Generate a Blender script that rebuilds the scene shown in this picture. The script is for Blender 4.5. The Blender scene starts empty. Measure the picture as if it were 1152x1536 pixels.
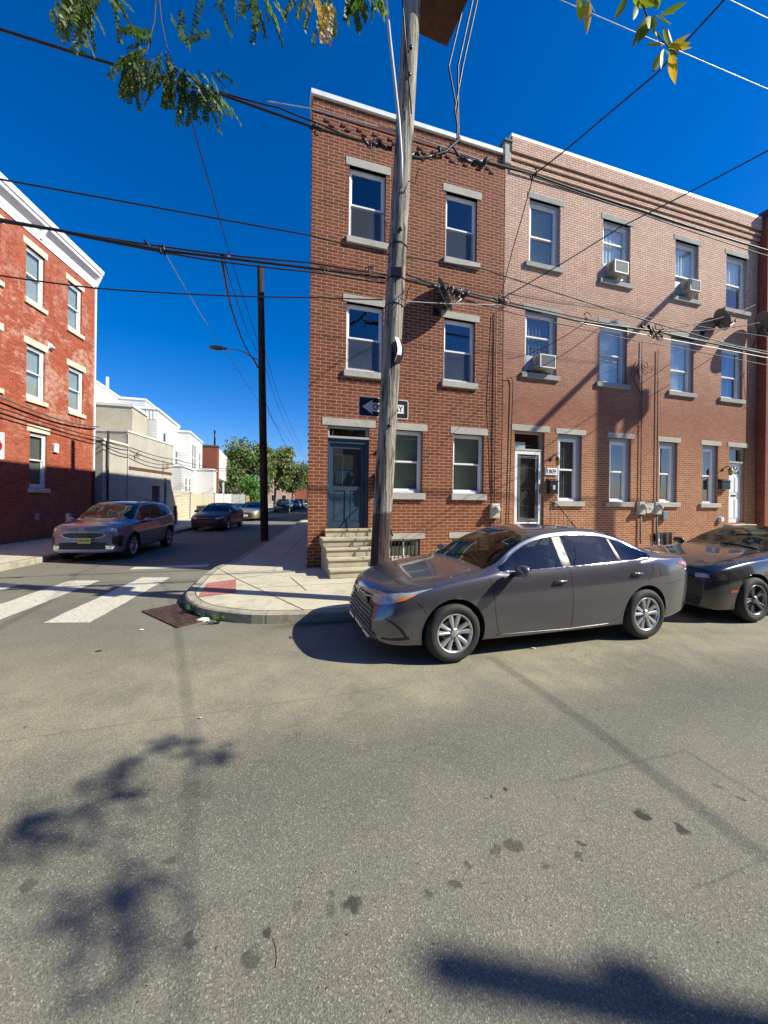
import bpy, bmesh, math, random
from mathutils import Vector, Matrix, noise
from mathutils.geometry import delaunay_2d_cdt
from mathutils.bvhtree import BVHTree
R = random.Random(7)
SC = bpy.context.scene
COL = SC.collection
# ---------------------------------------------------------------- camera model (used to turn measured photo points into places)
F, HZ, ROLL, CH = 577.0, 748.0, .012, 1.82
PHI = math.atan(577 / 1890)
U = Vector((math.cos(PHI), math.sin(PHI), 0)); N = Vector((-math.sin(PHI), math.cos(PHI), 0))
V = Vector((-.117, .993, 0)).normalized(); VL = Vector((V.y, -V.x, 0))
def ray(px, py):
    dx, dy = px - 576, HZ - py
    return Vector(((dx - dy * ROLL) / F, 1, (dx * ROLL + dy) / F))
CAM = Vector((0, 0, CH))
def at(px, py, Z): return CAM + ray(px, py) * Z
def gp(px, py, z=0.):
    d = ray(px, py); return CAM + d * ((z - CH) / d.z)
def atn(px, py, n):
    d = ray(px, py); return CAM + d * (n / d.dot(N))
def un(u, n, z=0.): return U * u + N * n + Vector((0, 0, z))
C0 = Vector((-1.803, 9.144, 0)); N0 = 9.272
FM = Matrix.Translation(C0) @ Matrix.Rotation(PHI, 4, 'Z')           # terrace frame: x along the front, y into the houses
LO = Vector((-13.25, 17.77, 0)); LM = Matrix.Translation(LO) @ Matrix.Rotation(math.atan2(V.y, V.x), 4, 'Z')  # side street frame
# ---------------------------------------------------------------- object helpers
def tag(o, label=None, cat=None, group=None, kind=None):
    if label: o['label'] = label
    if cat: o['category'] = cat
    if group: o['group'] = group
    if kind: o['kind'] = kind
    return o
def thing(name, label, cat, M=None, group=None):
    o = bpy.data.objects.new(name, None); COL.objects.link(o); o.empty_display_size = .2
    if M is not None: o.matrix_world = M
    return tag(o, label, cat, group)
def copy_tree(o, parent=None):
    c = o.copy(); COL.objects.link(c)
    if parent is not None: c.parent = parent
    for ch in [k for k in bpy.data.objects if k.parent == o]: copy_tree(ch, c)
    return c
class MB:
    def __init__(s): s.v = []; s.f = []; s.m = []; s.sm = []
    def add(s, vs, fs, m=0, sm=False, M=None):
        b = len(s.v)
        s.v += [tuple(M @ Vector(p)) if M is not None else tuple(p) for p in vs]
        for f in fs: s.f.append([b + i for i in f]); s.m.append(m); s.sm.append(sm)
        return s
    def box(s, x0, x1, y0, y1, z0, z1, m=0, M=None):
        vs = [(x, y, z) for z in (z0, z1) for y in (y0, y1) for x in (x0, x1)]
        return s.add(vs, [(0, 2, 3, 1), (4, 5, 7, 6), (0, 1, 5, 4), (2, 6, 7, 3), (0, 4, 6, 2), (1, 3, 7, 5)], m, False, M)
    def quad(s, a, b, c, d, m=0): return s.add([a, b, c, d], [(0, 1, 2, 3)], m)
    def prism(s, pts, z0, z1, m=0, M=None, bottom=True):
        n = len(pts)
        vs = [(p[0], p[1], z0) for p in pts] + [(p[0], p[1], z1) for p in pts]
        fs = [tuple(range(n, 2 * n))] + [(i, (i + 1) % n, n + (i + 1) % n, n + i) for i in range(n)]
        if bottom: fs.append(tuple(range(n - 1, -1, -1)))
        return s.add(vs, fs, m, False, M)
    def tube(s, pts, r, seg=8, m=0, cap=True, M=None, sm=True):
        pts = [Vector(p) for p in pts]; n = len(pts)
        rr = r if isinstance(r, (list, tuple)) else [r] * n
        t0 = (pts[1] - pts[0]).normalized()
        a = t0.cross(Vector((0, 0, 1)))
        if a.length < .01: a = t0.cross(Vector((1, 0, 0)))
        a.normalize(); vs = []
        for i, p in enumerate(pts):
            t = (pts[min(i + 1, n - 1)] - pts[max(i - 1, 0)]).normalized()
            a = (a - t * a.dot(t)); a.normalize(); b = t.cross(a)
            for k in range(seg):
                an = 2 * math.pi * k / seg
                vs.append(p + (a * math.cos(an) + b * math.sin(an)) * rr[i])
        fs = [(i * seg + k, i * seg + (k + 1) % seg, (i + 1) * seg + (k + 1) % seg, (i + 1) * seg + k) for i in range(n - 1) for k in range(seg)]
        s.add(vs, fs, m, sm, M)
        if cap: 
            b = len(s.v) - len(vs)
            s.f.append([b + k for k in range(seg - 1, -1, -1)]); s.m.append(m); s.sm.append(False)
            s.f.append([b + (n - 1) * seg + k for k in range(seg)]); s.m.append(m); s.sm.append(False)
        return s
    def lathe(s, prof, seg=24, m=0, M=None, sm=True):     # prof: (r, z) about local z
        vs = []; n = len(prof)
        for r, z in prof:
            for k in range(seg):
                a = 2 * math.pi * k / seg; vs.append((r * math.cos(a), r * math.sin(a), z))
        fs = [(i * seg + k, i * seg + (k + 1) % seg, (i + 1) * seg + (k + 1) % seg, (i + 1) * seg + k) for i in range(n - 1) for k in range(seg)]
        return s.add(vs, fs, m, sm, M)
    def build(s, name, mats, parent=None, bevel=0, weld=False, sharp=None):
        me = bpy.data.meshes.new(name)
        me.from_pydata(s.v, [], s.f)
        if not isinstance(mats, (list, tuple)): mats = [mats]
        for k in mats: me.materials.append(k)
        me.polygons.foreach_set('material_index', s.m); me.polygons.foreach_set('use_smooth', s.sm)
        if weld:
            bm = bmesh.new(); bm.from_mesh(me); bmesh.ops.remove_doubles(bm, verts=bm.verts, dist=.0005)
            bmesh.ops.recalc_face_normals(bm, faces=bm.faces); bm.to_mesh(me); bm.free()
        me.update()
        uv = me.uv_layers.new(name='UVMap')
        co = [v.co for v in me.vertices]
        for p in me.polygons:
            nn = p.normal
            if abs(nn.z) > .7: 
                for li, vi in zip(p.loop_indices, p.vertices): uv.data[li].uv = (co[vi].x, co[vi].y)
            else:
                t = Vector((-nn.y, nn.x, 0)).normalized()
                for li, vi in zip(p.loop_indices, p.vertices): uv.data[li].uv = (co[vi].dot(t), co[vi].z)
        if sharp: me.set_sharp_from_angle(angle=math.radians(sharp))
        o = bpy.data.objects.new(name, me); COL.objects.link(o)
        if parent is not None: o.parent = parent
        if bevel:
            b = o.modifiers.new('bev', 'BEVEL'); b.width = bevel; b.segments = 2; b.limit_method = 'ANGLE'
        return o
# ---------------------------------------------------------------- materials
class NT:
    def __init__(s, name):
        s.mat = bpy.data.materials.new(name); s.mat.use_nodes = True; s.t = s.mat.node_tree; s.t.nodes.clear()
        s.out = s.n('ShaderNodeOutputMaterial')
    def n(s, typ, **kw):
        nd = s.t.nodes.new(typ)
        for k, v in kw.items():
            if k in nd.inputs: nd.inputs[k].default_value = v
            else: setattr(nd, k, v)
        return nd
    def l(s, a, b): s.t.links.new(a, b)
    def setin(s, nd, key, val):
        if isinstance(val, bpy.types.NodeSocket): s.l(val, nd.inputs[key])
        else: nd.inputs[key].default_value = val
    def noise(s, vec, scale, detail=4, rough=.55, dist=0):
        nd = s.n('ShaderNodeTexNoise'); nd.inputs['Scale'].default_value = scale; nd.inputs['Detail'].default_value = detail
        nd.inputs['Roughness'].default_value = rough; nd.inputs['Distortion'].default_value = dist
        if vec is not None: s.l(vec, nd.inputs['Vector'])
        return nd.outputs['Fac']
    def ramp(s, fac, a, b, lo=0., hi=1.):
        nd = s.n('ShaderNodeMapRange'); nd.inputs['From Min'].default_value = a; nd.inputs['From Max'].default_value = b
        nd.inputs['To Min'].default_value = lo; nd.inputs['To Max'].default_value = hi; s.l(fac, nd.inputs['Value']); return nd.outputs[0]
    def mix(s, fac, a, b, mode='MIX'):
        nd = s.n('ShaderNodeMix', data_type='RGBA', blend_type=mode)
        for i, v in ((0, fac), (6, a), (7, b)):
            if isinstance(v, bpy.types.NodeSocket): s.l(v, nd.inputs[i])
            else: nd.inputs[i].default_value = (v if i == 0 else (*v, 1) if len(v) == 3 else v)
        return nd.outputs[2]
    def math(s, op, a, b=0., c=0.):
        nd = s.n('ShaderNodeMath', operation=op)
        for i, v in enumerate((a, b, c)):
            if isinstance(v, bpy.types.NodeSocket): s.l(v, nd.inputs[i])
            else: nd.inputs[i].default_value = v
        return nd.outputs[0]
    def bump(s, h, strength, dist=.01, nrm=None):
        nd = s.n('ShaderNodeBump'); nd.inputs['Strength'].default_value = strength; nd.inputs['Distance'].default_value = dist
        s.l(h, nd.inputs['Height'])
        if nrm is not None: s.l(nrm, nd.inputs['Normal'])
        return nd.outputs[0]
    def bsdf(s, color, rough=.6, metal=0., nrm=None, coat=0., spec=.5, **kw):
        nd = s.n('ShaderNodeBsdfPrincipled')
        if isinstance(color, bpy.types.NodeSocket): s.l(color, nd.inputs['Base Color'])
        else: nd.inputs['Base Color'].default_value = (*color, 1)
        s.setin(nd, 'Roughness', rough); s.setin(nd, 'Metallic', metal)
        nd.inputs['Coat Weight'].default_value = coat; nd.inputs['Coat Roughness'].default_value = kw.pop('coat_rough', .03)
        nd.inputs['Specular IOR Level'].default_value = spec
        for k, v in kw.items(): nd.inputs[k].default_value = v
        if nrm is not None: s.l(nrm, nd.inputs['Normal'])
        s.l(nd.outputs[0], s.out.inputs[0]); return nd
    def obj(s): return s.n('ShaderNodeTexCoord').outputs['Object']
    def uv(s): return s.n('ShaderNodeTexCoord').outputs['UV']
CACHE = {}
def mat(name, col, rough=.6, metal=0., var=.18, vs=6., bump=.15, bs=60., bd=.004, coat=0., spec=.5, dirt=None):
    if name in CACHE: return CACHE[name]
    t = NT(name); o = t.obj()
    n1 = t.ramp(t.noise(o, vs, 5), .3, .7)
    lo = tuple(c * (1 - var) for c in col); hi = tuple(min(1, c * (1 + var)) for c in col)
    c = t.mix(n1, lo, hi)
    if dirt:
        c = t.mix(t.ramp(t.noise(o, vs * .35, 6, .65), .5, .68, 0, dirt[1]), c, dirt[0])
    nr = t.bump(t.noise(o, bs, 4), bump, bd) if bump else None
    rg = t.ramp(t.noise(o, vs * 2, 3), .3, .7, max(0, rough - .08), min(1, rough + .08))
    t.bsdf(c, rg, metal, nr, coat, spec)
    CACHE[name] = t.mat; return t.mat
def brick(name, c1, c2, mortar, bw=.22, bh=.074, ms=.011, extra=None, bstr=.6, sat=.35):
    t = NT(name); uv = t.uv(); o = t.obj()
    wob = t.n('ShaderNodeTexNoise'); wob.inputs['Scale'].default_value = 3.; t.l(uv, wob.inputs['Vector'])
    vm = t.n('ShaderNodeVectorMath', operation='MULTIPLY_ADD'); t.l(wob.outputs['Color'], vm.inputs[0]); vm.inputs[1].default_value = (.012, .012, 0); t.l(uv, vm.inputs[2])
    b = t.n('ShaderNodeTexBrick'); t.l(vm.outputs[0], b.inputs['Vector'])
    b.inputs['Scale'].default_value = 1; b.inputs['Brick Width'].default_value = bw; b.inputs['Row Height'].default_value = bh
    b.inputs['Mortar Size'].default_value = ms; b.inputs['Mortar Smooth'].default_value = .3; b.inputs['Bias'].default_value = 0
    b.inputs['Color1'].default_value = (*c1, 1); b.inputs['Color2'].default_value = (*c2, 1)
    fac = b.outputs['Fac']
    ncol = t.ramp(t.noise(o, 9, 5, .7), .25, .75, 1 - sat, 1 + sat)
    vmul = t.n('ShaderNodeVectorMath', operation='SCALE'); t.l(b.outputs['Color'], vmul.inputs[0]); t.l(ncol, vmul.inputs['Scale'])
    base = vmul.outputs[0]
    # keep the mortar its own colour
    mcol = t.mix(t.noise(o, 20, 4), tuple(x * .75 for x in mortar), tuple(min(1, x * 1.15) for x in mortar))
    mp = t.n('ShaderNodeMapping'); mp.inputs['Scale'].default_value = (2.6, .22, 1); t.l(uv, mp.inputs[0])
    run = t.math('MULTIPLY', t.ramp(t.noise(mp.outputs[0], 1.6, 6, .75), .50, .72), .34)
    base = t.mix(run, base, tuple(x * .32 for x in c1)); mcol = t.mix(t.math('MULTIPLY', run, 1.3), mcol, tuple(x * .45 for x in mortar))
    if extra: base, mcol = extra(t, o, uv, base, mcol, fac)
    c = t.mix(fac, base, mcol)
    inv = t.math('SUBTRACT', 1., fac)
    h = t.math('ADD', inv, t.math('MULTIPLY', t.noise(o, 45, 5, .7), .35))
    t.bsdf(c, .85, 0, t.bump(h, bstr, .012), 0, .3)
    return t.mat
def glass(name, tint=.55, f0=.1, col=(.9, 1, .97), rough=.008, wav=.0):
    t = NT(name)
    gl = t.n('ShaderNodeBsdfGlossy'); gl.inputs['Roughness'].default_value = rough; gl.inputs['Color'].default_value = (.95, .97, 1, 1)
    ge = t.n('ShaderNodeNewGeometry'); nrm = ge.outputs['Normal']
    if wav: nrm = t.bump(t.noise(t.obj(), 1.3, 1), wav, .02); t.l(nrm, gl.inputs['Normal'])
    d = t.n('ShaderNodeVectorMath', operation='DOT_PRODUCT'); t.l(ge.outputs['Incoming'], d.inputs[0]); t.l(nrm, d.inputs[1])
    k = t.math('POWER', t.math('SUBTRACT', 1., t.math('MINIMUM', t.math('ABSOLUTE', d.outputs['Value']), 1.)), 5.)
    fr = t.math('ADD', t.math('MULTIPLY', k, 1 - f0), f0)
    tr = t.n('ShaderNodeBsdfTransparent'); tr.inputs['Color'].default_value = (*[c * tint for c in col], 1)
    m = t.n('ShaderNodeMixShader'); t.l(fr, m.inputs[0]); t.l(tr.outputs[0], m.inputs[1]); t.l(gl.outputs[0], m.inputs[2])
    t.l(m.outputs[0], t.out.inputs[0]); return t.mat
def paint(name, col, metal=.55, rough=.32, coat=1., flake=.25, dust=0.):
    t = NT(name); o = t.obj()
    fl = t.noise(o, 900, 2)
    c = t.mix(t.ramp(fl, .35, .65), tuple(x * (1 - flake) for x in col), tuple(x * (1 + flake) for x in col))
    rg = rough
    if dust:
        d = t.ramp(t.noise(o, 2.2, 6, .7), .35, .75, 0, dust)
        sx = t.n('ShaderNodeSeparateXYZ'); t.l(o, sx.inputs[0])
        low = t.ramp(sx.outputs['Z'], .15, .6, dust * 1.2, 0)
        d = t.math('ADD', d, low)
        c = t.mix(d, c, (.2, .18, .15)); rg = t.math('ADD', rough, t.math('MULTIPLY', d, .5))
    t.bsdf(c, rg, metal, None, coat, .5, coat_rough=.02)
    return t.mat
def emis(name, col, s):
    t = NT(name); e = t.n('ShaderNodeEmission'); e.inputs[0].default_value = (*col, 1); e.inputs[1].default_value = s
    t.l(e.outputs[0], t.out.inputs[0]); return t.mat

# asphalt ---------------------------------------------------------
def asphalt():
    t = NT('asphalt'); o = t.obj()
    big = t.noise(o, .35, 5, .6); mid = t.noise(o, 2.3, 5, .65)
    c = t.mix(t.ramp(big, .35, .65), (.116, .116, .095), (.186, .183, .148))
    c = t.mix(t.ramp(mid, .3, .75, 0, .55), c, (.21, .20, .150))
    # dusty sandy band beside the parked cars and along the gutter
    sep = t.n('ShaderNodeSeparateXYZ'); t.l(o, sep.inputs[0])
    nn = t.math('ADD', t.math('MULTIPLY', sep.outputs[0], N.x), t.math('MULTIPLY', sep.outputs[1], N.y))
    nw = t.math('ADD', nn, t.math('MULTIPLY', t.math('SUBTRACT', t.noise(o, .8, 4, .6), .5), 1.6))
    band = t.math('MULTIPLY', t.ramp(nw, 2.7, 3.5), t.ramp(nw, 6.0, 4.4))
    band = t.math('MULTIPLY', band, t.ramp(t.noise(o, 1.6, 6, .7), .28, .62))
    c = t.mix(t.math('MULTIPLY', band, .75), c, (.32, .285, .195))
    # darker worn wheel track
    trk = t.math('MULTIPLY', t.ramp(nw, 1.9, 2.4), t.ramp(nw, 3.2, 2.7))
    c = t.mix(t.math('MULTIPLY', trk, .35), c, (.10, .10, .08))
    lane = t.math('MULTIPLY', t.ramp(t.math('ABSOLUTE', t.math('SUBTRACT', nw, 1.55)), .75, .25), t.ramp(t.noise(o, .9, 4, .6), .3, .7, .2, .8))
    c = t.mix(t.math('MULTIPLY', lane, .45), c, (.20, .19, .155))
    # aggregate
    vo = t.n('ShaderNodeTexVoronoi'); vo.inputs['Scale'].default_value = 175.; t.l(o, vo.inputs['Vector'])
    sp = t.n('ShaderNodeSeparateColor'); t.l(vo.outputs['Color'], sp.inputs[0])
    stone = t.ramp(sp.outputs[0], 0, 1, .66, 1.26)
    vm = t.n('ShaderNodeVectorMath', operation='SCALE'); t.l(c, vm.inputs[0]); t.l(stone, vm.inputs['Scale']); c = vm.outputs[0]
    bright = t.math('MULTIPLY', t.ramp(sp.outputs[1], .92, .98), .5)
    c = t.mix(bright, c, (.50, .47, .37))
    # oil drips
    ow = t.n('ShaderNodeTexNoise'); ow.inputs['Scale'].default_value = 14.; t.l(o, ow.inputs['Vector'])
    wv = t.n('ShaderNodeVectorMath', operation='MULTIPLY_ADD'); t.l(ow.outputs['Color'], wv.inputs[0]); wv.inputs[1].default_value = (.12, .12, 0); t.l(o, wv.inputs[2])
    acc = None
    for (px, py, r, k) in [(530, 1358, .045, .8), (375, 1438, .045, .6), (398, 1405, .03, .8), (288, 1408, .035, .6), (260, 1287, .04, .6), (963, 1223, .055, .9), (1022, 1242, .035, .85),
            (770, 1268, .05, .6), (745, 1278, .035, .5), (700, 1300, .03, .5), (683, 1328, .035, .6), (645, 1343, .03, .55), (820, 1300, .03, .5), (868, 1283, .03, .6), (874, 1268, .022, .7), (495, 1342, .03, .5),
            (447, 1358, .035, .35), (495, 1365, .03, .4), (758, 1185, .025, .9), (733, 1195, .018, .8), (1075, 1178, .03, .4), (1110, 1195, .02, .7), (40, 1330, .04, .5), (450, 1100, .03, .3), (40, 1090, .03, .6)]:
        g = gp(px, py)
        d = t.n('ShaderNodeVectorMath', operation='DISTANCE'); t.l(wv.outputs[0], d.inputs[0]); d.inputs[1].default_value = (g.x + .06, g.y + .06, 0)
        s_ = t.ramp(d.outputs['Value'], r, r * .6, 0, k)
        acc = s_ if acc is None else t.math('MAXIMUM', acc, s_)
    c = t.mix(acc, c, (.028, .028, .024))
    # old trench cut with sealed edges
    uu = t.math('ADD', t.math('MULTIPLY', sep.outputs[0], U.x), t.math('MULTIPLY', sep.outputs[1], U.y))
    wob = t.math('MULTIPLY', t.math('SUBTRACT', t.noise(o, 7, 3), .5), .05)
    def line(coord, v, w, a0=None, a=None, b=None):
        d = t.math('ABSOLUTE', t.math('SUBTRACT', t.math('ADD', coord, wob), v)); l = t.ramp(d, w, w * .3)
        if a0 is not None: l = t.math('MULTIPLY', l, t.math('MULTIPLY', t.ramp(a0, a, a + .05), t.ramp(a0, b + .05, b)))
        return l
    ln = line(uu, 2.95, .02, nn, 1.2, 2.05); ln = t.math('MAXIMUM', ln, line(nn, 2.05, .018, uu, 1.8, 2.95)); ln = t.math('MAXIMUM', ln, line(nn, 1.3, .012, uu, 1.9, 2.95))
    ln = t.math('MAXIMUM', ln, line(nn, 3.52, .012, uu, -9, 1.2))
    c = t.mix(t.math('MULTIPLY', ln, .28), c, (.035, .035, .033))
    gut = t.math('MULTIPLY', t.math('MULTIPLY', t.ramp(nn, 5.42, 5.6), t.ramp(nn, 5.72, 5.66)), t.ramp(uu, -.2, .3)); c = t.mix(t.math('MULTIPLY', gut, .55), c, (.05, .045, .035))
    # random cracks
    vc = t.n('ShaderNodeTexVoronoi', feature='DISTANCE_TO_EDGE'); vc.inputs['Scale'].default_value = .55
    dd = t.n('ShaderNodeVectorMath', operation='MULTIPLY_ADD'); nz = t.n('ShaderNodeTexNoise'); nz.inputs['Scale'].default_value = 2.; nz.inputs['Detail'].default_value = 6.; t.l(o, nz.inputs['Vector'])
    t.l(nz.outputs['Color'], dd.inputs[0]); dd.inputs[1].default_value = (.9, .9, 0); t.l(o, dd.inputs[2]); t.l(dd.outputs[0], vc.inputs['Vector'])
    ck = t.math('MULTIPLY', t.ramp(vc.outputs['Distance'], .006, .001), t.ramp(t.noise(o, .5, 2), .5, .56))
    c = t.mix(t.math('MULTIPLY', ck, .28), c, (.03, .03, .03))
    h = t.math('ADD', t.math('MULTIPLY', vo.outputs['Distance'], 1.), t.math('MULTIPLY', t.noise(o, 330, 3), .5))
    t.bsdf(c, .82, 0, t.bump(h, .42, .005), 0, .3)
    return t.mat
def concrete(name, a, b, stain=(.12, .11, .09), crack=True, st=.5):
    t = NT(name); o = t.obj()
    c = t.mix(t.ramp(t.noise(o, 1.1, 6, .65), .3, .7), a, b)
    c = t.mix(t.ramp(t.noise(o, 4, 6, .75), .52, .75, 0, st), c, stain)
    c = t.mix(t.ramp(t.noise(o, 160, 3), .35, .75, 0, .28), c, (.1, .095, .08)); c = t.mix(t.ramp(t.noise(o, .5, 7, .75), .52, .66, 0, .3), c, tuple(x * .55 for x in a))
    t.bsdf(c, .85, 0, t.bump(t.noise(o, 120, 5, .7), .35, .004), 0, .3)
    return t.mat
ASPH = asphalt()
CONC = concrete('sidewalk_concrete', (.46, .43, .32), (.60, .56, .43))
KERB = concrete('kerb_concrete', (.30, .275, .21), (.43, .395, .30), (.10, .095, .08), st=.75)
STEPC = concrete('step_stone', (.43, .38, .27), (.55, .50, .36), (.2, .16, .1), st=.35)
LINT = concrete('lintel_stone', (.40, .39, .34), (.52, .50, .44), (.2, .18, .14), st=.45)
LINTB = concrete('grey_stone', (.30, .31, .29), (.40, .41, .38), (.15, .14, .12), st=.45)
WHITE = mat('white_vinyl', (.80, .81, .82), .35, var=.04, bump=0)
WOODW = mat('white_wood', (.72, .72, .70), .5, var=.08, vs=9, bump=.1, dirt=((.4, .38, .34), .35))
GREYT = mat('grey_trim', (.36, .38, .42), .5, var=.06, bump=.05)
COPE = mat('white_coping', (.78, .80, .80), .4, var=.05, bump=.05, dirt=((.45, .45, .42), .3))
DARK = mat('dark_interior', (.015, .016, .018), .9, bump=0)
BLACKM = mat('black_metal', (.018, .018, .02), .4, .2, bump=.1)
BLACKP = mat('black_plastic', (.02, .02, .022), .5, bump=.1)
CABLE = mat('cable_rubber', (.012, .012, .014), .5, bump=.1)
GALV = mat('galvanised_steel', (.42, .44, .46), .45, .6, bump=.1)
CHROME = mat('chrome', (.8, .8, .82), .08, 1., var=.02, bump=0)
RUBBER = mat('tyre_rubber', (.022, .022, .022), .75, var=.25, bump=.3, bs=90)
ALLOY = mat('alloy_silver', (.62, .63, .65), .28, .75, var=.06, bump=0)
ALLOYD = mat('alloy_dark', (.25, .25, .26), .3, .75, var=.06, bump=0)
GWIN = glass('window_glass', .84, .14, wav=.12)
GCAR = glass('car_glass', .42, .07, (.8, 1, .9))
GLAMP = glass('lamp_glass', .85, .05)
SCREEN = mat('insect_screen', (.045, .048, .052), .7, bump=.3, bs=300)
BLIND = mat('pale_blind', (.33, .39, .34), .7, var=.05, bump=0)
CURT = mat('curtain_cloth', (.15, .155, .16), .9, var=.2, vs=14, bump=.3, bs=12, bd=.03)
def conv_text(txt, size, parent_M, mat_, name, parent, depth=.003, bold=0., align='CENTER'):
    cu = bpy.data.curves.new(name, 'FONT'); cu.body = txt; cu.size = size; cu.extrude = depth; cu.offset = bold; cu.align_x = align; cu.align_y = 'CENTER'
    tmp = bpy.data.objects.new('tmp_text', cu); COL.objects.link(tmp)
    dg = bpy.context.evaluated_depsgraph_get(); me = bpy.data.meshes.new_from_object(tmp.evaluated_get(dg))
    bpy.data.objects.remove(tmp); me.name = name; me.transform(parent_M); me.materials.clear(); me.materials.append(mat_)
    o = bpy.data.objects.new(name, me); COL.objects.link(o); o.parent = parent; return o
# ---------------------------------------------------------------- ground
def struct(mb, name, mats, **k): return tag(mb.build(name, mats, **k), kind='structure')
g = MB(); g.add([(-300, -120, 0), (300, -120, 0), (300, 400, 0), (-300, 400, 0)], [(0, 1, 2, 3)])
struct(g, 'road', ASPH)
def fillet(A, dA, B, dB, r_t, n=10):
    # corner of line through A (dir dA, arriving) and line through B (dir dB, leaving); quadratic curve with tangent length r_t
    den = dA.x * dB.y - dA.y * dB.x; w = B - A
    s = (w.x * dB.y - w.y * dB.x) / den; P = A + dA * s
    p0, p2 = P - dA * r_t, P + dB * r_t
    return [(p0 * (1 - k / n) ** 2 + P * 2 * (k / n) * (1 - k / n) + p2 * (k / n) ** 2) for k in range(n + 1)]
def offset_path(pts, d):
    out = []
    for i, p in enumerate(pts):
        t = (pts[min(i + 1, len(pts) - 1)] - pts[max(i - 1, 0)]).normalized(); out.append(p + Vector((t.y, -t.x, 0)) * d)
    return out
def pavement(path, inner_far, name, top=.15, joints=()):
    """path runs with the pavement on its right-hand side"""
    k1 = offset_path(path, .16)
    kb = MB(); n = len(path)
    for i in range(n - 1):
        a, b, c, d = path[i], path[i + 1], k1[i + 1], k1[i]
        up = Vector((0, 0, top)); lo = Vector((0, 0, -.05)); ch = offset_path(path, .025)
        kb.quad(a + lo, b + lo, b + up - Vector((0, 0, .02)), a + up - Vector((0, 0, .02)))
        kb.quad(a + up - Vector((0, 0, .02)), b + up - Vector((0, 0, .02)), ch[i + 1] + up, ch[i] + up)
        kb.quad(ch[i] + up, ch[i + 1] + up, c + up, d + up)
    acc = 0.
    for i in range(n - 1):
        a, b = path[i], path[i + 1]; L_ = (b - a).length; s_ = 1.5 - acc
        while s_ < L_ and L_ < 30:
            p_ = a.lerp(b, s_ / L_); t_ = (b - a).normalized(); o_ = Vector((t_.y, -t_.x, 0)); w_ = t_ * .005
            kb.add([p_ - o_ * .003 - w_ + Vector((0, 0, .0)), p_ - o_ * .003 + w_, p_ - o_ * .003 + w_ + Vector((0, 0, top - .02)), p_ - o_ * .003 - w_ + Vector((0, 0, top - .02))], [(0, 1, 2, 3)], 1)
            kb.add([p_ - w_ + Vector((0, 0, top + .001)), p_ + w_ + Vector((0, 0, top + .001)), p_ + w_ + o_ * .16 + Vector((0, 0, top + .001)), p_ - w_ + o_ * .16 + Vector((0, 0, top + .001))], [(0, 1, 2, 3)], 1)
            s_ += 1.5
        acc = (acc + L_) % 1.5
    struct(kb, 'kerb', [KERB, mat('joint_dark', (.07, .065, .055), .9, bump=0)])
    sw = MB(); pts = [(p.x, p.y) for p in k1] + [(p.x, p.y) for p in inner_far]
    vs = [Vector(p) for p in pts]; ed = [(i, (i + 1) % len(vs)) for i in range(len(vs))]
    r = delaunay_2d_cdt(vs, ed, [], 1, 1e-6)
    sw.add([(p.x, p.y, top - .002) for p in r[0]], [tuple(f) for f in r[2]], 0)
    jm = mat('joint_dark', (.07, .065, .055), .9, bump=0)
    def strip(p, q, w, m, z):
        t = (q - p).normalized(); s_ = Vector((t.y, -t.x, 0)) * w / 2
        sw.add([p - s_ + Vector((0, 0, z)), p + s_ + Vector((0, 0, z)), q + s_ + Vector((0, 0, z)), q - s_ + Vector((0, 0, z))], [(0, 1, 2, 3)], m)
    for i in range(n - 1): strip(k1[i], k1[i + 1], .016, 1, top + .002)
    for p, q, w in joints: strip(p, q, w, 1, top + .003)
    return struct(sw, 'sidewalk', [CONC, jm], weld=False)
EC = Vector((-3.72, 8.0, 0)); KN = 5.65
c1 = [gp(x, y, .15) for x, y in ((322, 850), (305, 862), (292, 874), (282, 883.5), (277.5, 892), (285, 902), (305, 911), (351, 918), (394, 920.6), (470, 919), (525, 916))]
for q in c1: q.z = 0
def smooth(P, k=3):
    out = []
    for i in range(len(P) - 1):
        a, b, c, d = P[max(i - 1, 0)], P[i], P[i + 1], P[min(i + 2, len(P) - 1)]
        for j in range(k): t = j / k; out.append(.5 * (2 * b + (c - a) * t + (2 * a - 5 * b + 4 * c - d) * t * t + (3 * b - a - 3 * c + d) * t ** 3))
    return out + [P[-1]]
path = [EC + V * 120] + [EC + V * s_ for s_ in (60, 30, 15, 8, 4, 2)] + smooth(c1) + [un(x, KN) for x in (3, 8, 16, 60)]
path_r = path[::-1]
# the pavement is on the right of a path that runs toward the camera and then along the street? -> reverse so it is
path_r = path[::-1]
js = []
wl = lambda y: FM @ Vector((.181 * y, y, 0))
for s_ in (1.9, 4.6, 7.4, 10.2, 13, 15.8): js.append((un(s_, KN + .17), un(s_, N0 - .02), .014))
js.append((un(-.3, 7.45), un(14, 7.45), .012))
for s_ in (3.2, 6.2, 9.2, 12.2, 15.2, 18.2, 21.2, 25, 29, 33):
    p = EC + V * s_; js.append((p + VL * .17, p + VL * 2.0, .014))
js.append((EC + V * 2.6 + VL * 1.25, EC + V * 60 + VL * 1.25, .012))
js.append((un(.55, KN + .17), gp(355, 868, .15), .014)); js.append((gp(355, 868, .15), gp(323, 850, .15), .014)); js.append((gp(355, 868, .15), un(.95, 9.2), .014)); js.append((gp(436, 866, .15), gp(460, 886, .15), .014))
for j in range(len(js)): js[j] = (Vector((js[j][0].x, js[j][0].y, 0)), Vector((js[j][1].x, js[j][1].y, 0)), js[j][2])
pavement(path_r[::-1] if False else path_r[::-1], [un(60, 40), EC + V * 120 + VL * 8], 'sidewalk', joints=js) if False else None
def side(path, test):
    k = offset_path(path, .5); return (k[len(k) // 2] - test).length < (path[len(path) // 2] - test).length
pp = path if side(path, un(8, 9)) else path_r
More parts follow.
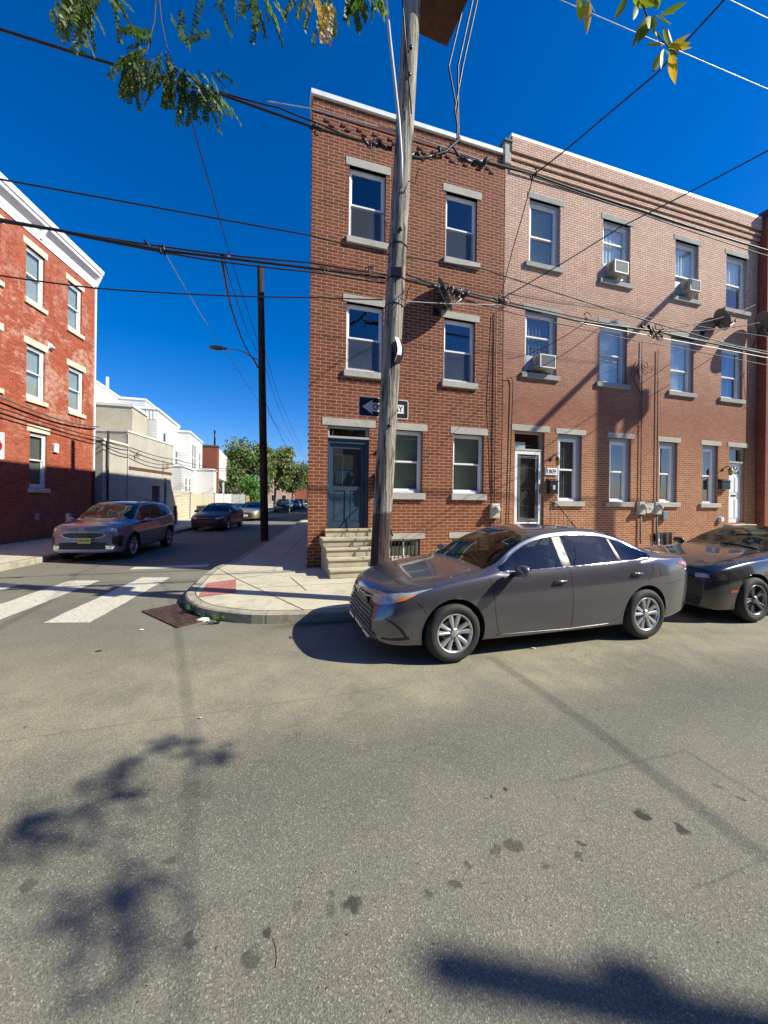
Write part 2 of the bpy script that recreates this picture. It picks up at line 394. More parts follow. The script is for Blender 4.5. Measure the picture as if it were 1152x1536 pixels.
far = [un(60, 40), EC + V * 120 + VL * 8]
pavement(pp, far if pp is path else far[::-1], 'sidewalk', joints=js)
# opposite corner, left of the side street
LC = Vector((-9.11, 10.07, 0))
pl_ = [LC + V * 120, LC + V * 60, LC + V * 20, LC + V * 8] + [LC + V * s_ for s_ in (4, 0)] + fillet(LC, -V, un(-20, KN), -U, 1.6, 10) + [un(-20, KN), un(-60, KN)]
farl = [un(-60, 30), LC + V * 120 - VL * 10]
if not side(pl_, LC + V * 3 - VL * 3): pl_ = pl_[::-1]; farl = farl[::-1]
jl = [(LC + V * s_ - VL * .17, LC + V * s_ - VL * 4, .014) for s_ in (-1.5, .2, 2, 5, 8, 11, 14, 17)]
pavement(pl_, farl, 'sidewalk', joints=jl)
# near side of the main street (behind the camera)
pn = [un(-60, -3.1), un(0, -3.1), un(60, -3.1)]; fn = [un(60, -6.5), un(-60, -6.5)]
if not side(pn, un(0, -5)): pn = pn[::-1]; fn = fn[::-1]
pavement(pn, fn, 'sidewalk')
# red tactile ramp panel
A_, B_, C_, D_ = [gp(x, y, .15) for x, y in ((297, 896), (354, 889), (354, 869), (311, 875))]
rt = NT('tactile_red'); o_ = rt.uv(); bt = rt.n('ShaderNodeTexBrick'); rt.l(o_, bt.inputs['Vector']); bt.offset = 0.
for k, v in (('Scale', 1), ('Brick Width', .09), ('Row Height', .09), ('Mortar Size', .006)): bt.inputs[k].default_value = v
bt.inputs['Color1'].default_value = (.40, .10, .085, 1); bt.inputs['Color2'].default_value = (.48, .15, .12, 1); bt.inputs['Mortar'].default_value = (.22, .07, .06, 1)
cc = rt.mix(rt.ramp(rt.noise(rt.obj(), 5, 5, .7), .4, .8, 0, .6), bt.outputs['Color'], (.42, .3, .24)); vd = rt.n('ShaderNodeTexVoronoi'); vd.inputs['Scale'].default_value = 17.; vd.inputs['Randomness'].default_value = 0.; rt.l(o_, vd.inputs['Vector'])
stud = rt.ramp(vd.outputs['Distance'], .34, .22); cc = rt.mix(rt.math('MULTIPLY', stud, .35), cc, (.62, .34, .28)); rt.bsdf(cc, .8, 0, rt.bump(stud, .9, .02))
m_ = MB(); z_ = Vector((0, 0, .006)); m_.quad(A_ + z_, B_ + z_, C_ + z_, D_ + z_); struct(m_, 'ramp_panel', rt.mat)
# road markings -----------------------------------------------------
pt = NT('road_paint'); o_ = pt.obj()
cc = pt.mix(pt.ramp(pt.noise(o_, 18, 6, .78), .50, .68), (.56, .55, .45), (.20, .19, .15))
cc = pt.mix(pt.ramp(pt.noise(o_, 2.5, 5, .7), .4, .8, 0, .35), cc, (.35, .33, .28))
pt.bsdf(cc, .7, 0, pt.bump(pt.noise(o_, 130, 4), .4, .005))
m_ = MB(); st_ = Vector((-1.27, -.40, 0))
Z4 = Vector((0, 0, .004))
for k in range(4):
    a, b, c, d = [Vector(p) + st_ * k + Z4 for p in ((-4.80, 5.45, 0), (-4.17, 5.49, 0), (-4.76, 8.60, 0), (-5.37, 8.56, 0))]
    # slightly ragged edges
    n_ = 24; L_, R_ = [], []
    for i in range(n_ + 1):
        f = i / n_; L_.append(a.lerp(d, f) + Vector((R.uniform(-.012, .012), 0, 0))); R_.append(b.lerp(c, f) + Vector((R.uniform(-.012, .012), 0, 0)))
    for i in range(n_): m_.quad(L_[i], R_[i], R_[i + 1], L_[i + 1])
struct(m_, 'crosswalk_stripes', pt.mat)
m_ = MB(); p = Vector((-4.55, 9.95, .004)); q = p - U * 1.75; m_.quad(q, p, p + N * .38, q + N * .38); struct(m_, 'stop_line', pt.mat)
# lot ground behind fences etc stays under the pavement sheet

# ---------------------------------------------------------------- house parts
def wall_holes(mb, x0, x1, z0, z1, holes, y=0., depth=.2, m=0, mr=0, pts_z=()):
    """front wall sheet at y with rectangular holes and reveals going back"""
    xs = sorted({x0, x1, *[h[0] for h in holes], *[h[1] for h in holes]}); zs = sorted({z0, z1, *[h[2] for h in holes], *[h[3] for h in holes]})
    for i in range(len(xs) - 1):
        for j in range(len(zs) - 1):
            cx, cz = (xs[i] + xs[i + 1]) / 2, (zs[j] + zs[j + 1]) / 2
            if any(h[0] < cx < h[1] and h[2] < cz < h[3] for h in holes): continue
            mb.quad((xs[i], y, zs[j]), (xs[i + 1], y, zs[j]), (xs[i + 1], y, zs[j + 1]), (xs[i], y, zs[j + 1]), m)
    for h in holes:
        a, b, c, d = h[:4]
        mb.quad((a, y, c), (a, y + depth, c), (a, y + depth, d), (a, y, d), mr); mb.quad((b, y + depth, c), (b, y, c), (b, y, d), (b, y + depth, d), mr)
        mb.quad((a, y, c), (b, y, c), (b, y + depth, c), (a, y + depth, c), mr); mb.quad((a, y + depth, d), (b, y + depth, d), (b, y, d), (a, y, d), mr)
def window(par, x0, x1, z0, z1, y=.09, fm=None, tm=None, style='dh', split=.5, blind=None, screen=True, fw=.055, sash=.045, trim=.0, bx=1., glassm=None):
    """double hung window set in a hole; returns the frame object"""
    fm = fm or WHITE; tm = tm or fm; gm = glassm or GWIN
    f = MB()
    if trim:  # outer brick mould in the trim colour
        f.box(x0, x0 + trim, y - .03, y + .05, z0, z1, 1); f.box(x1 - trim, x1, y - .03, y + .05, z0, z1, 1); f.box(x0 + trim, x1 - trim, y - .03, y + .05, z1 - trim, z1, 1)
        x0 += trim; x1 -= trim; z1 -= trim
    f.box(x0, x0 + fw, y, y + .10, z0, z1); f.box(x1 - fw, x1, y, y + .10, z0, z1)
    f.box(x0 + fw, x1 - fw, y, y + .10, z1 - fw, z1); f.box(x0 + fw, x1 - fw, y, y + .10, z0, z0 + fw * 1.1)
    ax, bx_ = x0 + fw, x1 - fw; az, bz = z0 + fw * 1.1, z1 - fw; zm = az + (bz - az) * split
    def sashf(a, b, yy, t=.03):
        f.box(ax, ax + sash * .8, yy, yy + t, a, b); f.box(bx_ - sash * .8, bx_, yy, yy + t, a, b)
        f.box(ax + sash * .8, bx_ - sash * .8, yy, yy + t, b - sash, b); f.box(ax + sash * .8, bx_ - sash * .8, yy, yy + t, a, a + sash)
    sashf(zm - .02, bz, y + .022); sashf(az, zm + .02, y + .056)
    fo = f.build('window', [fm, tm], par, bevel=.004)
    for a, b, yy in ((zm, bz - sash * .5, y + .037), (az + sash * .5, zm, y + .071)):
        g_ = MB(); g_.quad((ax + .01, yy, a), (bx_ - .01, yy, a), (bx_ - .01, yy, b), (ax + .01, yy, b)); g_.build('pane', gm, fo)
    if screen:
        s_ = MB(); yy = y + .03; s_.quad((ax, yy, az), (bx_, yy, az), (bx_, yy, zm - .02), (ax, yy, zm - .02)); s_.build('insect_screen', SCR, fo)
    if blind:
        kind, m, lo = blind
        b_ = MB(); yy = y + .118; zl = az + (bz - az) * lo
        if kind == 'slats':
            k = 0; z = bz
            while z > zl: b_.add([(ax, yy + .0, z), (bx_, yy, z), (bx_, yy + .018, z - .026), (ax, yy + .018, z - .026)], [(0, 1, 2, 3)]); z -= .027
            b_.quad((ax, yy + .03, zl), (bx_, yy + .03, zl), (bx_, yy + .03, bz), (ax, yy + .03, bz)); b_.build('blind', m, fo)
        elif kind == 'cloth':
            n_ = 24; t_ = []; rr = random.Random(int(x0 * 100))
            ph = rr.uniform(0, 6)
            for i in range(n_ + 1):
                x = ax + (bx_ - ax) * i / n_; t_.append((x, yy + .02 * math.sin(i * 1.7 + ph) + .012 * math.sin(i * 3.1)))
            for i in range(n_): b_.add([(t_[i][0], t_[i][1], zl), (t_[i + 1][0], t_[i + 1][1], zl), (t_[i + 1][0], t_[i + 1][1], bz), (t_[i][0], t_[i][1], bz)], [(0, 1, 2, 3)], 0, True)
            b_.build('curtain', m, fo)
    return fo
t_ = NT('screen_mesh'); d_ = t_.n('ShaderNodeBsdfDiffuse'); d_.inputs[0].default_value = (.09, .105, .14, 1); tr_ = t_.n('ShaderNodeBsdfTransparent'); mx_ = t_.n('ShaderNodeMixShader'); mx_.inputs[0].default_value = .5
t_.l(tr_.outputs[0], mx_.inputs[1]); t_.l(d_.outputs[0], mx_.inputs[2]); t_.l(mx_.outputs[0], t_.out.inputs[0]); SCR = t_.mat
def lintel(par, x0, x1, z0, z1, m=None, name='lintel', out=.012): 
    b = MB(); b.box(x0, x1, -out, .12, z0, z1); return b.build(name, m or LINT, par, bevel=.006)
def sill(par, x0, x1, ztop, h=.16, m=None, out=.07, inn=.1):
    b = MB(); b.add([(x0, -out, ztop - h), (x1, -out, ztop - h), (x1, inn, ztop - h), (x0, inn, ztop - h), (x0, -out, ztop - .015), (x1, -out, ztop - .015), (x1, inn, ztop + .004), (x0, inn, ztop + .004)],
          [(0, 3, 2, 1), (4, 5, 6, 7), (0, 1, 5, 4), (1, 2, 6, 5), (2, 3, 7, 6), (3, 0, 4, 7)]); return b.build('sill', m or LINT, par, bevel=.006)
def room(par, x0, x1, z0, z1, y=.35, col=DARK):
    pass
# ================================================================= HOUSE A : corner house
def exA(t, o, uv, base, mc, fac):
    sp = t.n('ShaderNodeSeparateXYZ'); t.l(o, sp.inputs[0])
    st = t.math('MULTIPLY', t.ramp(t.noise(o, 1.4, 6, .7), .5, .72), .3)
    base = t.mix(st, base, (.06, .03, .022))
    low = t.math('MULTIPLY', t.ramp(sp.outputs[2], 4.2, 1.0), .35)
    base = t.mix(low, base, (.27, .085, .036))
    return base, mc
BRA = brick('brick_red_brown', (.135, .034, .017), (.220, .060, .028), (.46, .32, .20), .262, .0825, .0080, exA, sat=.3)
HA = thing('row_house', 'narrow three storey red-brown brick corner house with a blue door and stone steps', 'house', FM)
WA, TA, DA = 5.28, 11.38, 14.5
winsA = [(.9, 1.84, 8.23, 9.97), (3.5, 4.44, 8.23, 9.97), (.87, 1.82, 4.97, 6.63), (3.49, 4.42, 4.97, 6.63), (1.99, 2.92, 1.98, 3.58), (3.8, 4.73, 1.98, 3.58)]
doorA = (.45, 1.48, 1.08, 3.58); basA = [(2.05, 2.88, .29, .79), (3.8, 4.62, .29, .79)]
m_ = MB(); wall_holes(m_, 0, WA, 0, TA, winsA + [doorA] + basA, 0, .24)
def shx(y): return .181 * y
m_.quad((0, 0, 0), (0, 0, TA), (shx(DA), DA, TA), (shx(DA), DA, 0)); m_.quad((WA, 0, 0), (WA, DA, 0), (WA, DA, TA), (WA, 0, TA)); m_.quad((shx(DA), DA, 0), (shx(DA), DA, TA), (WA, DA, TA), (WA, DA, 0))
# toothed corner bricks standing slightly proud of the side wall
k = 0; z = .16
while z < TA - .1:
    if k % 2 == 0: m_.box(-.014, .0, .002, .11, z + .006, z + .0765)
    z += .0825; k += 1
m_.build('wall', BRA, HA)
m_ = MB(); # dentil band under the parapet
x = .30
z0_ = 10.86
while x < WA - .3:
    m_.box(x, x + .10, -.03, .0, z0_, z0_ + .07); m_.box(x + .12, x + .22, -.03, 0, z0_ - .082, z0_ - .012); x += .40
m_.box(.0, WA, -.018, 0, z0_ + .16, z0_ + .23)
m_.build('dentil_band', mat('brick_dark', (.15, .045, .028), .85, bs=40), HA)
m_ = MB(); m_.add([(-.05, -.06, TA), (WA + .02, -.06, TA), (WA + .02, .25, TA), (-.05, .25, TA), (-.05, -.06, TA + .12), (WA + .02, -.06, TA + .12), (WA + .02, .25, TA + .12), (-.05, .25, TA + .12)],
    [(0, 3, 2, 1), (4, 5, 6, 7), (0, 1, 5, 4), (1, 2, 6, 5), (2, 3, 7, 6), (3, 0, 4, 7)])
m_.add([(-.05, .25, TA), (.2, .25, TA), (shx(DA) + .2, DA, TA), (shx(DA) - .05, DA, TA), (-.05, .25, TA + .12), (.2, .25, TA + .12), (shx(DA) + .2, DA, TA + .12), (shx(DA) - .05, DA, TA + .12)], [(0, 3, 2, 1), (4, 5, 6, 7), (0, 1, 5, 4), (1, 2, 6, 5), (2, 3, 7, 6), (3, 0, 4, 7)])
m_.build('coping', COPE, HA, bevel=.008)
m_ = MB(); m_.quad((0, .2, TA - .25), (WA, .2, TA - .25), (WA, DA, TA - .45), (shx(DA), DA, TA - .45)); m_.build('roof', mat('roof_tar', (.05, .05, .05), .9), HA)
for i, w in enumerate(winsA):
    bl = ('slats', BLIND, .0) if i >= 4 else None
    fo = window(HA, w[0], w[1], w[2], w[3], .10, screen=(i < 4), blind=bl)
    lintel(fo, w[0] - .09, w[1] + .12, w[3], w[3] + (.2 if i < 2 else .18)); sill(fo, w[0] - .06, w[1] + .07, w[2], .17)
    if i < 4:  # something pale leaning inside
        c_ = MB(); c_.box(w[0] + .55, w[0] + .8, .5, .52, w[2] + .1, w[2] + .45); c_.build('ornament', mat('pale_object', (.3, .3, .33), .8), fo)
# door A
BLUE = mat('blue_door_paint', (.030, .060, .100), .35, var=.08, bump=.05, coat=.3)
BLUE2 = mat('blue_frame_paint', (.028, .058, .09), .4, var=.08, bump=.05)
x0, x1, z0, z1 = doorA
d = MB(); yd = .15
d.box(x0, x0 + .06, .05, .2, z0, z1 - .3); d.box(x1 - .08, x1, .05, .2, z0, z1 - .3)
d.box(x0 + .06, x1 - .08, .05, .2, z1 - .42, z1 - .3)
fr = d.build('door_frame', BLUE2, HA, bevel=.005)
m_ = MB(); m_.box(x0 - .0, x1, .0, .2, z1 - .3, z1 - .25); m_.box(x0, x0 + .05, .06, .2, z1 - .25, z1); m_.box(x1 - .05, x1, .06, .2, z1 - .25, z1); m_.box(x0 + .05, x1 - .05, .06, .2, z1 - .04, z1)
tr = m_.build('transom', [GREYT], HA, bevel=.004)
m_ = MB(); m_.quad((x0 + .05, .15, z1 - .25), (x1 - .05, .15, z1 - .25), (x1 - .05, .15, z1 - .04), (x0 + .05, .15, z1 - .04)); m_.build('pane', GWIN, tr)
a, b = x0 + .06, x1 - .08; c, e = z0 + .01, z1 - .43
m_ = MB(); ys = .10
w_ = .09
m_.box(a, a + w_, ys, ys + .03, c, e); m_.box(b - w_, b, ys, ys + .03, c, e); m_.box(a + w_, b - w_, ys, ys + .03, e - .11, e); m_.box(a + w_, b - w_, ys, ys + .03, c, c + .12)
zmid = c + (e - c) * .47
m_.box(a + w_, b - w_, ys, ys + .03, zmid - .05, zmid + .05)
m_.box((a + b) / 2 - .05, (a + b) / 2 + .05, ys, ys + .03, c + .12, zmid - .05)
m_.box(a + w_, (a + b) / 2 - .05, ys + .018, ys + .028, c + .12, zmid - .05); m_.box((a + b) / 2 + .05, b - w_, ys + .018, ys + .028, c + .12, zmid - .05)
for (p, q) in ((a + w_ + .04, (a + b) / 2 - .09), ((a + b) / 2 + .09, b - w_ - .04)): m_.box(p, q, ys + .008, ys + .018, c + .17, zmid - .1)
dr = m_.build('storm_door', BLUE, HA, bevel=.005)
m_ = MB(); m_.quad((a + w_, ys + .016, zmid + .05), (b - w_, ys + .016, zmid + .05), (b - w_, ys + .016, e - .11), (a + w_, ys + .016, e - .11)); m_.build('pane', GWIN, dr)
m_ = MB(); m_.tube([(b - .045, ys - .035, zmid - .02), (b - .045, ys - .035, zmid + .12)], .009, 8); m_.box(b - .06, b - .03, ys - .03, ys, zmid - .01, zmid + .01); m_.box(b - .06, b - .03, ys - .03, ys, zmid + .09, zmid + .11); m_.build('handle', BLACKM, dr)
m_ = MB(); yi = .19
m_.box(a, b, yi, yi + .04, c, e)
for p, q, r_, s_ in ((a + .14, (a + b) / 2 - .05, zmid + .1, zmid + .42), ((a + b) / 2 + .05, b - .14, zmid + .1, zmid + .42)):
    m_.box(p, q, yi - .012, yi, r_, s_); m_.box(p + .035, q - .035, yi - .02, yi - .012, r_ + .035, s_ - .035)
m_.box(a + .12, b - .12, yi - .012, yi, e - .62, e - .18, 1)
m_.build('inner_door', [BLUE, mat('leaded_glass', (.05, .055, .06), .15)], HA, bevel=.004)
lintel(HA, .31, 1.64, 3.58, 3.76)
# basement windows with bars
for i, (x0, x1, z0, z1) in enumerate(basA):
    m_ = MB(); y = .12
    m_.box(x0, x0 + .05, y, y + .05, z0, z1); m_.box(x1 - .05, x1, y, y + .05, z0, z1); m_.box(x0, x1, y, y + .05, z1 - .06, z1, 0) ; m_.box(x0 + .05, x1 - .05, y, y + .05, z0, z0 + .05); m_.box((x0 + x1) / 2 - .02, (x0 + x1) / 2 + .02, y, y + .05, z0, z1)
    fo = m_.build('basement_window', WHITE, HA)
    m_ = MB(); m_.quad((x0, y + .03, z0), (x1, y + .03, z0), (x1, y + .03, z1), (x0, y + .03, z1)); m_.build('pane', GWIN, fo)
    m_ = MB(); 
    for k in range(8): xx = x0 + .04 + (x1 - x0 - .08) * k / 7; m_.tube([(xx, .03, z0 + .01), (xx, .03, z1 - .01)], .007, 6)
    m_.box(x0, x1, .02, .04, z0 + .03, z0 + .05); m_.box(x0, x1, .02, .04, z1 - .06, z1 - .04); m_.build('window_bars', BLACKM, fo)
    lintel(fo, x0 - .1, x1 + .13, z1, z1 + .15, out=.01); sill(fo, x0 - .03, x1 + .03, z0, .08, out=.03)
# steps
m_ = MB(); sx0, sx1 = .28, 1.75; n_ = 5; rise = (1.08 - .15) / 5
prof = []
st = MB()
for i in range(5):   # i=0 lowest
    yf = -(1.40 - i * .265) if i < 4 else -.16
    zt = .15 + rise * (i + 1) - (0 if i < 4 else .0)
    xl = sx0 + (.04 if i < 3 else 0) if i < 4 else .40; xr = sx1 if i < 4 else 1.55
    nose = .028
    st.box(xl, xr, yf + nose, -.001, .15 + rise * i, zt - .055); st.box(xl - .012, xr + .012, yf, -.001, zt - .055, zt)
st.build('steps', STEPC, HA, bevel=.012)
m_ = MB(); rx = 1.66
def yst(i): return -(1.40 - i * .265)
zz = lambda y: .15 + rise + (y + 1.40) / .265 * rise
top_, bot_ = (rx, -.25, 1.95), (rx, -1.32, 1.12)
m_.tube([(rx, -.03, 1.95), top_, bot_, (rx, -1.42, 1.02)], .016, 8); m_.tube([(rx, -1.32, .3), bot_], .014, 8); m_.tube([(rx, -.25, 1.0), top_], .014, 8)
m_.tube([(rx, -.25, 1.2), (rx, -1.32, .45)], .01, 6)
for k in range(1, 8): 
    f = k / 8; m_.tube([(rx, -.25 - 1.07 * f, 1.2 - .75 * f), (rx, -.25 - 1.07 * f, 1.95 - .83 * f)], .0075, 6)
m_.build('handrail', BLACKM, HA)
# ================================================================= HOUSE B : long pale brick pair
def exB(t, o, uv, base, mc, fac):
    sp = t.n('ShaderNodeSeparateXYZ'); t.l(o, sp.inputs[0])
    h = t.math('ADD', sp.outputs[2], t.math('MULTIPLY', t.math('SUBTRACT', t.noise(o, .7, 5, .65), .5), 2.2))
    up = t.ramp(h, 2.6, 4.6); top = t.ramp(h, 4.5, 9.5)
    fade_sheen = t.mix(top, (.29, .118, .075), (.68, .475, .375)); wv = t.ramp(t.noise(o, 12, 4, .7), .25, .75, .86, 1.12)  # paler up the wall: faded paint plus glancing sheen put into the colour
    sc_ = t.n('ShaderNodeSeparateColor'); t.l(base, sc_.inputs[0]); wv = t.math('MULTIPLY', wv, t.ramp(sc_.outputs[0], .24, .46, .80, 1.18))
    s = t.n('ShaderNodeVectorMath', operation='SCALE'); t.l(fade_sheen, s.inputs[0]); t.l(wv, s.inputs['Scale'])
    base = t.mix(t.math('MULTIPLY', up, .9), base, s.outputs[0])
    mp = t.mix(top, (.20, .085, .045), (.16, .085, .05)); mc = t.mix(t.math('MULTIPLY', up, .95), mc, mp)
    st = t.math('MULTIPLY', t.ramp(t.noise(o, 1.7, 6, .72), .56, .74), .28)
    base = t.mix(st, base, (.16, .06, .045))
    # rust coloured drips under the sills
    return base, mc
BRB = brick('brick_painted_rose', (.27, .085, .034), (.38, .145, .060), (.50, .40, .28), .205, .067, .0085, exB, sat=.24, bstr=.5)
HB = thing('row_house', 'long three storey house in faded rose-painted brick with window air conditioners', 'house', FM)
X0, X1, TB = 5.30, 15.74, 11.86
w3 = [(6.1, 7.17, 8.6, 10.42), (8.75, 9.83, 8.59, 10.42), (11.74, 12.8, 8.56, 10.42), (14.13, 15.22, 8.55, 10.42)]
w2 = [(6.0, 7.1, 5.45, 7.23), (8.67, 9.75, 5.45, 7.23), (11.59, 12.63, 5.45, 7.23), (13.95, 15.02, 5.44, 7.22)]
w1 = [(7.17, 8.05, 1.81, 3.78), (9.09, 9.96, 1.81, 3.78), (11.14, 11.94, 1.81, 3.77), (13.09, 13.84, 1.8, 3.76)]
dB1 = (5.70, 6.71, 1.10, 3.78); dB2 = (14.39, 15.24, 1.12, 3.76); bB = (10.93, 11.75, .36, .84)
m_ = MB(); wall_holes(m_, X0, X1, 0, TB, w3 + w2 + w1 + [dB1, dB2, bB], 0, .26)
m_.quad((X0, 0, 0), (X0, 0, TB), (X0, 11, TB), (X0, 11, 0)); m_.quad((X1, 0, 0), (X1, 11, 0), (X1, 11, TB), (X1, 0, TB)); m_.quad((X0, 11, 0), (X0, 11, TB), (X1, 11, TB), (X1, 11, 0))
# corbelled courses under the parapet
for k, (zz_, pr) in enumerate(((10.95, .03), (11.13, .06), (11.30, .09), (11.48, .12))): m_.box(X0 + .12, X1, -pr, -.0005, zz_, (zz_ + .10) if k < 3 else TB)
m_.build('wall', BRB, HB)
m_ = MB(); m_.box(X0 + .1, X1 + .02, -.12, .25, TB, TB + .1); m_.box(X0 + .1, X0 + .35, .25, 11, TB, TB + .1); m_.build('coping', COPE, HB, bevel=.008)
m_ = MB(); m_.box(X0 - .08, X0 + .12, -.09, .2, 11.12, 11.70); m_.box(X0 - .12, X0 + .16, -.13, .22, 11.70, 11.76, 1); m_.build('party_wall_cap', [LINT, mat('rusty_flashing', (.10, .09, .08), .7)], HB, bevel=.01)
m_ = MB(); m_.quad((X0, .2, TB - .3), (X1, .2, TB - .3), (X1, 11, TB - .5), (X0, 11, TB - .5)); m_.build('roof', CACHE['roof_tar'], HB)
BLW = mat('white_shade', (.80, .82, .84), .8, var=.04, bump=0); BLB = mat('blue_shade', (.10, .30, .58), .8, var=.15, bump=0)
specs = {(3, 0): dict(blind=('slats', BLIND, 0), split=.47), (3, 1): dict(blind=('cloth', BLW, 0), split=.70), (3, 2): dict(blind=('cloth', BLW, .42), split=.42), (3, 3): dict(blind=('cloth', BLW, .45), split=.5),
         (2, 0): dict(blind=('cloth', CURT, 0), split=.64), (2, 1): dict(blind=('slats', BLW, .0), split=.52), (2, 2): dict(blind=('cloth', BLW, .0), split=.42), (2, 3): dict(blind=('cloth', BLB, .0), split=.44)}
for fl, ws in ((3, w3), (2, w2), (1, w1)):
    for i, w in enumerate(ws):
        kw = dict(specs.get((fl, i), dict(blind=('cloth', CURT, 0), split=.5)))
        fo = window(HB, w[0], w[1], w[2], w[3], .10, fm=WOODW if fl > 1 else WHITE, tm=GREYT, trim=.11 if fl == 1 else .07, fw=.045, sash=.045, screen=False, **kw)
        lm = LINTB if fl > 1 else LINT
        lintel(fo, w[0] - .07, w[1] + .14, w[3], w[3] + .16, lm); sill(fo, w[0] - .13, w[1] + .08, w[2], .15, lm)
# doors B
def house_door(par, D, kind):
    x0, x1, z0, z1 = D
    m_ = MB(); m_.box(x0, x0 + .05, .08, .22, z0, z1); m_.box(x1 - .06, x1, .08, .22, z0, z1); m_.box(x0 + .05, x1 - .06, .08, .22, z1 - .05, z1); m_.box(x0 + .05, x1 - .06, .04, .2, z1 - .55, z1 - .49)
    fo = m_.build('door_frame', mat('tan_frame', (.38, .36, .30), .6), par, bevel=.004)
    m_ = MB(); m_.quad((x0 + .05, .16, z1 - .49), (x1 - .06, .16, z1 - .49), (x1 - .06, .16, z1 - .05), (x0 + .05, .16, z1 - .05)); m_.build('pane', GWIN, fo)
    m_ = MB(); m_.box(x0 + .05, x0 + (x1 - x0) * .5, .2, .22, z1 - .47, z1 - .28); m_.build('folded_paper', BLW, fo) if kind == 'glass' else None
    a, b, c, e = x0 + .05, x1 - .06, z0, z1 - .56
    if kind == 'glass':
        m_ = MB(); w_ = .09; m_.box(a, a + w_, .05, .09, c, e); m_.box(b - w_, b, .05, .09, c, e); m_.box(a + w_, b - w_, .05, .09, e - w_, e); m_.box(a + w_, b - w_, .05, .09, c, c + w_ * 1.1)
        dr = m_.build('storm_door', WHITE, par, bevel=.006)
        m_ = MB(); m_.quad((a + w_, .07, c + w_), (b - w_, .07, c + w_), (b - w_, .07, e - w_), (a + w_, .07, e - w_)); m_.build('pane', GWIN, dr)
        m_ = MB()
        for q in (.05, .09):
            m_.box(a + w_ + q, a + w_ + q + .008, .064, .068, c + w_, e - w_); m_.box(b - w_ - q - .008, b - w_ - q, .064, .068, c + w_, e - w_)
            m_.box(a + w_, b - w_, .0645, .0685, e - w_ - q - .008, e - w_ - q); m_.box(a + w_, b - w_, .0645, .0685, c + w_ + q, c + w_ + q + .008)
        m_.build('glass_border', GREYT, dr)
        m_ = MB(); zc = (c + e) / 2; m_.box(b - .06, b - .03, .03, .05, zc - .14, zc + .14); m_.tube([(b - .05, .03, zc - .06), (b - .05, .0, zc - .06), (b - .13, .0, zc - .05)], .008, 6); m_.build('handle', BLACKM, dr)
        m_ = MB(); m_.box(a, b, .2, .24, c, e); m_.box(a + .12, b - .12, .19, .2, c + .15, c + 1.0); m_.box(a + .12, b - .12, .19, .2, c + 1.1, e - .15); m_.build('inner_door', mat('brown_door', (.06, .05, .035), .6), par)
    else:
        m_ = MB(); m_.box(a, b, .12, .16, c, e)
        mid = (a + b) / 2
        for (p, q) in ((a + .07, mid - .035), (mid + .035, b - .07)):
            for (r_, s_) in ((c + .15, c + .85), (c + 1.05, c + 1.62)):
                m_.box(p, q, .112, .12, r_, s_); m_.box(p + .03, q - .03, .104, .112, r_ + .03, s_ - .03)
        dr = m_.build('front_door', WHITE, par, bevel=.004)
        m_ = MB(); n_ = 14; cx, cz, r_ = mid, c + 1.72, (b - a) / 2 - .1
        vs = [(cx, .117, cz)] + [(cx + r_ * math.cos(math.pi * k / n_), .117, cz + r_ * math.sin(math.pi * k / n_)) for k in range(n_ + 1)]
        m_.add(vs, [(0, k + 2, k + 1) for k in range(n_)]); m_.build('fan_light', mat('dark_pane', (.02, .025, .03), .08), dr)
        m_ = MB()
        for k in range(1, 5): an = math.pi * k / 5; m_.tube([(cx, .113, cz), (cx + r_ * math.cos(an), .113, cz + r_ * math.sin(an))], .01, 5)
        m_.tube([(cx + r_ * .45 * math.cos(math.pi * k / 10), .113, cz + r_ * .45 * math.sin(math.pi * k / 10)) for k in range(11)], .009, 5); m_.build('glazing_bars', WHITE, dr)
        m_ = MB(); m_.box(mid - .12, mid + .12, .105, .12, c + .93, c + .98); m_.build('letter_slot', BLACKM, dr)
        m_ = MB(); m_.lathe([(0, .06), (.03, .05), (.032, .03), (.015, .01), (.02, 0)], 12, 0, Matrix.Translation((a + .06, .12, c + 1.0)) @ Matrix.Rotation(math.pi / 2, 4, 'X')); m_.build('door_knob', mat('brass', (.5, .35, .12), .3, 1., bump=0), dr)
house_door(HB, dB1, 'glass'); house_door(HB, dB2, 'panel')
lintel(HB, 5.59, 6.89, 3.785, 3.96); lintel(HB, 14.31, 15.34, 3.765, 3.92)
x0, x1, z0, z1 = bB
m_ = MB(); y = .12; m_.box(x0, x1, y, y + .05, z0, z0 + .05); m_.box(x0, x1, y, y + .05, z1 - .05, z1); m_.box(x0, x0 + .05, y, y + .05, z0 + .05, z1 - .05); m_.box(x1 - .05, x1, y, y + .05, z0 + .05, z1 - .05); m_.box((x0 + x1) / 2 - .03, (x0 + x1) / 2 + .03, y, y + .05, z0 + .05, z1 - .05)
fo = m_.build('basement_window', WHITE, HB); m_ = MB(); m_.quad((x0, .15, z0), (x1, .15, z0), (x1, .15, z1), (x0, .15, z1)); m_.build('pane', GWIN, fo)
m_ = MB()
for k in range(9): xx = x0 + .01 + (x1 - x0 - .02) * k / 8; m_.tube([(xx, -.06, z0 + .01), (xx, -.06, z1 + .02)], .008, 6)
for zz_ in (z0 + .05, z1 - .03): m_.box(x0 - .03, x1 + .03, -.07, -.05, zz_, zz_ + .02)
m_.build('window_bars', BLACKM, fo)
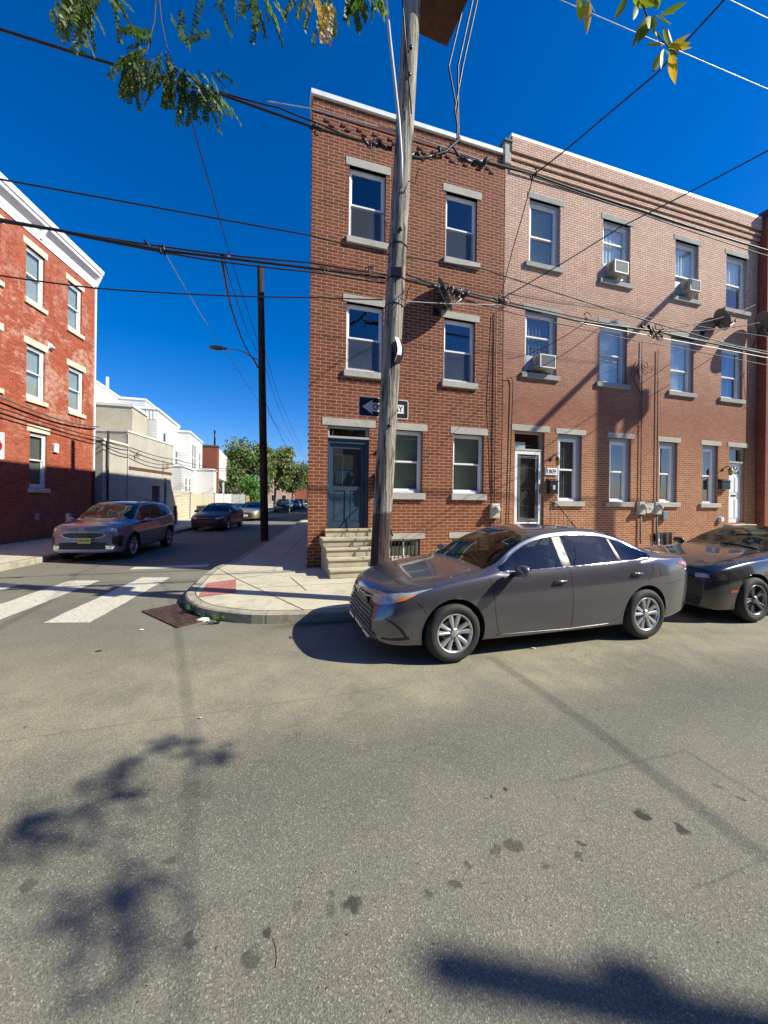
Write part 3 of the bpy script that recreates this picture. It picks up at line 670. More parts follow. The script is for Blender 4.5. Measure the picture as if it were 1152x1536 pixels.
# steps of the two doors (mostly hidden by the parked cars)
for (a, b) in ((5.55, 6.86), (14.2, 15.4)):
    st = MB()
    for i in range(5): st.box(a, b, -(1.3 - i * .26), -.001, .15 + rise * i, .15 + rise * (i + 1))
    so = st.build('steps', STEPC, HB, bevel=.012)
    if a < 10:
        m_ = MB(); rx = b + .0
        m_.tube([(rx, -.06, 1.80), (rx, -.35, 1.72), (rx, -1.25, .95)], .014, 8); m_.tube([(rx, -1.2, .2), (rx, -1.25, .95)], .012, 8)
        for k in range(7): yy = -.12 - k * .16; m_.tube([(rx, yy, .35), (rx, yy, 1.79 - max(0, (-.35 - yy)) * .86 * 1.0 - .02)], .007, 6)
        m_.build('handrail', BLACKM, so)
# the low railing by the first window of B
# ================================================================= HOUSE C : right edge
BRC = brick('brick_plum', (.20, .055, .035), (.27, .08, .05), (.26, .12, .09), .225, .0775, .007, None, sat=.2)
HC = thing('row_house', 'plum red brick house at the right edge, standing slightly forward of its neighbour', 'house', FM)
X2, X3, PC = 15.77, 21.4, -.27
wc = [(16.6, 17.6, 1.2, 3.7), (16.7, 17.7, 5.3, 7.2), (16.7, 17.7, 8.5, 10.3), (19.3, 20.3, 1.6, 3.7), (19.3, 20.3, 5.3, 7.2), (19.3, 20.3, 8.5, 10.3)]
m_ = MB(); wall_holes(m_, X2, X3, 0, 11.9, wc, PC, .2); m_.quad((X2, PC, 0), (X2, PC, 11.9), (X2, 11, 11.9), (X2, 11, 0)); m_.quad((X3, PC, 0), (X3, 11, 0), (X3, 11, 11.9), (X3, PC, 11.9)); m_.quad((X2, 11, 0), (X2, 11, 11.9), (X3, 11, 11.9), (X3, 11, 0))
m_.build('wall', BRC, HC)
m_ = MB(); m_.box(X2 - .06, X3, PC - .12, .3, 11.9, 12.12); m_.build('coping', mat('dark_cornice', (.05, .03, .03), .6), HC); m_ = MB(); m_.quad((X2, .2, 11.7), (X3, .2, 11.7), (X3, 11, 11.6), (X2, 11, 11.6)); m_.build('roof', CACHE['roof_tar'], HC)
for w in wc:
    HCW = window(HC, w[0], w[1], w[2], w[3], PC + .08, fm=WOODW, screen=False, blind=('cloth', CURT, 0))
# ================================================================= left side of the side street
def exL(t, o, uv, base, mc, fac):
    n1 = t.noise(uv, .55, 7, .72, .6); n2 = t.noise(uv, 4.5, 7, .8)
    sp = t.n('ShaderNodeSeparateXYZ'); t.l(o, sp.inputs[0])
    hz = t.math('MULTIPLY', t.ramp(sp.outputs[2], 3.4, 5.2), t.ramp(sp.outputs[2], 11.2, 8.6))
    sc_ = t.n('ShaderNodeSeparateColor'); t.l(base, sc_.inputs[0]); n1 = t.math('ADD', n1, t.math('MULTIPLY', t.math('SUBTRACT', sc_.outputs[0], .29), .45))
    f = t.math('MULTIPLY', t.ramp(n1, .47, .55), t.ramp(n2, .40, .56)); f = t.math('MULTIPLY', f, t.ramp(hz, 0, 1, .12, .85))
    base = t.mix(f, base, (.50, .33, .26)); mc = t.mix(f, mc, (.60, .46, .37))
    dk = t.math('MULTIPLY', t.ramp(t.noise(uv, .8, 6, .7), .56, .66), .55)
    base = t.mix(dk, base, (.20, .035, .03))
    return base, mc
BRL = brick('brick_stained_orange', (.235, .046, .026), (.35, .082, .038), (.42, .15, .085), .22, .072, .007, exL, sat=.25)
HL = thing('row_house', 'orange-red brick house with peeling whitish stains and a white cornice, at the left edge', 'house', LM)
wL = [(-4.19, -3.32, 8.78, 10.68), (-2.07, -1.2, 8.7, 10.6), (-4.12, -3.25, 5.3, 7.2), (-1.97, -1.05, 5.32, 7.15), (-3.94, -3.1, 2.06, 4.1), (-6.15, -5.23, 8.8, 10.7), (-6.1, -5.2, 5.3, 7.2), (-8.4, -7.5, 8.8, 10.7), (-8.4, -7.5, 5.3, 7.2), (-6.6, -5.7, 2.06, 4.1)]
m_ = MB(); wall_holes(m_, -11, -.3, 0, 11.5, wL, 0, .2)
m_.quad((-.3, 0, 0), (-.3, 9, 0), (-.3, 9, 11.5), (-.3, 0, 11.5)); m_.quad((-11, 9, 0), (-11, 0, 0), (-11, 0, 11.5), (-11, 9, 11.5)); m_.quad((-.3, 9, 0), (-11, 9, 0), (-11, 9, 11.5), (-.3, 9, 11.5))
m_.build('wall', BRL, HL)
prof = [(0, 11.16), (.03, 11.16), (.03, 11.32), (.05, 11.34), (.06, 11.5), (.27, 11.68), (.28, 11.78), (.32, 11.81), (.36, 11.95), (.34, 12.0), (0, 12.0)]
m_ = MB(); vs = [(-11, -p, z) for p, z in prof] + [(-.28, -p, z) for p, z in prof]; n_ = len(prof)
m_.add(vs, [(i, n_ + i, n_ + (i + 1) % n_, (i + 1) % n_) for i in range(n_)] + [tuple(range(n_ - 1, -1, -1)), tuple(range(n_, 2 * n_))])
m_.build('cornice', mat('white_cornice', (.78, .79, .80), .45, var=.06, bump=.05, dirt=((.5, .47, .43), .4)), HL)
m_ = MB()
for x in (-10.8, -7.2, -3.6, -.36): 
    m_ = MB(); m_.add([(x - .06, -.03, 11.2), (x + .06, -.03, 11.2), (x + .06, -.08, 11.24), (x - .06, -.08, 11.24), (x - .06, -.03, 11.7), (x + .06, -.03, 11.7), (x + .06, -.30, 11.73), (x - .06, -.30, 11.73)], [(0, 3, 2, 1), (4, 5, 6, 7), (0, 1, 5, 4), (1, 2, 6, 5), (2, 3, 7, 6), (3, 0, 4, 7)]); m_.build('cornice_bracket', CACHE['white_cornice'], HL, bevel=.01)
m_ = MB(); m_.quad((-11, 0, 11.95), (-.28, 0, 11.95), (-.28, 9, 11.8), (-11, 9, 11.8)); m_.box(-.299, -.22, .0, 9, 11.4, 11.8); m_.box(-11, -.3, 8.9, 9, 11.5, 11.8); m_.build('roof', CACHE['roof_tar'], HL)
LIM = mat('pale_limestone', (.62, .54, .43), .8, var=.12, bump=.2, dirt=((.45, .28, .2), .5))
for i, w in enumerate(wL):
    fo = window(HL, w[0], w[1], w[2], w[3], .07, fm=WOODW, screen=False, fw=.09, sash=.05, blind=('slats', BLW, 0) if i != 4 else ('cloth', CURT, 0))
    lintel(fo, w[0] - .14, w[1] + .12, w[3], w[3] + .24, LIM, out=.02); sill(fo, w[0] - .06, w[1] + .1, w[2], .17, LIM)
m_ = MB(); m_.box(-.36, -.28, -.05, .0, 2.9, 11.16); m_.build('corner_trim', WHITE, HL)
m_ = MB(); m_.tube([(-.33, -.05, 2.9), (-.33, -.05, .2)], .05, 8); m_.build('downpipe', BLACKP, HL)
def small_box(name, label, cat, M, parts, group=None):
    o = thing(name, label, cat, M, group)
    for nm, mb, mt in parts: mb.build(nm, mt, o, bevel=.004)
    return o
v1 = MB().box(-.12, .12, -.02, 0, -.13, .13); v2 = MB().add([(-.1, -.02, .1), (.1, -.02, .1), (.1, -.16, -.04), (-.1, -.16, -.04), (-.1, -.02, -.1), (.1, -.02, -.1)], [(0, 3, 2, 1), (0, 4, 3), (1, 2, 5), (3, 4, 5, 2)])
small_box('dryer_vent', 'small white hooded vent high on the stained orange brick wall', 'vent', LM @ Matrix.Translation((-3.02, 0, 7.5)), [('plate', v1, WHITE), ('hood', v2, WHITE)])
small_box('utility_box', 'small white plastic box on the orange brick wall above the shadow line', 'utility box', LM @ Matrix.Translation((-2.72, 0, 3.65)), [('cover', MB().box(-.11, .11, -.09, 0, -.17, .17), WHITE), ('hinge', MB().box(-.125, -.11, -.06, 0, -.12, .12), GALV)])
small_box('wall_socket', 'little grey socket box low on the shaded brick wall', 'utility box', LM @ Matrix.Translation((-3.6, 0, 1.0)), [('cover', MB().box(-.08, .08, -.05, 0, -.12, .12), GALV), ('flap', MB().box(-.05, .05, -.06, -.05, -.05, .06), GREYT)])
# stucco garage
STU = concrete('old_stucco', (.37, .355, .31), (.49, .47, .41), (.22, .19, .15), st=.5)
STW = concrete('stucco_white', (.62, .62, .58), (.72, .72, .68), (.3, .3, .28), st=.35)
HG = thing('garage', 'long cream stucco garage with a rusty beam and a small dark door', 'garage', LM)
def hexa(mb, x0, x1, y0, y1, z0, z1, m=0, **k): mb.box(x0, x1, y0, y1, z0, z1, m); return mb
m_ = MB(); wall_holes(m_, .40, 2.5, 0, 4.42, [], 0, .1); wall_holes(m_, 2.5, 8.15, 0, 5.18, [(5.23, 6.27, .15, 2.43), (6.85, 7.2, .15, 2.97)], 0, .22)
m_.quad((.40, 0, 0), (.40, 0, 4.42), (.40, 5.5, 4.42), (.40, 5.5, 0)); m_.quad((8.15, 0, 0), (8.15, 5.5, 0), (8.15, 5.5, 5.18), (8.15, 0, 5.18)); m_.quad((2.5, 0, 4.42), (2.5, 0, 5.18), (2.5, 5.5, 5.18), (2.5, 5.5, 4.42)); m_.quad((.4, 5.5, 0), (.4, 5.5, 4.4), (8.15, 5.5, 4.4), (8.15, 5.5, 0))
m_.build('wall', STU, HG)
m_ = MB(); m_.box(.36, 2.45, -.05, 5.6, 4.42, 4.52); m_.box(2.46, 8.2, -.04, 5.6, 5.18, 5.27); m_.build('coping', STW, HG)
m_ = MB(); m_.box(2.62, 7.9, -.03, 0, 3.22, 3.38); m_.build('beam', mat('rusty_beam', (.11, .045, .03), .8, var=.4), HG)
m_ = MB(); m_.box(5.23, 6.27, .12, .16, .15, 2.43); m_.box(6.85, 7.2, .15, .19, .15, 2.97); m_.build('door', mat('dark_red_door', (.055, .02, .02), .7), HG)
m_ = MB(); m_.tube([(2.5, -.04, .2), (2.5, -.04, 5.1)], .025, 8); m_.build('downpipe', GREYT, HG)
m_ = MB(); m_.tube([(.62, -.10, .15), (.62, -.10, 4.9)], .05, 8); m_.tube([(.2, .3, .15), (.2, .3, 4.4)], .05, 8); m_.build('service_pipe', BLACKP, HG)
T_ = LM @ Matrix.Translation((.7, 1.6, 4.5))
o = thing('roof_fan', 'white drum shaped fan on the low garage roof', 'roof fan', T_)
m_ = MB(); m_.lathe([(0, 1.05), (.42, 1.05), (.5, 1.0), (.5, .45), (.38, .42), (.36, .2)], 20); m_.build('drum', WHITE, o); m_ = MB(); m_.lathe([(.38, .2), (.72, .16), (.72, .08), (.4, 0)], 20); m_.build('base', WHITE, o)
# siding
def siding(name, col, pitch=.2):
    t = NT(name); uv = t.uv(); sp = t.n('ShaderNodeSeparateXYZ'); t.l(uv, sp.inputs[0])
    fr = t.math('FRACT', t.math('DIVIDE', sp.outputs[1], pitch))
    ln = t.ramp(fr, .0, .18, .85, 0)
    c = t.mix(t.ramp(t.noise(t.obj(), .8, 5, .7), .4, .8, 0, .3), col, tuple(x * .8 for x in col)); c = t.mix(ln, c, (.18, .19, .22))
    t.bsdf(c, .5, 0, t.bump(fr, .6, .03), 0, .4); return t.mat
SID = siding('white_siding', (.72, .72, .70)); SID2 = siding('pale_grey_siding', (.58, .60, .62)); 
BRK = brick('brick_far', (.22, .06, .035), (.28, .085, .05), (.25, .13, .09), .22, .075, .008)
def block(label, px, Z, w, d, h, wallm, trim=COPE, wins=(), z0=0., name='row_house', front=(), cat='house'):
    K = at(px, HZ, Z); K.z = 0
    hb = thing(name, label, cat, Matrix.Translation(K) @ Matrix.Rotation(PHI, 4, 'Z'))
    m_ = MB(); m_.box(-w, 0, 0, d, z0, h); m_.build('wall', wallm, hb)
    m_ = MB(); m_.box(-w - .08, .08, -.08, d + .05, h, h + .16); m_.build('roof', trim, hb)
    for (y0, y1, a, b) in wins:
        m_ = MB(); m_.box(-.01, .05, y0 - .08, y1 + .08, a - .08, a); m_.box(-.01, .05, y0 - .08, y1 + .08, b, b + .08); m_.box(-.01, .05, y0 - .08, y0, a, b); m_.box(-.01, .05, y1, y1 + .08, a, b); m_.box(-.01, .045, y0, y1, (a + b) / 2 - .03, (a + b) / 2 + .03)
        fo = m_.build('window', WHITE, hb); m_ = MB(); m_.quad((.02, y0, a), (.02, y1, a), (.02, y1, b), (.02, y0, b)); m_.build('pane', mat('dark_pane', (.02, .025, .03), .08), fo)
    for (x0, x1, a, b) in front:
        m_ = MB(); m_.box(x0 - .07, x1 + .07, -.05, .01, a - .07, a); m_.box(x0 - .07, x1 + .07, -.05, .01, b, b + .07); m_.box(x0 - .07, x0, -.05, .01, a, b); m_.box(x1, x1 + .07, -.05, .01, a, b)
        fo = m_.build('window', WHITE, hb); m_ = MB(); m_.quad((x0, -.02, a), (x1, -.02, a), (x1, -.02, b), (x0, -.02, b)); m_.build('pane', CACHE['dark_pane'], fo)
    return hb
block('beige patchy stucco block behind the garage with a white cap', 197, 24, 3.4, 3, 7.35, concrete('beige_stucco', (.42, .37, .27), (.50, .47, .40), (.3, .32, .33), st=.6), STW)
s0 = block('tallest white sided house, just above the garage with a small square window', 142, 30, 4, 5.6, 10.6, SID, wins=[(.6, 1.4, 6.6, 7.6)])
m_ = MB(); m_.tube([(.1, 1.9, 7), (.1, 1.9, 11.6)], .12, 8); m_.build('vent_pipe', WHITE, s0)
block('white sided house at the back with a flat top and a narrow vent slot', 216, 35, 6, 3.4, 10.5, SID2, front=[(-1.2, -1.0, 8.6, 9.9)])
s2 = block('white sided house with ribbed fascia and one tall window facing the side street', 234, 27.4, 6, 7.3, 7.95, SID, wins=[(1.6, 2.4, 4.9, 6.6), (5.6, 6.6, 4.5, 5.7)])
m_ = MB(); 
for k in range(26): m_.box(-.1 - k * .23 - .12, -.1 - k * .23, -.03, 0, 7.25, 7.9)
m_.build('fascia', WHITE, s2)
m_ = MB(); m_.box(.01, .3, 5.5, 6.3, 3.9, 4.6); m_.build('wall_unit', GREYT, s2)
block('white sided house in the middle of the row with a pair of tall windows', 283, 34, 4, 7.2, 7.45, SID, wins=[(1.2, 1.9, 4.2, 6.6), (2.3, 3.0, 4.2, 6.6), (5.0, 5.8, 4.6, 6.2)])
s4 = block('brown brick house end with a white overhanging side bay', 326, 43, 4, 1.2, 7.4, BRK, trim=mat('brown_trim', (.12, .1, .09), .7))
m_ = MB(); m_.box(-3.2, 0, 1.21, 15, 3.9, 7.3); m_.build('bay', SID, s4); m_ = MB(); m_.box(-3, -2.8, 14, 14.2, 0, 3.9); m_.box(-.3, -.1, 8, 8.2, 0, 3.9); m_.box(-3.2, -.4, 3, 3.2, 0, 3.9); m_.build('post', WOODW, s4)
m_ = MB(); m_.tube([(-.4, .5, 7.4), (-.4, .5, 9.3)], .1, 8); m_.build('chimney_pipe', BLACKM, s4)
block('low white sided rear extension with two small windows above the yard wall', 272, 30, 3, 5.2, 4.15, SID2, wins=[(1.2, 1.9, 2.1, 3.3), (2.7, 3.4, 2.1, 3.3)])
block('low white sided shed beside the fences', 320, 38, 5, 2.2, 4.4, SID)
block('far small grey building past the brown brick house end', 350, 62, 4, 6, 9.0, SID2)
# yard wall and fences
CMU = brick('cinder_block', (.45, .41, .31), (.52, .47, .37), (.33, .30, .23), .40, .20, .01, None, sat=.12)
YW = thing('yard_wall', 'low tan cinder block yard wall beside the stucco garage', 'wall', LM)
MB().box(8.2, 11.1, 0, .2, 0, 2.12).build('wall', CMU, YW); MB().box(8.17, 11.13, -.02, .22, 2.12, 2.2).build('coping', STW, YW)
rr = random.Random(3)
def fence(label, x0, x1, h, m, post, board=.14, gap=.008):
    f = thing('fence', label, 'fence', LM)
    b = MB(); x = x0 + .1
    while x < x1 - .1: b.box(x, x + board, .02, .045, .18, h + rr.uniform(-.02, .02)); x += board + gap
    b.build('boards', m, f)
    b = MB(); b.box(x0 + .05, x1 - .05, .045, .09, .5, .6); b.box(x0 + .05, x1 - .05, .045, .09, h - .4, h - .3); b.build('rail', post, f)
    for x in (x0, (x0 + x1) / 2, x1): MB().box(x - .05, x + .05, 0, .1, .1, h + .08).build('post', post, f)
fence('tan plywood fence next to the cinder block wall', 11.35, 16.8, 2.05, mat('tan_boards', (.46, .42, .30), .8, var=.15), GREYT, .6)
fence('whitish board fence in the middle of the yards', 17.0, 22.5, 2.1, mat('white_boards', (.58, .58, .54), .8, var=.15), GALV, .5)
fence('grey metal sheet fence behind the gold car', 22.7, 28.4, 2.1, mat('grey_boards', (.33, .35, .36), .6, var=.12), GALV, .3)
fence('orange-tan picket fence near the green vines', 28.7, 33.6, 2.0, mat('orange_boards', (.42, .30, .16), .8, var=.2), mat('dark_post', (.1, .08, .07), .8), .12, .08)
def post_(label, P, h, r, m, name='bollard'):
    o = thing(name, label, 'bollard', Matrix.Translation(P)); MB().lathe([(r, 0), (r, h - .03), (r * .8, h), (0, h)], 14).build('post', m, o); MB().lathe([(r * 1.5, 0), (r * 1.5, .04), (r, .045)], 14).build('base', m, o)
post_('rust brown steel bollard between the two nearest parked cars', at(263, HZ, 22.8) * 1 - Vector((0, 0, CH - .15)), 1.25, .09, mat('rust_steel', (.10, .035, .02), .8, var=.4))
post_('grey steel bollard behind the silver crossover', at(103, HZ, 13.4) - Vector((0, 0, CH - .15)), 1.15, .08, GALV)

# ================================================================= far end
block('distant pink-red brick house behind the street trees', 470, 105, 10, 10, 6.2, BRK, front=[(-9, -8.2, 3.8, 5.4), (-7, -6.2, 3.8, 5.4), (-5, -4.2, 3.8, 5.4), (-9, -8.2, .8, 2.4), (-6, -5.2, .8, 2.4)])
block('distant tan and red brick house seen under the tree crowns', 438, 98, 8, 6, 6.0, brick('brick_tan', (.42, .25, .18), (.50, .33, .24), (.5, .42, .34)), front=[(-7, -6, .9, 2.4), (-5, -4, .9, 2.4), (-2.5, -1.5, .9, 2.4), (-7, -6, 3.6, 5.2), (-4, -3, 3.6, 5.2)])
block('distant tall brick house at the end of the side street', 505, 125, 14, 10, 9.2, BRK, front=[(-13, -12, 5, 7), (-10, -9, 5, 7), (-13, -12, 1, 3), (-10, -9, 1, 3)])
# the rear neighbour beyond the corner house: shades the far pavement
ob = thing('row_house', 'brick house behind the corner house further up the side street', 'house', FM)
m_ = MB(); yb = 19.3; m_.prism([(.181 * yb, yb), (9, yb), (9, 34), (.181 * 34, 34)], 0, 9.5); m_.build('wall', BRK, ob); m_ = MB(); m_.prism([(.181 * yb - .1, yb - .1), (9, yb - .1), (9, 34.1), (.181 * 34 - .1, 34.1)], 9.5, 9.65); m_.build('roof', COPE, ob)
ob = thing('row_house', 'second brick house up the right side of the side street', 'house', FM)
m_ = MB(); m_.prism([(.181 * 36, 36), (14, 36), (14, 60), (.181 * 60, 60)], 0, 8.5); m_.build('wall', BRK, ob); m_ = MB(); m_.prism([(.181 * 36, 36), (14, 36), (14, 60), (.181 * 60, 60)], 8.5, 8.6); m_.build('roof', COPE, ob)
# houses across the main street, behind the camera (seen in glass and paint reflections)
OM = Matrix.Translation(un(24, -6.6)) @ Matrix.Rotation(PHI + math.pi, 4, 'Z')
for k in range(6):
    hh = 7.2 + (k * 37 % 10) * .06
    ho = thing('row_house', ['two storey house across the street, ' + s for s in ('far right behind the camera', 'second from the right behind the camera', 'to the right behind the camera', 'straight behind the camera', 'to the left behind the camera', 'far left behind the camera')][k], 'house', OM @ Matrix.Translation((k * 6.4, 0, 0)))
    wo = [(1, 2, 1.6, 3.3), (4.4, 5.4, .2, 2.7), (1, 2, 4.4, 6.1), (4.2, 5.2, 4.4, 6.1)]
    m_ = MB(); wall_holes(m_, 0, 6.38, 0, hh, wo, 0, .15); m_.build('wall', BRK if k % 2 else BRC, ho)
    for w in wo:
        m_ = MB(); m_.quad((w[0], .14, w[2]), (w[1], .14, w[2]), (w[1], .14, w[3]), (w[0], .14, w[3])); m_.box(w[0], w[1], .08, .13, (w[2] + w[3]) / 2 - .03, (w[2] + w[3]) / 2 + .03, 1); m_.box(w[0], w[1], -.02, .1, w[3] - .06, w[3], 1); m_.box(w[0] - .1, w[1] + .1, -.05, .1, w[2] - .12, w[2], 1); m_.build('window', [CACHE['dark_pane'], WHITE], ho)
    m_ = MB(); m_.box(0, 6.38, -.3, 8, hh, hh + .35); m_.build('cornice', COPE, ho)
# ================================================================= poles
def wood(name, dark_h=None, col=((.16, .14, .115), (.47, .43, .36)), grime=(.05, .03, .028)):
    t = NT(name); o = t.obj(); mp = t.n('ShaderNodeMapping'); mp.inputs['Scale'].default_value = (1, 1, .06); t.l(o, mp.inputs[0])
    g1 = t.noise(mp.outputs[0], 26, 7, .7); c = t.mix(t.ramp(g1, .36, .64), *col)
    cr = t.ramp(t.noise(mp.outputs[0], 16, 7, .72), .54, .60); c = t.mix(t.math('MULTIPLY', cr, .9), c, (.035, .027, .02))
    c = t.mix(t.ramp(t.noise(o, 2.0, 5, .7), .5, .8, 0, .4), c, (.16, .15, .13))
    if dark_h:
        sp = t.n('ShaderNodeSeparateXYZ'); t.l(o, sp.inputs[0]); hh = t.math('ADD', sp.outputs[2], t.math('MULTIPLY', t.noise(o, 3, 3), .25))
        c = t.mix(t.ramp(hh, dark_h + .14, dark_h + .08, 0, .86), c, grime)
    h = t.math('ADD', g1, t.math('MULTIPLY', cr, -.8))
    t.bsdf(c, .85, 0, t.bump(h, 1., .05), 0, .3); return t.mat
POLEW = wood('weathered_pole_wood', 1.45); POLE_SHADED = wood('shaded_pole_wood', None, ((.035, .026, .02), (.06, .045, .035)))  # second wood is dark because the corner house's shade is put into its colour
def pole(label, base, top, r0, r1, m, name='utility_pole'):
    o = thing(name, label, 'utility pole', Matrix.Translation(base)); d = top - base; n_ = 40; rr = random.Random(5)
    mb = MB(); seg = 28; vs = []
    for i in range(n_ + 1):
        f = i / n_; r = r0 + (r1 - r0) * f; c = d * f
        for k in range(seg):
            a = 2 * math.pi * k / seg; q = r * (1 + .05 * noise.noise(Vector((math.cos(a) * 1.6, math.sin(a) * 1.6, f * d.length * .5))) + .02 * noise.noise(Vector((math.cos(a) * 7, math.sin(a) * 7, f * d.length * .7))))
            vs.append((c.x + q * math.cos(a), c.y + q * math.sin(a), c.z))
    mb.add(vs, [(i * seg + k, i * seg + (k + 1) % seg, (i + 1) * seg + (k + 1) % seg, (i + 1) * seg + k) for i in range(n_) for k in range(seg)], 0, True); mb.add([(d.x, d.y, d.z + .01)] + [(d.x + r1 * math.cos(2 * math.pi * k / 12), d.y + r1 * math.sin(2 * math.pi * k / 12), d.z) for k in range(12)], [(0, k + 1, (k + 1) % 12 + 1) for k in range(12)])
    mb.build('pole_shaft', m, o); return o
NP = 6.08
b1 = atn(566.5, 890, NP); b1.z = .14; t1 = atn(616.5, 20, NP); dpole = (t1 - b1) / (t1.z - b1.z)
def P1(h): return b1 + dpole * (h - b1.z)
pole1 = pole('weathered leaning wooden utility pole with a dark creosoted base in front of the corner house', b1, P1(12.6), .156, .146, POLEW)
def loc(p): return Vector(p) - b1
m_ = MB()  # riser conduit on the near-left side of the pole
ra = P1(7.35) + Vector((-.02, -.17, 0)); m_.tube([loc(P1(6.9) + Vector((.0, -.165, 0))), loc(ra), loc(P1(8.0) + Vector((-.10, -.17, 0))), loc(P1(9.4) + Vector((-.33, -.16, 0))), loc(P1(12.4) + Vector((-.75, -.12, 0)))], .026, 10); m_.build('riser_conduit', mat('grey_pvc', (.42, .42, .42), .5), pole1)
m_ = MB(); m_.tube([loc(P1(12.4) + Vector((-.3, -.2, 0))), loc(P1(10) + Vector((-.16, -.2, 0))), loc(P1(8.1) + Vector((.1, -.17, 0)))], .011, 6)
for h in (9.2, 8.75, 3.0, 6.2): m_.lathe([(.03, 0), (.03, .03), (.0, .035)], 8, 0, Matrix.Translation(loc(P1(h) + Vector((.03, -.155, 0)))) @ Matrix.Rotation(math.pi / 2, 4, 'X'))
m_.build('ground_wire', BLACKM, pole1)
m_ = MB()
for h in (5.0, 5.45, 6.0): m_ = MB(); m_.tube([loc(P1(h) + Vector((.16 * math.cos(a), .16 * math.sin(a), .01 * math.sin(3 * a)))) for a in [k * math.pi / 12 for k in range(24)]], .008, 5).build('cable_band', BLACKM, pole1)
for (h, a) in ((6.25, -2.3), (5.1, -.9), (7.05, -.7)):
    c = P1(h); dx = Vector((math.cos(a), math.sin(a), 0)); m_ = MB(); m_.tube([loc(c + dx * .15), loc(c + dx * .28 + Vector((0, 0, -.1))), loc(c + dx * .33 + Vector((0, 0, .05))), loc(c + dx * .4 + Vector((0, 0, .12)))], .007, 5); m_.build('hook', BLACKM, pole1)
m_ = MB()
m_.box(-.09, .09, -.2, -.13, 5.42, 5.56, 0, Matrix.Translation(loc(P1(0)) + dpole * 0) @ Matrix.Translation((dpole.x * 5.45, dpole.y * 5.45, 0)))
m_.build('clamp', BLACKM, pole1)
m_ = MB(); q0 = loc(P1(7.0)); m_.add([q0 + Vector(p) for p in ((.15, -.03, .75), (.17, .03, .75), (.145, .05, -1.1), (.12, -.06, -1.1), (.12, -.07, .75), (.12, .07, .75))], [(0, 1, 2, 3)]) 
# rusty steel box on the pole top
bx = thing('equipment_box', 'rusty steel box seen from below beside the pole top', 'equipment box', Matrix.Translation(P1(10.28)) @ Matrix.Rotation(PHI + .05, 4, 'Z'))
rust = mat('rust_plate', (.13, .085, .055), .7, .3, var=.5, vs=3, dirt=((.24, .24, .20), .8))
MB().box(.20, .88, -.40, .40, 0, 1.1).build('casing', rust, bx, bevel=.01)
MB().box(.18, .90, -.42, .42, -.02, .012).build('bottom_flange', mat('rust_edge', (.07, .035, .02), .8, var=.4), bx)
MB().box(.0, .22, -.03, .03, .5, .6).box(.0, .22, -.03, .03, .9, 1.0).build('bracket', GALV, bx)
# ONE WAY sign
SM = Matrix.Translation(b1 * 0 + un(0, 0)); 
so = atn(576, 612, NP + .235)
S1 = thing('one_way_sign', 'black ONE WAY sign with a white left arrow fixed behind the weathered pole', 'sign', Matrix.Translation(so) @ Matrix.Rotation(PHI, 4, 'Z'))
SBLK = mat('sign_black', (.012, .012, .013), .35, var=.05, bump=0); SWHT = mat('sign_white', (.78, .78, .76), .35, var=.05, bump=0)
def rrect(w, h, r, n=6):
    o = []
    for cx, cz, a0 in ((w - r, h - r, 0), (-w + r, h - r, 90), (-w + r, -h + r, 180), (w - r, -h + r, 270)):
        for k in range(n + 1): a = math.radians(a0 + 90 * k / n); o.append((cx + r * math.cos(a), cz + r * math.sin(a)))
    return o
def plate(mb, pts, y0, y1, m=0):
    n = len(pts); vs = [(p[0], y0, p[1]) for p in pts] + [(p[0], y1, p[1]) for p in pts]
    mb.add(vs, [tuple(range(n)), tuple(range(2 * n - 1, n - 1, -1))] + [(i, n + i, n + (i + 1) % n, (i + 1) % n) for i in range(n)], m); return mb
sw, sh = .445, .165
plate(MB(), rrect(sw, sh, .035), 0, .004).build('plate', SWHT, S1)
plate(MB(), rrect(sw - .013, sh - .013, .026), -.0015, -.0002).build('black_field', SBLK, S1)
ar = [(-.385, 0), (-.20, .125), (-.215, .075), (.36, .075), (.36, -.075), (-.215, -.075), (-.20, -.125)]
ars = MB(); ars.add([(-.385, -.003, 0), (-.20, -.003, .125), (-.215, -.003, .075), (-.215, -.003, -.075), (-.20, -.003, -.125)], [(0, 4, 3, 2, 1)]); ars.add([(-.215, -.003, -.075), (.36, -.003, -.075), (.36, -.003, .075), (-.215, -.003, .075)], [(0, 1, 2, 3)]); ars.build('arrow', SWHT, S1)
conv_text('ONE WAY', .135, Matrix.Translation((.065, -.0045, 0)) @ Matrix.Rotation(math.pi / 2, 4, 'X') @ Matrix.Scale(.86, 4, (1, 0, 0)), SBLK, 'lettering', S1, .0008, .002)
MB().box(-.02, .02, .004, .05, -.1, .1).build('bracket', GALV, S1)
# bent edge-on sign higher up the pole
so2 = P1(4.27) + Vector((.165, .0, 0))
S2 = thing('bent_sign', 'bent black-backed metal sign seen edge-on halfway up the weathered pole', 'sign', Matrix.Translation(so2))
m_ = MB(); nv, nu = 10, 10; vs = []
for i in range(nv + 1):
    for j in range(nu + 1):
        y = -.30 + .72 * j / nu; z = -.20 + .40 * i / nv
        x = .012 + .05 * (i / nv - .5) ** 2 * 2 + .06 * max(0, (-y - .08) / .22) ** 2 * math.cos(i / nv * 3) 
        x = -.02 + .05 * math.sin(math.pi * i / nv) * (1 if y < 0 else .3) - (.11 * max(0, -y - .06) / .24)
        vs.append((x, y, z + y * .28))
fs = [(i * (nu + 1) + j, i * (nu + 1) + j + 1, (i + 1) * (nu + 1) + j + 1, (i + 1) * (nu + 1) + j) for i in range(nv) for j in range(nu)]
m_.add(vs, fs, 0, True); m_.add([(x + .004, y, z) for x, y, z in vs], [tuple(reversed(f)) for f in fs], 1, True); m_.build('plate', [SBLK, SBLK], S2)
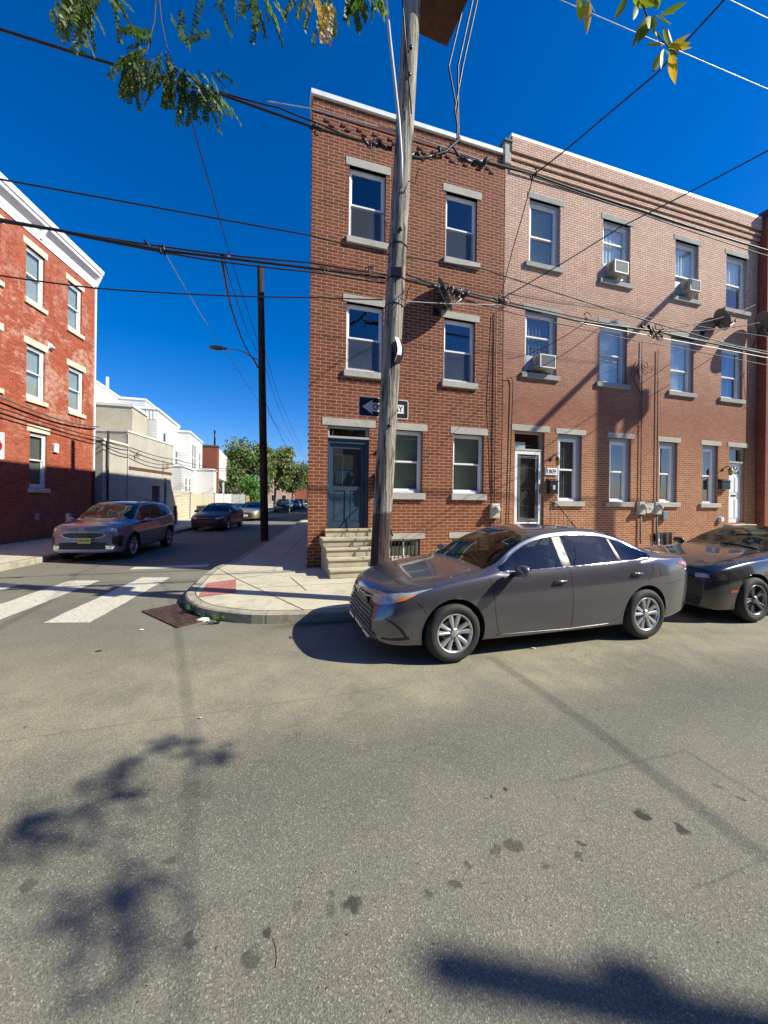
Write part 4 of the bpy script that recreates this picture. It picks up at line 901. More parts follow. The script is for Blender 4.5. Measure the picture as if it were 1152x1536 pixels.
m_ = MB(); m_.tube([Vector(vs[i * (nu + 1)]) + Vector((.004, -.002, 0)) for i in range(nv + 1)], .004, 5); m_.add([Vector(vs[i * (nu + 1) + j]) + Vector((.008, 0, 0)) for i in range(nv + 1) for j in range(0, 3)], [(i * 3 + j, i * 3 + j + 1, i * 3 + 4 + j, i * 3 + 3 + j) for i in range(3, nv) for j in range(2)]); m_.build('white_border', SWHT, S2)
MB().box(-.06, .0, -.01, .02, -.05, .05).build('bracket', GALV, S2)
# dark pole with street lamp on the side street
bp = Vector((-4.57, 14.79, .14)); tp = at(390.5, 400, 14.79)
pole2 = pole('dark slim utility pole in shade at the side street kerb with a lamp arm', bp, tp, .15, .12, POLE_SHADED)
lm = thing('street_lamp', 'grey cobra-head street lamp on a curved arm reaching left from the dark pole', 'street lamp', Matrix.Translation(bp))
def L2(px, py, Z): return at(px, py, Z) - bp
m_ = MB(); m_.tube([L2(387, 552, 14.75), L2(380, 538, 14.6), L2(368, 529, 14.4), L2(352, 524, 14.2), L2(340, 523, 14.1)], [.035, .035, .03, .028, .028], 8); m_.tube([L2(387, 540, 14.75), L2(375, 534, 14.5)], .015, 6); m_.build('lamp_arm', GALV, lm)
h0 = L2(340, 523, 14.1); dd = (L2(314, 521, 14.1) - h0).normalized(); Mh = Matrix.Translation(h0) @ dd.to_track_quat('Z', 'Y').to_matrix().to_4x4()
m_ = MB(); m_.lathe([(.0, -.02), (.06, 0), (.09, .12), (.15, .28), (.16, .42), (.11, .6), (0, .66)], 16, 0, Mh @ Matrix.Scale(.5, 4, (0, 1, 0))); m_.build('lamp_head', mat('lamp_grey', (.10, .10, .11), .5), lm)
# second main street pole beyond the right edge: its shadow falls on the rose house
b3 = un(16.55, 6.0, .14); pole3 = pole('wooden utility pole with transformer beyond the right edge', b3, b3 + Vector((0, 0, 12.9)), .2, .16, POLEW)
m_ = MB(); ca = b3 + Vector((0, 0, 11.95)); m_.box(-.06, .06, -1.35, 1.35, -.07, .07, 0, Matrix.Translation(Vector((0, 0, 11.95))) @ Matrix.Rotation(PHI, 4, 'Z')); m_.build('cross_arm', POLEW, pole3)
m_ = MB(); m_.lathe([(0, 1.15), (.28, 1.1), (.34, 1.0), (.34, .08), (.3, 0), (0, 0)], 20, 0, Matrix.Rotation(PHI, 4, 'Z') @ Matrix.Translation((.5, 0, 10.3)))
m_.lathe([(0, .7), (.2, .68), (.24, .6), (.24, .05), (0, 0)], 16, 0, Matrix.Rotation(PHI, 4, 'Z') @ Matrix.Translation((.9, .15, 9.9)))
for k in range(9): a = k * .7; m_.tube([Matrix.Rotation(PHI, 4, 'Z') @ Vector(p) for p in ((.3, 0, 11.5 - k * .05), (.6 + .3 * math.cos(a), .3 * math.sin(a), 11.3), (.9 + .2 * math.cos(a), .2, 10.6 - .1 * k), (.2, .1, 9.4 - .15 * k))], .018, 5)
m_.build('transformer', GALV, pole3)
# near kerb lamp pole behind-right of camera: throws the dark bar of shade on the foreground
b4 = Vector((11.44, -.31, .14)); pole4 = pole('plain street pole on the near pavement to the right of the camera', b4, b4 + Vector((-.05, 0, 8.9)), .12, .085, GALV, 'lamp_post')
m_ = MB(); m_.box(-.06, .06, .0, .15, 8.28, 8.42); m_.build('side_box', BLACKM, pole4)

# ================================================================= wires
def sag(a, b, s, n=24): return [a.lerp(b, i / n) - Vector((0, 0, s * 4 * (i / n) * (1 - i / n))) for i in range(n + 1)]
def wire(label, pts, r=.012, m=CABLE, group='overhead wires', name='overhead_wire', s=None, extra=None):
    mb = MB()
    path = []
    for i in range(len(pts) - 1):
        sg = sag(pts[i], pts[i + 1], (s[i] if isinstance(s, (list, tuple)) else (s or 0)), 14); path += sg if i == 0 else sg[1:]
    mb.tube(path, r, 6)
    if extra: extra(mb)
    o = mb.build(name, m); return tag(o, label, 'wire', group)
Wn = lambda x, y, n=NP: atn(x, y, n)
def blobs(mb, pts, r=.05, L=.12, seed=1):
    q = random.Random(seed)
    for p in pts:
        d = Vector((q.uniform(-1, 1), q.uniform(-.3, .3), q.uniform(-.4, .4))).normalized() * L
        mb.tube([p - d, p + d], r * q.uniform(.5, 1), 7)
def curls(mb, c, n, R_, r=.007, seed=2):
    q = random.Random(seed)
    for k in range(n):
        a = q.uniform(0, 6.3); w = q.uniform(.4, 1) * R_; o = c + Vector((q.uniform(-1, 1), q.uniform(-.3, .3), q.uniform(-1, 1))) * R_ * .5
        e1 = Vector((math.cos(a), math.sin(a) * .4, q.uniform(-.4, .4))); e2 = Vector((-.2, .3, 1))
        mb.tube([o + e1 * w * .5 * math.cos(t) + e2 * w * .6 * math.sin(t) for t in [a + j * .45 for j in range(q.randint(6, 13))]], r, 5)
# upper bundle (passes the pole at 7.7 m)
pa, pb, pc, pd = Wn(-60, 24), Wn(330, 141), Wn(465, 189), Wn(588, 222)
wire('thick twisted black cable high across the sky at the upper left, running into the pole', [pa, pb, pc, pd], .02, s=[.03, .0, .02], extra=lambda mb: (blobs(mb, [Wn(470, 190), Wn(478, 193), Wn(548, 213), Wn(560, 217), Wn(575, 220), Wn(568, 215)], .035, .07, 3), curls(mb, Wn(478, 196), 3, .12, .01), curls(mb, Wn(562, 214), 6, .16, .009, 8)))
wire('second black cable looped just under the thick upper left cable', [Wn(330, 138), Wn(420, 162), Wn(470, 182), Wn(588, 226)], .012, s=[.01, .01, .03])
wire('slim grey messenger strand along the upper cornice of the corner house', [Wn(400, 152), Wn(465, 163), Wn(590, 196), Wn(620, 205), Wn(735, 245)], .01, GALV, s=[.0, .01, 0, 0])
wire('heavy black cable from the pole to the bundle of drops below the box', [Wn(606, 232), Wn(640, 236), Wn(668, 228), Wn(690, 208)], .028, s=[.03, .0, 0], extra=lambda mb: (blobs(mb, [Wn(617, 233), Wn(630, 235), Wn(640, 236), Wn(660, 229)], .035, .09, 5), curls(mb, Wn(650, 232), 4, .1, .008, 9)))
wire('black splice and heavy cable crossing the top of the rose house to the right edge', [Wn(676, 215), Wn(690, 237), Wn(730, 243), Wn(800, 262), Wn(960, 315), Wn(1152, 376), Wn(1400, 462)], .022, s=[0, .01, 0, .02, .02, 0], extra=lambda mb: (blobs(mb, [Wn(700, 241), Wn(715, 244), Wn(725, 245)], .05, .1, 6), curls(mb, Wn(800, 262), 5, .15, .009, 4), curls(mb, Wn(690, 238), 5, .15, .009, 7)))
wire('thinner black line just below the heavy cable over the rose house', [Wn(760, 250), Wn(960, 320), Wn(1152, 384), Wn(1400, 474)], .011, s=[.02, .02, 0])
for i, (x0, x1, x2, nm) in enumerate(((676, 700, 716, 'right-hand'), (681, 695, 709, 'middle'), (679, 681, 697, 'left-hand'))):
    ys = (205, 100, -40)
    wire('%s black drop cable rising from the upper bundle to the rusty box' % nm, [Wn(690 - 2 * i, 214), Wn(x0 + 6, 165), Wn(x1 - 8 if i else x1 - 6, ys[1]), Wn(x2, 0), Wn(x2 + 6, ys[2])], .016, s=[0, .0, 0, 0])
# middle wires
wire('single thin wire crossing the left sky just above the brick cornice and passing the pole', [Wn(-60, 258), Wn(465, 353), Wn(583, 382), Wn(720, 402), Wn(1152, 532), Wn(1400, 606)], .011, s=[.0, .01, 0, .05, 0])
wire('upper strand of the main telephone cable left of the pole', [Wn(-60, 316), Wn(230, 368), Wn(465, 394), Wn(580, 413)], .012, s=[.02, .02, 0])
wire('main thick black telephone cable with a splice case, left of the pole', [Wn(-60, 322), Wn(80, 344), Wn(240, 375), Wn(465, 402), Wn(578, 417)], .02, s=[0, .0, .0, 0], extra=lambda mb: (blobs(mb, [Wn(240, 374), Wn(246, 375), Wn(222, 367), Wn(322, 384), Wn(338, 385)], .025, .07, 11), curls(mb, Wn(487, 402), 4, .13, .008, 5), curls(mb, Wn(555, 410), 5, .14, .008, 15)))
wire('lower strand of the telephone cable bowing under the thick one', [Wn(100, 350), Wn(300, 388), Wn(465, 408), Wn(578, 425)], .012, s=[.01, .01, 0])
wire('thin wire at the height of the second-storey windows on the left, ending at the pole', [Wn(-60, 404), Wn(140, 432), Wn(465, 446), Wn(574, 450)], .010, s=[.01, .03, 0])
cl = [Wn(590, 415), Wn(650, 430), Wn(760, 457), Wn(870, 482), Wn(985, 497), Wn(1152, 532), Wn(1400, 585)]
wire('thick black telephone cable with tangled splices, right of the pole', cl, .02, s=[0, 0, 0, 0, .01, 0], extra=lambda mb: (blobs(mb, [Wn(x, 430 + (x - 650) * .25) for x in range(648, 700, 5)], .04, .08, 21), curls(mb, Wn(668, 440), 10, .2, .008, 31), blobs(mb, [Wn(745, 450), Wn(752, 452), Wn(760, 455)], .03, .08, 2), curls(mb, Wn(752, 450), 9, .17, .008, 41), curls(mb, Wn(984, 498), 8, .2, .010, 51), blobs(mb, [Wn(965, 492), Wn(975, 494), Wn(990, 498)], .04, .1, 7), curls(mb, Wn(880, 478), 2, .2, .006, 3)))
wire('white-grey strand just under the thick right-hand telephone cable', [Wn(596, 451), Wn(760, 457), Wn(880, 486), Wn(1152, 537), Wn(1400, 590)], .009, GALV, s=[.02, 0, 0, 0])
wire('upper companion wire of the right-hand telephone cable', [Wn(590, 402), Wn(655, 427), Wn(760, 453), Wn(880, 479), Wn(1152, 528), Wn(1400, 577)], .012, s=[.02, 0, 0, 0, 0])
wire('lower loose wire hanging below the right-hand telephone cable', [Wn(700, 450), Wn(860, 490), Wn(1010, 520), Wn(1152, 548), Wn(1400, 598)], .008, s=[.03, .03, 0, 0])
wire('lowest fine wire crossing the upper windows of the rose house', [Wn(762, 440), Wn(900, 462), Wn(1152, 505)], .006, s=[.03, .03])
# steep service drops
nd = Wn(800, 262)
wire('black service wire climbing steeply from the rose house bundle to the top right sky', [nd, Wn(884, 195, 5.2), at(985, 110, 5.0), at(1088, -2, 4.2), at(1180, -110, 3.4)], .012, s=[.02, .0, 0, 0])
wire('black service wire from the party-wall junction up past the right edge', [Wn(752, 448), at(930, 341, 5.75), at(1152, 226, 4.2), Vector((5.5, 1.75, 5.6)), Vector((7.2, -1.6, 5.7)), Vector((9.5, -6.3, 6.2))], .008, s=[.02, .01, 0, 0, 0])
e1, e2 = FM @ Vector((15.65, -.03, 8.9)), FM @ Vector((15.7, -.3, 8.2))
wire('slanting drop wire from the tangle to the top corner of the rose house', [Wn(987, 495), e1], .010, s=[.12])
wire('lower slanting drop wire from the tangle to the plum brick house', [Wn(989, 497), e2], .010, s=[.10])
wire('vertical twisted drop at the party wall, upper part, meeting the telephone cable', [nd, Wn(790, 300, 7.4), atn(770, 370, 8.6), atn(752, 440, 9.1)], .011, s=[.02, .02, 0])
wire('long wire running down from the rose house junction toward the one way sign', [Wn(880, 482), FM @ Vector((5.3, -.12, 5.7))], .007, s=[.15]); wire('second long wire parallel to it, a little lower', [Wn(905, 487), FM @ Vector((5.6, -.12, 5.25))], .007, s=[.15])
# primaries high up
wire('pale blue-grey primary wire high in the top right sky', [Wn(600, -118), Wn(840, 0), Wn(1152, 134), Wn(1400, 240)], .009, GALV, s=[0, 0, 0]); wire('highest pale wire in the top right corner', [Wn(950, -70), Wn(1095, 0), Wn(1152, 28), Wn(1400, 150)], .009, GALV, s=[0, 0, 0])
# along the side street
fp_ = lambda x, y, Z: at(x, y, Z)
top2 = at(384, 505, 14.7)
wire('black wire dropping from the leafy branch toward the dark pole and on down the street', [Wn(281, 160), at(318, 290, 8.0), at(350, 400, 11), top2, at(430, 640, 34), at(458, 692, 62)], .012, s=[.02, .02, .0, .3, 0])
wire('black cable leaving the telephone line and curving into the lamp pole', [Wn(333, 392), at(345, 455, 8), at(368, 520, 11.5), at(386, 548, 14.7)], .02, s=[.05, .08, .02]); wire('second cable curving beside it into the lamp pole', [Wn(337, 392), at(352, 440, 8.5), at(372, 500, 12), at(386, 530, 14.7)], .012, s=[.05, .05, 0])
wire('fine guy wire slanting from the splice case across the blue sky', [Wn(250, 384), at(300, 470, 9), at(386, 600, 16), at(455, 688, 60)], .008, GALV, s=[0, 0, 0])
wire('dark cable leaving the lamp pole to the right and sinking to the trees', [at(396, 520, 14.8), at(420, 600, 25), at(461, 692, 60)], .012, s=[.1, .1]); wire('lower dark cable leaving the lamp pole to the right', [at(397, 600, 14.8), at(420, 650, 25), at(440, 692, 48)], .014, s=[.1, .1])
# on the left walls
lw = lambda x, z, y=-.15: LM @ Vector((x, y, z))
wire('thick pale-edged cable strung along the orange brick wall', [lw(-9, 5.25), lw(-5.2, 4.95), lw(-2.9, 4.78), lw(-.2, 4.95)], .03, mat('grey_cable', (.12, .12, .13), .5), s=[.05, .02, .05]); wire('thin black cable below it on the brick wall', [lw(-9, 5.0), lw(-5.2, 4.6), lw(-.2, 4.45), lw(2.6, 4.35), lw(8, 4.25, -.3), lw(20, 4.6, -1)], .02, s=[.05, .05, .1, .1, .2]); wire('lowest black cable crossing the brick wall and stucco garage', [lw(-9, 4.9), lw(-5.2, 4.45), lw(-.2, 4.25), lw(2.6, 3.95), lw(8, 4.0, -.3), lw(20, 4.4, -1)], .02, s=[.05, .02, .12, .25, .2], extra=lambda mb: (curls(mb, lw(3.2, 4.0), 5, .25, .012, 3), curls(mb, lw(6.6, 3.8), 4, .35, .012, 13)))
# off-frame wires whose shadows cross the road
H_ = 6.6; sd = Vector((.987, -.16, .8))
def up_(g_, h): return g_ + sd * (h / .8)
wire('service wire spanning the street beyond the right edge', [up_(gp(735, 985), 6.8), up_(gp(880, 1085), 6.6), up_(gp(1152, 1290), 6.3)], .012, s=[.0, .0])
# ================================================================= things on the house fronts
def FP(x, y, z): return FM @ Matrix.Translation((x, y, z))
DISHM = mat('dish_grey', (.10, .10, .105), .55, var=.12, bump=.05)
def dish(label, s, h, p, r, mount, group=None, flip=1):
    o = thing('satellite_dish', label, 'satellite dish', FP(s, -p, h), group)
    aim = Vector((.82, -.42, .42)).normalized()      # toward the southern sky, in the terrace frame
    q = aim.to_track_quat('Z', 'Y').to_matrix().to_4x4()
    m_ = MB(); pr = [(r * k / 10, .16 * r * (k / 10) ** 2) for k in range(11)]
    m_.lathe([(a * 1., b) for a, b in pr] + [(r * 1.01, .16 * r), (r * 1.0, .14 * r)] + [(a, b - .012) for a, b in pr[::-1]], 36, 0, q @ Matrix.Scale(1.08, 4, (0, 1, 0)))
    m_.build('reflector', DISHM, o)
    ax = q @ Vector((0, 0, 1)); dn = q @ Vector((0, -1, 0)); dn = dn if dn.z < 0 else -dn
    m_ = MB(); e = dn * r * .9; f = ax * r * 1.05 + dn * r * .75; m_.tube([dn * r * .3 - ax * .04, e * 1.1 - ax * .02, f], .013, 8); m_.build('feed_arm', GALV, o)
    m_ = MB(); m_.tube([f - ax * .05, f + ax * .03 + Vector((0, 0, .05))], .03, 8); m_.tube([f + Vector((0, 0, .02)) - ax * .07, f - ax * .13 + Vector((0, 0, .03))], .035, 10); m_.build('receiver', DISHM, o)
    w = Vector(mount) - Vector((s, -p, h)); m_ = MB(); m_.tube([-ax * .05, -ax * .10 + Vector((0, 0, -.12)), w + Vector((0, -.10, .02)), w], .02, 8); m_.tube([-ax * .1 + Vector((0, 0, -.1)), w + Vector((.12, -.02, -.1))], .008, 6)
    m_.box(w.x - .09, w.x + .09, w.y - .02, w.y, w.z - .12, w.z + .08); m_.build('mast', BLACKM, o)
    return o
dish('dark satellite dish among the cable tangle on the corner house', 3.32, 7.05, .26, .40, (3.25, 0, 6.75))
dish('small dark satellite dish in front of the rose brick above the third upper window', 13.45, 7.9, .27, .34, (13.0, 0, 7.5))
dish('dark satellite dish at the right edge, at the joint with the plum brick house', 15.25, 7.92, .46, .40, (15.3, 0, 7.25))
GREYW = mat('offwhite_plastic', (.55, .56, .55), .5, var=.06)
def air_con(label, win, z0, kind=0, cx=None):
    x0, x1 = win[0] + .18, win[1] - .2; w = .56 if kind != 2 else .5; cx = cx or (x0 + x1) / 2
    o = thing('air_conditioner', label, 'air conditioner', FP(cx, .0, z0), 'window air conditioners on the rose brick house')
    bm_ = mat('beige_casing', (.36, .34, .29), .5, var=.08, dirt=((.3, .27, .22), .4)); 
    a = MB(); a.box(-w / 2, w / 2, -.20, .14, .0, .40); a.build('casing', bm_, o, bevel=.012)
    a = MB(); a.box(-w / 2 + .01, w / 2 - .01, -.222, -.2, .01, .045); a.box(-w / 2 + .01, w / 2 - .01, -.222, -.2, .355, .39); a.box(-w / 2 + .01, -w / 2 + .045, -.222, -.2, .045, .355); a.box(w / 2 - .045, w / 2 - .01, -.222, -.2, .045, .355); a.build('rim', GREYW if kind != 2 else GREYT, o, bevel=.003)
    a = MB(); a.box(-w / 2 + .045, w / 2 - .045, -.208, -.2002, .045, .355)
    for k in range(12): a.box(-w / 2 + .045, w / 2 - .045, -.216, -.209, .055 + k * .025, .062 + k * .025, 1)
    a.build('coil_grille', [BLACKP, GREYT], o)
    a = MB()
    for k in range(7): a.box(w / 2, w / 2 + .004, -.17, -.03, .1 + k * .035, .115 + k * .035); a.box(-w / 2 - .004, -w / 2, -.17, -.03, .1 + k * .035, .115 + k * .035)
    a.build('side_louvres', BLACKP, o)
    a = MB(); a.box(win[0] + .12 - cx, -w / 2 - .001, .09, .11, .0, .42); a.build('side_panel', GREYT, o); a = MB(); a.box(w / 2 + .001, win[1] - .12 - cx, .09, .11, 0, .42); a.build('side_panel', GREYT, o)
air_con('beige air conditioner below a white shade in the second top-floor window of the rose house', w3[1], 8.72, cx=9.25)
air_con('dusty air conditioner in the third top-floor window of the rose house', w3[2], 8.70, 2, cx=12.35)
air_con('white rimmed air conditioner in the leftmost middle-floor window of the rose house', w2[0], 5.56, cx=6.62)
def meter(label, s, h, zt, zb, bends=()):
    o = thing('electric_meter', label, 'electric meter', FP(s, 0, h), 'electric meters on the brick fronts')
    gm_ = mat('meter_grey', (.50, .49, .42), .5, var=.08)
    MB().box(-.13, .13, -.12, -.001, -.2, .2).build('casing', gm_, o, bevel=.02)
    m_ = MB(); m_.lathe([(.1, 0), (.1, .05), (.088, .10), (.05, .125), (0, .13)], 20, 0, Matrix.Translation((0, -.12, .04)) @ Matrix.Rotation(math.pi / 2, 4, 'X')); m_.build('dial_cover', mat('meter_glass', (.38, .38, .35), .1, coat=1), o)
    m_ = MB(); m_.tube([(0, -.04, .2), (0, -.04, zt - h)], .014, 8); m_.build('conduit', mat('dark_conduit', (.06, .055, .05), .6), o)
    m_ = MB(); m_.tube([(0, -.05, -.2), (0, -.05, zb - h + .15), (.02, -.05, zb - h)], .022, 8); m_.build('lower_conduit', CACHE['dark_conduit'], o)
meter('lone grey electric meter on the corner house by the party wall', 5.05, 1.52, 7.0, .6)
meter('left electric meter of the pair on the rose house', 10.32, 1.62, 6.9, .5); meter('right electric meter of the pair on the rose house', 11.0, 1.62, 6.7, .5)
small_box('junction_box', 'pale square junction box between the two electric meters', 'utility box', FP(10.66, 0, 1.62), [('cover', MB().box(-.15, .15, -.1, -.001, -.16, .16), mat('meter_grey', (.5, .49, .42), .5)), ('knockout', MB().box(-.04, .04, -.11, -.1, -.04, .04), GALV)])
small_box('phone_box', 'small blue-grey box at the lower right of the electric meters', 'utility box', FP(11.33, 0, 1.38), [('cover', MB().box(-.1, .1, -.1, -.001, -.14, .14), mat('blue_grey_box', (.16, .2, .25), .5)), ('latch', MB().box(-.02, .02, -.11, -.1, -.1, -.06), GALV)])
wire('loose black wires coiled on the brick below the corner house meter', [FM @ Vector((5.2, -.02, 1.1)), FM @ Vector((5.22, -.03, .9)), FM @ Vector((4.8, -.03, .75))], .008, extra=lambda mb: curls(mb, FM @ Vector((4.9, -.06, 1.0)), 5, .22, .006, 71), group='wires on the house fronts')
wire('black cable running down the pinkish brick beside the party wall', [FM @ Vector((5.38, -.04, 5.2)), FM @ Vector((5.55, -.04, 5.25)), FM @ Vector((5.6, -.04, 5.1)), FM @ Vector((5.5, -.03, .9))], .012, group='wires on the house fronts')
wire('dark strap of tangled wires left of the twin conduits', [FM @ Vector((10.2, -.05, 6.3)), FM @ Vector((9.9, -.1, 5.6)), FM @ Vector((10.3, -.04, 5.2))], .012, group='wires on the house fronts', extra=lambda mb: curls(mb, FM @ Vector((10.15, -.14, 5.9)), 6, .35, .008, 17))
wire('loose wire hanging beside the fourth middle-floor window', [FM @ Vector((15.15, -.04, 7.2)), FM @ Vector((15.2, -.05, 6.0)), FM @ Vector((15.3, -.04, 5.4)), FM @ Vector((15.1, -.04, 5.1))], .008, group='wires on the house fronts', extra=lambda mb: curls(mb, FM @ Vector((15.2, -.05, 6.4)), 2, .1, .006, 19))
wire('thin cable fixed along the second-floor brick of the corner house', [FM @ Vector((4.95, -.03, 6.9)), FM @ Vector((4.85, -.03, 4.5)), FM @ Vector((5.0, -.03, 2.0))], .008, group='wires on the house fronts')
# house number, lamp, mailboxes
np_ = thing('house_number', 'white plaque reading 1809 above the black mailbox', 'house number', FP(6.93, 0, 2.66))
MB().box(-.21, .21, -.03, -.001, -.1, .1).build('plaque', SWHT, np_, bevel=.01); conv_text('1809', .17, Matrix.Translation((0, -.032, 0)) @ Matrix.Rotation(math.pi / 2, 4, 'X'), mat('number_black', (.02, .025, .02), .5, bump=0), 'numerals', np_, .001, .003)
def mailbox(label, s, h, w=.30, hh=.24, slit=True):
    o = thing('mailbox', label, 'mailbox', FP(s, 0, h)); MB().box(-w / 2, w / 2, -.13, -.001, -hh / 2, hh / 2).build('box', BLACKM, o, bevel=.01)
    MB().add([(-w / 2 - .01, -.15, hh / 2 - .01), (w / 2 + .01, -.15, hh / 2 - .01), (w / 2 + .01, .0, hh / 2 + .06), (-w / 2 - .01, 0, hh / 2 + .06), (-w / 2 - .01, -.15, hh / 2 + .01), (w / 2 + .01, -.15, hh / 2 + .01), (w / 2 + .01, 0, hh / 2 + .08), (-w / 2 - .01, 0, hh / 2 + .08)], [(0, 3, 2, 1), (4, 5, 6, 7), (0, 1, 5, 4), (1, 2, 6, 5), (2, 3, 7, 6), (3, 0, 4, 7)]).build('lid', BLACKM, o)
    if slit: MB().box(-.04, .04, -.135, -.13, -.06, .06).build('label_card', SWHT, o)
mailbox('black mailbox with a small white card under the number plaque', 6.95, 2.20, .28, .36); mailbox('black mailbox beside the white panelled door', 14.05, 2.42, .42, .28, False); mailbox('black mailbox on the corner house, half hidden by the pole', 1.72, 2.2, .22, .34, False)
def wall_lamp(label, s, h, m=None):
    o = thing('wall_lamp', label, 'wall lamp', FP(s, 0, h)); m_ = MB(); m_.tube([(0, 0, 0), (.02, -.08, .1), (.05, -.16, .12), (.07, -.2, .04)], .014, 8); m_.lathe([(0, .02), (.05, .02), (.05, 0)], 12, 0, Matrix.Rotation(math.pi / 2, 4, 'X')); m_.build('arm', BLACKM, o)
    m_ = MB(); m_.lathe([(0, .1), (.03, .09), (.07, .03), (.075, .02)], 10, 0, Matrix.Translation((.07, -.2, -.04))); m_.build('lamp_cap', BLACKM, o); m_ = MB(); m_.lathe([(.05, -.14), (.03, -.17), (0, -.18)], 10, 0, Matrix.Translation((.07, -.2, -.02))); m_.build('lamp_finial', BLACKM, o)
    m_ = MB(); m_.lathe([(.068, .02), (.05, -.15)], 8, 0, Matrix.Translation((.07, -.2, -.03))); m_.build('lamp_shade', mat('amber_glass', (.35, .24, .09), .15), o)
wall_lamp('brass and amber lantern beside the glass storm door', 6.93, 3.02); wall_lamp('dark curved wall lamp left of the white panelled door', 14.05, 2.95); wall_lamp('small dark lamp at the right of the blue door', 1.66, 2.95)
small_box('spigot_cover', 'tiny white cap low on the brick near the white door', 'vent', FP(13.95, 0, 1.25), [('cap', MB().box(-.06, .06, -.1, 0, -.07, .07), WHITE), ('flange', MB().box(-.08, .08, -.015, 0, -.09, .09), GALV)])
# sign just inside the left edge
p_ = at(-11.5, 668, 9.6); q = thing('street_sign', 'white metal sign with a red ring, cut by the left edge', 'sign', Matrix.Translation((p_.x, p_.y, 0)) @ Matrix.Rotation(.35, 4, 'Z'))
plate(MB(), [(x, z + p_.z) for x, z in rrect(.24, .34, .03)], -.004, 0).build('plate', SWHT, q); m_ = MB(); m_.lathe([(.15, 0), (.15, .004), (.20, .004), (.20, 0)], 28, 0, Matrix.Translation((0, -.004, p_.z)) @ Matrix.Rotation(math.pi / 2, 4, 'X')); m_.build('ring', mat('sign_red', (.45, .02, .02), .4, bump=0), q); MB().tube([(-.02, .03, .15), (-.02, .03, p_.z + .5)], .025, 8).build('post', GALV, q)
# drain grate
ga, gb, gc = Vector((-3.78, 6.03, 0)), Vector((-2.83, 5.30, 0)), Vector((-2.42, 5.72, 0))
ux = (gb - ga).normalized(); uy = Vector((-ux.y, ux.x, 0)); W_, H2 = (gb - ga).length, .62
GM = Matrix(((ux.x, uy.x, 0, ga.x), (ux.y, uy.y, 0, ga.y), (0, 0, 1, 0), (0, 0, 0, 1)))
gr = thing('drain_grate', 'rusty cast iron storm drain grate set in the road by the kerb corner', 'drain grate', GM)
RU = mat('rusty_iron', (.085, .052, .038), .75, .4, var=.45, vs=14, bump=.5, bs=80); pit = mat('drain_pit', (.006, .006, .006), .9, bump=0)
m_ = MB(); m_.box(0, W_, 0, .05, .0, .018); m_.box(0, W_, H2 - .05, H2, 0, .018); m_.box(0, .05, .05, H2 - .05, 0, .018); m_.box(W_ - .05, W_, .05, H2 - .05, 0, .018); m_.build('frame', RU, gr)
m_ = MB(); m_.quad((.05, .05, .005), (W_ - .05, .05, .005), (W_ - .05, H2 - .05, .005), (.05, H2 - .05, .005)); m_.build('pit', pit, gr)
m_ = MB(); n_ = 9
for k in range(n_): y = .05 + (H2 - .1) * (k + .5) / n_; m_.box(.05, W_ - .05, y - .019, y + .019, .006, .016)
n_ = 20
for k in range(n_): x = .05 + (W_ - .1) * (k + .5) / n_; m_.box(x - .013, x + .013, .05, H2 - .05, .0055, .0152)
m_.build('bars', RU, gr)
def weed(label, P, n, h, seed):
    q = random.Random(seed); o = thing('weed', label, 'weed', Matrix.Translation(P)); m_ = MB(); st_ = MB()
    for k in range(n):
        a = q.uniform(0, 6.28); l = h * q.uniform(.5, 1); tip = Vector((math.cos(a) * l * .7, math.sin(a) * l * .7, l * q.uniform(.5, 1)))
        st_.tube([(0, 0, 0), tip * .5 + Vector((0, 0, l * .15)), tip], .002, 4)
        for j in range(9):
            c = tip * q.uniform(.3, 1) + Vector((q.uniform(-.02, .02), q.uniform(-.02, .02), q.uniform(0, .03))); b = q.uniform(0, 6.28); s_ = q.uniform(.012, .026)
            e = Vector((math.cos(b), math.sin(b), q.uniform(-.3, .5))) * s_; f = Vector((-math.sin(b), math.cos(b), q.uniform(-.3, .3))) * s_ * .5
            m_.add([c - e, c - f, c + e, c + f], [(0, 1, 2, 3)], 0)
    m_.build('leaves', WEED, o); st_.build('stems', WEED, o)
def leafmat(name, col, tr=.35, rough=.5):
    t = NT(name); g_ = t.n('ShaderNodeNewGeometry'); c = t.mix(t.ramp(g_.outputs['Random Per Island'], 0, 1), tuple(x * .6 for x in col), tuple(min(1, x * 1.5) for x in col))
    p = t.n('ShaderNodeBsdfPrincipled'); t.l(c, p.inputs['Base Color']); p.inputs['Roughness'].default_value = rough
    tl = t.n('ShaderNodeBsdfTranslucent'); cc = t.mix(.5, c, (col[0] * 2.2, col[1] * 2.0, col[2] * .6)); t.l(cc, tl.inputs[0]); mx = t.n('ShaderNodeMixShader'); mx.inputs[0].default_value = tr
    t.l(p.outputs[0], mx.inputs[1]); t.l(tl.outputs[0], mx.inputs[2]); t.l(mx.outputs[0], t.out.inputs[0]); return t.mat
WEED = leafmat('weed_leaf', (.07, .16, .03))
weed('bushy green weed in the gutter above the drain grate', gp(290, 920), 22, .20, 1); weed('small green weed further right along the gutter', gp(328, 935), 14, .17, 2); weed('low weed sprig at the tip of the kerb corner', gp(305, 929), 9, .12, 5)
lt = MB(); lt.tube([(0, 0, .02), (.08, .02, .025), (.16, .05, .02)], [.02, .03, .02], 8); lt.add([(.0, -.03, .004), (.18, .0, .004), (.17, .06, .02), (-.01, .03, .01)], [(0, 1, 2, 3)])
o = lt.build('crumpled_cup', mat('white_litter', (.8, .8, .8), .5)); o.location = gp(294, 933); o.rotation_euler = (0, 0, .2); tag(o, 'crumpled white paper cup lying by the drain grate', 'litter')
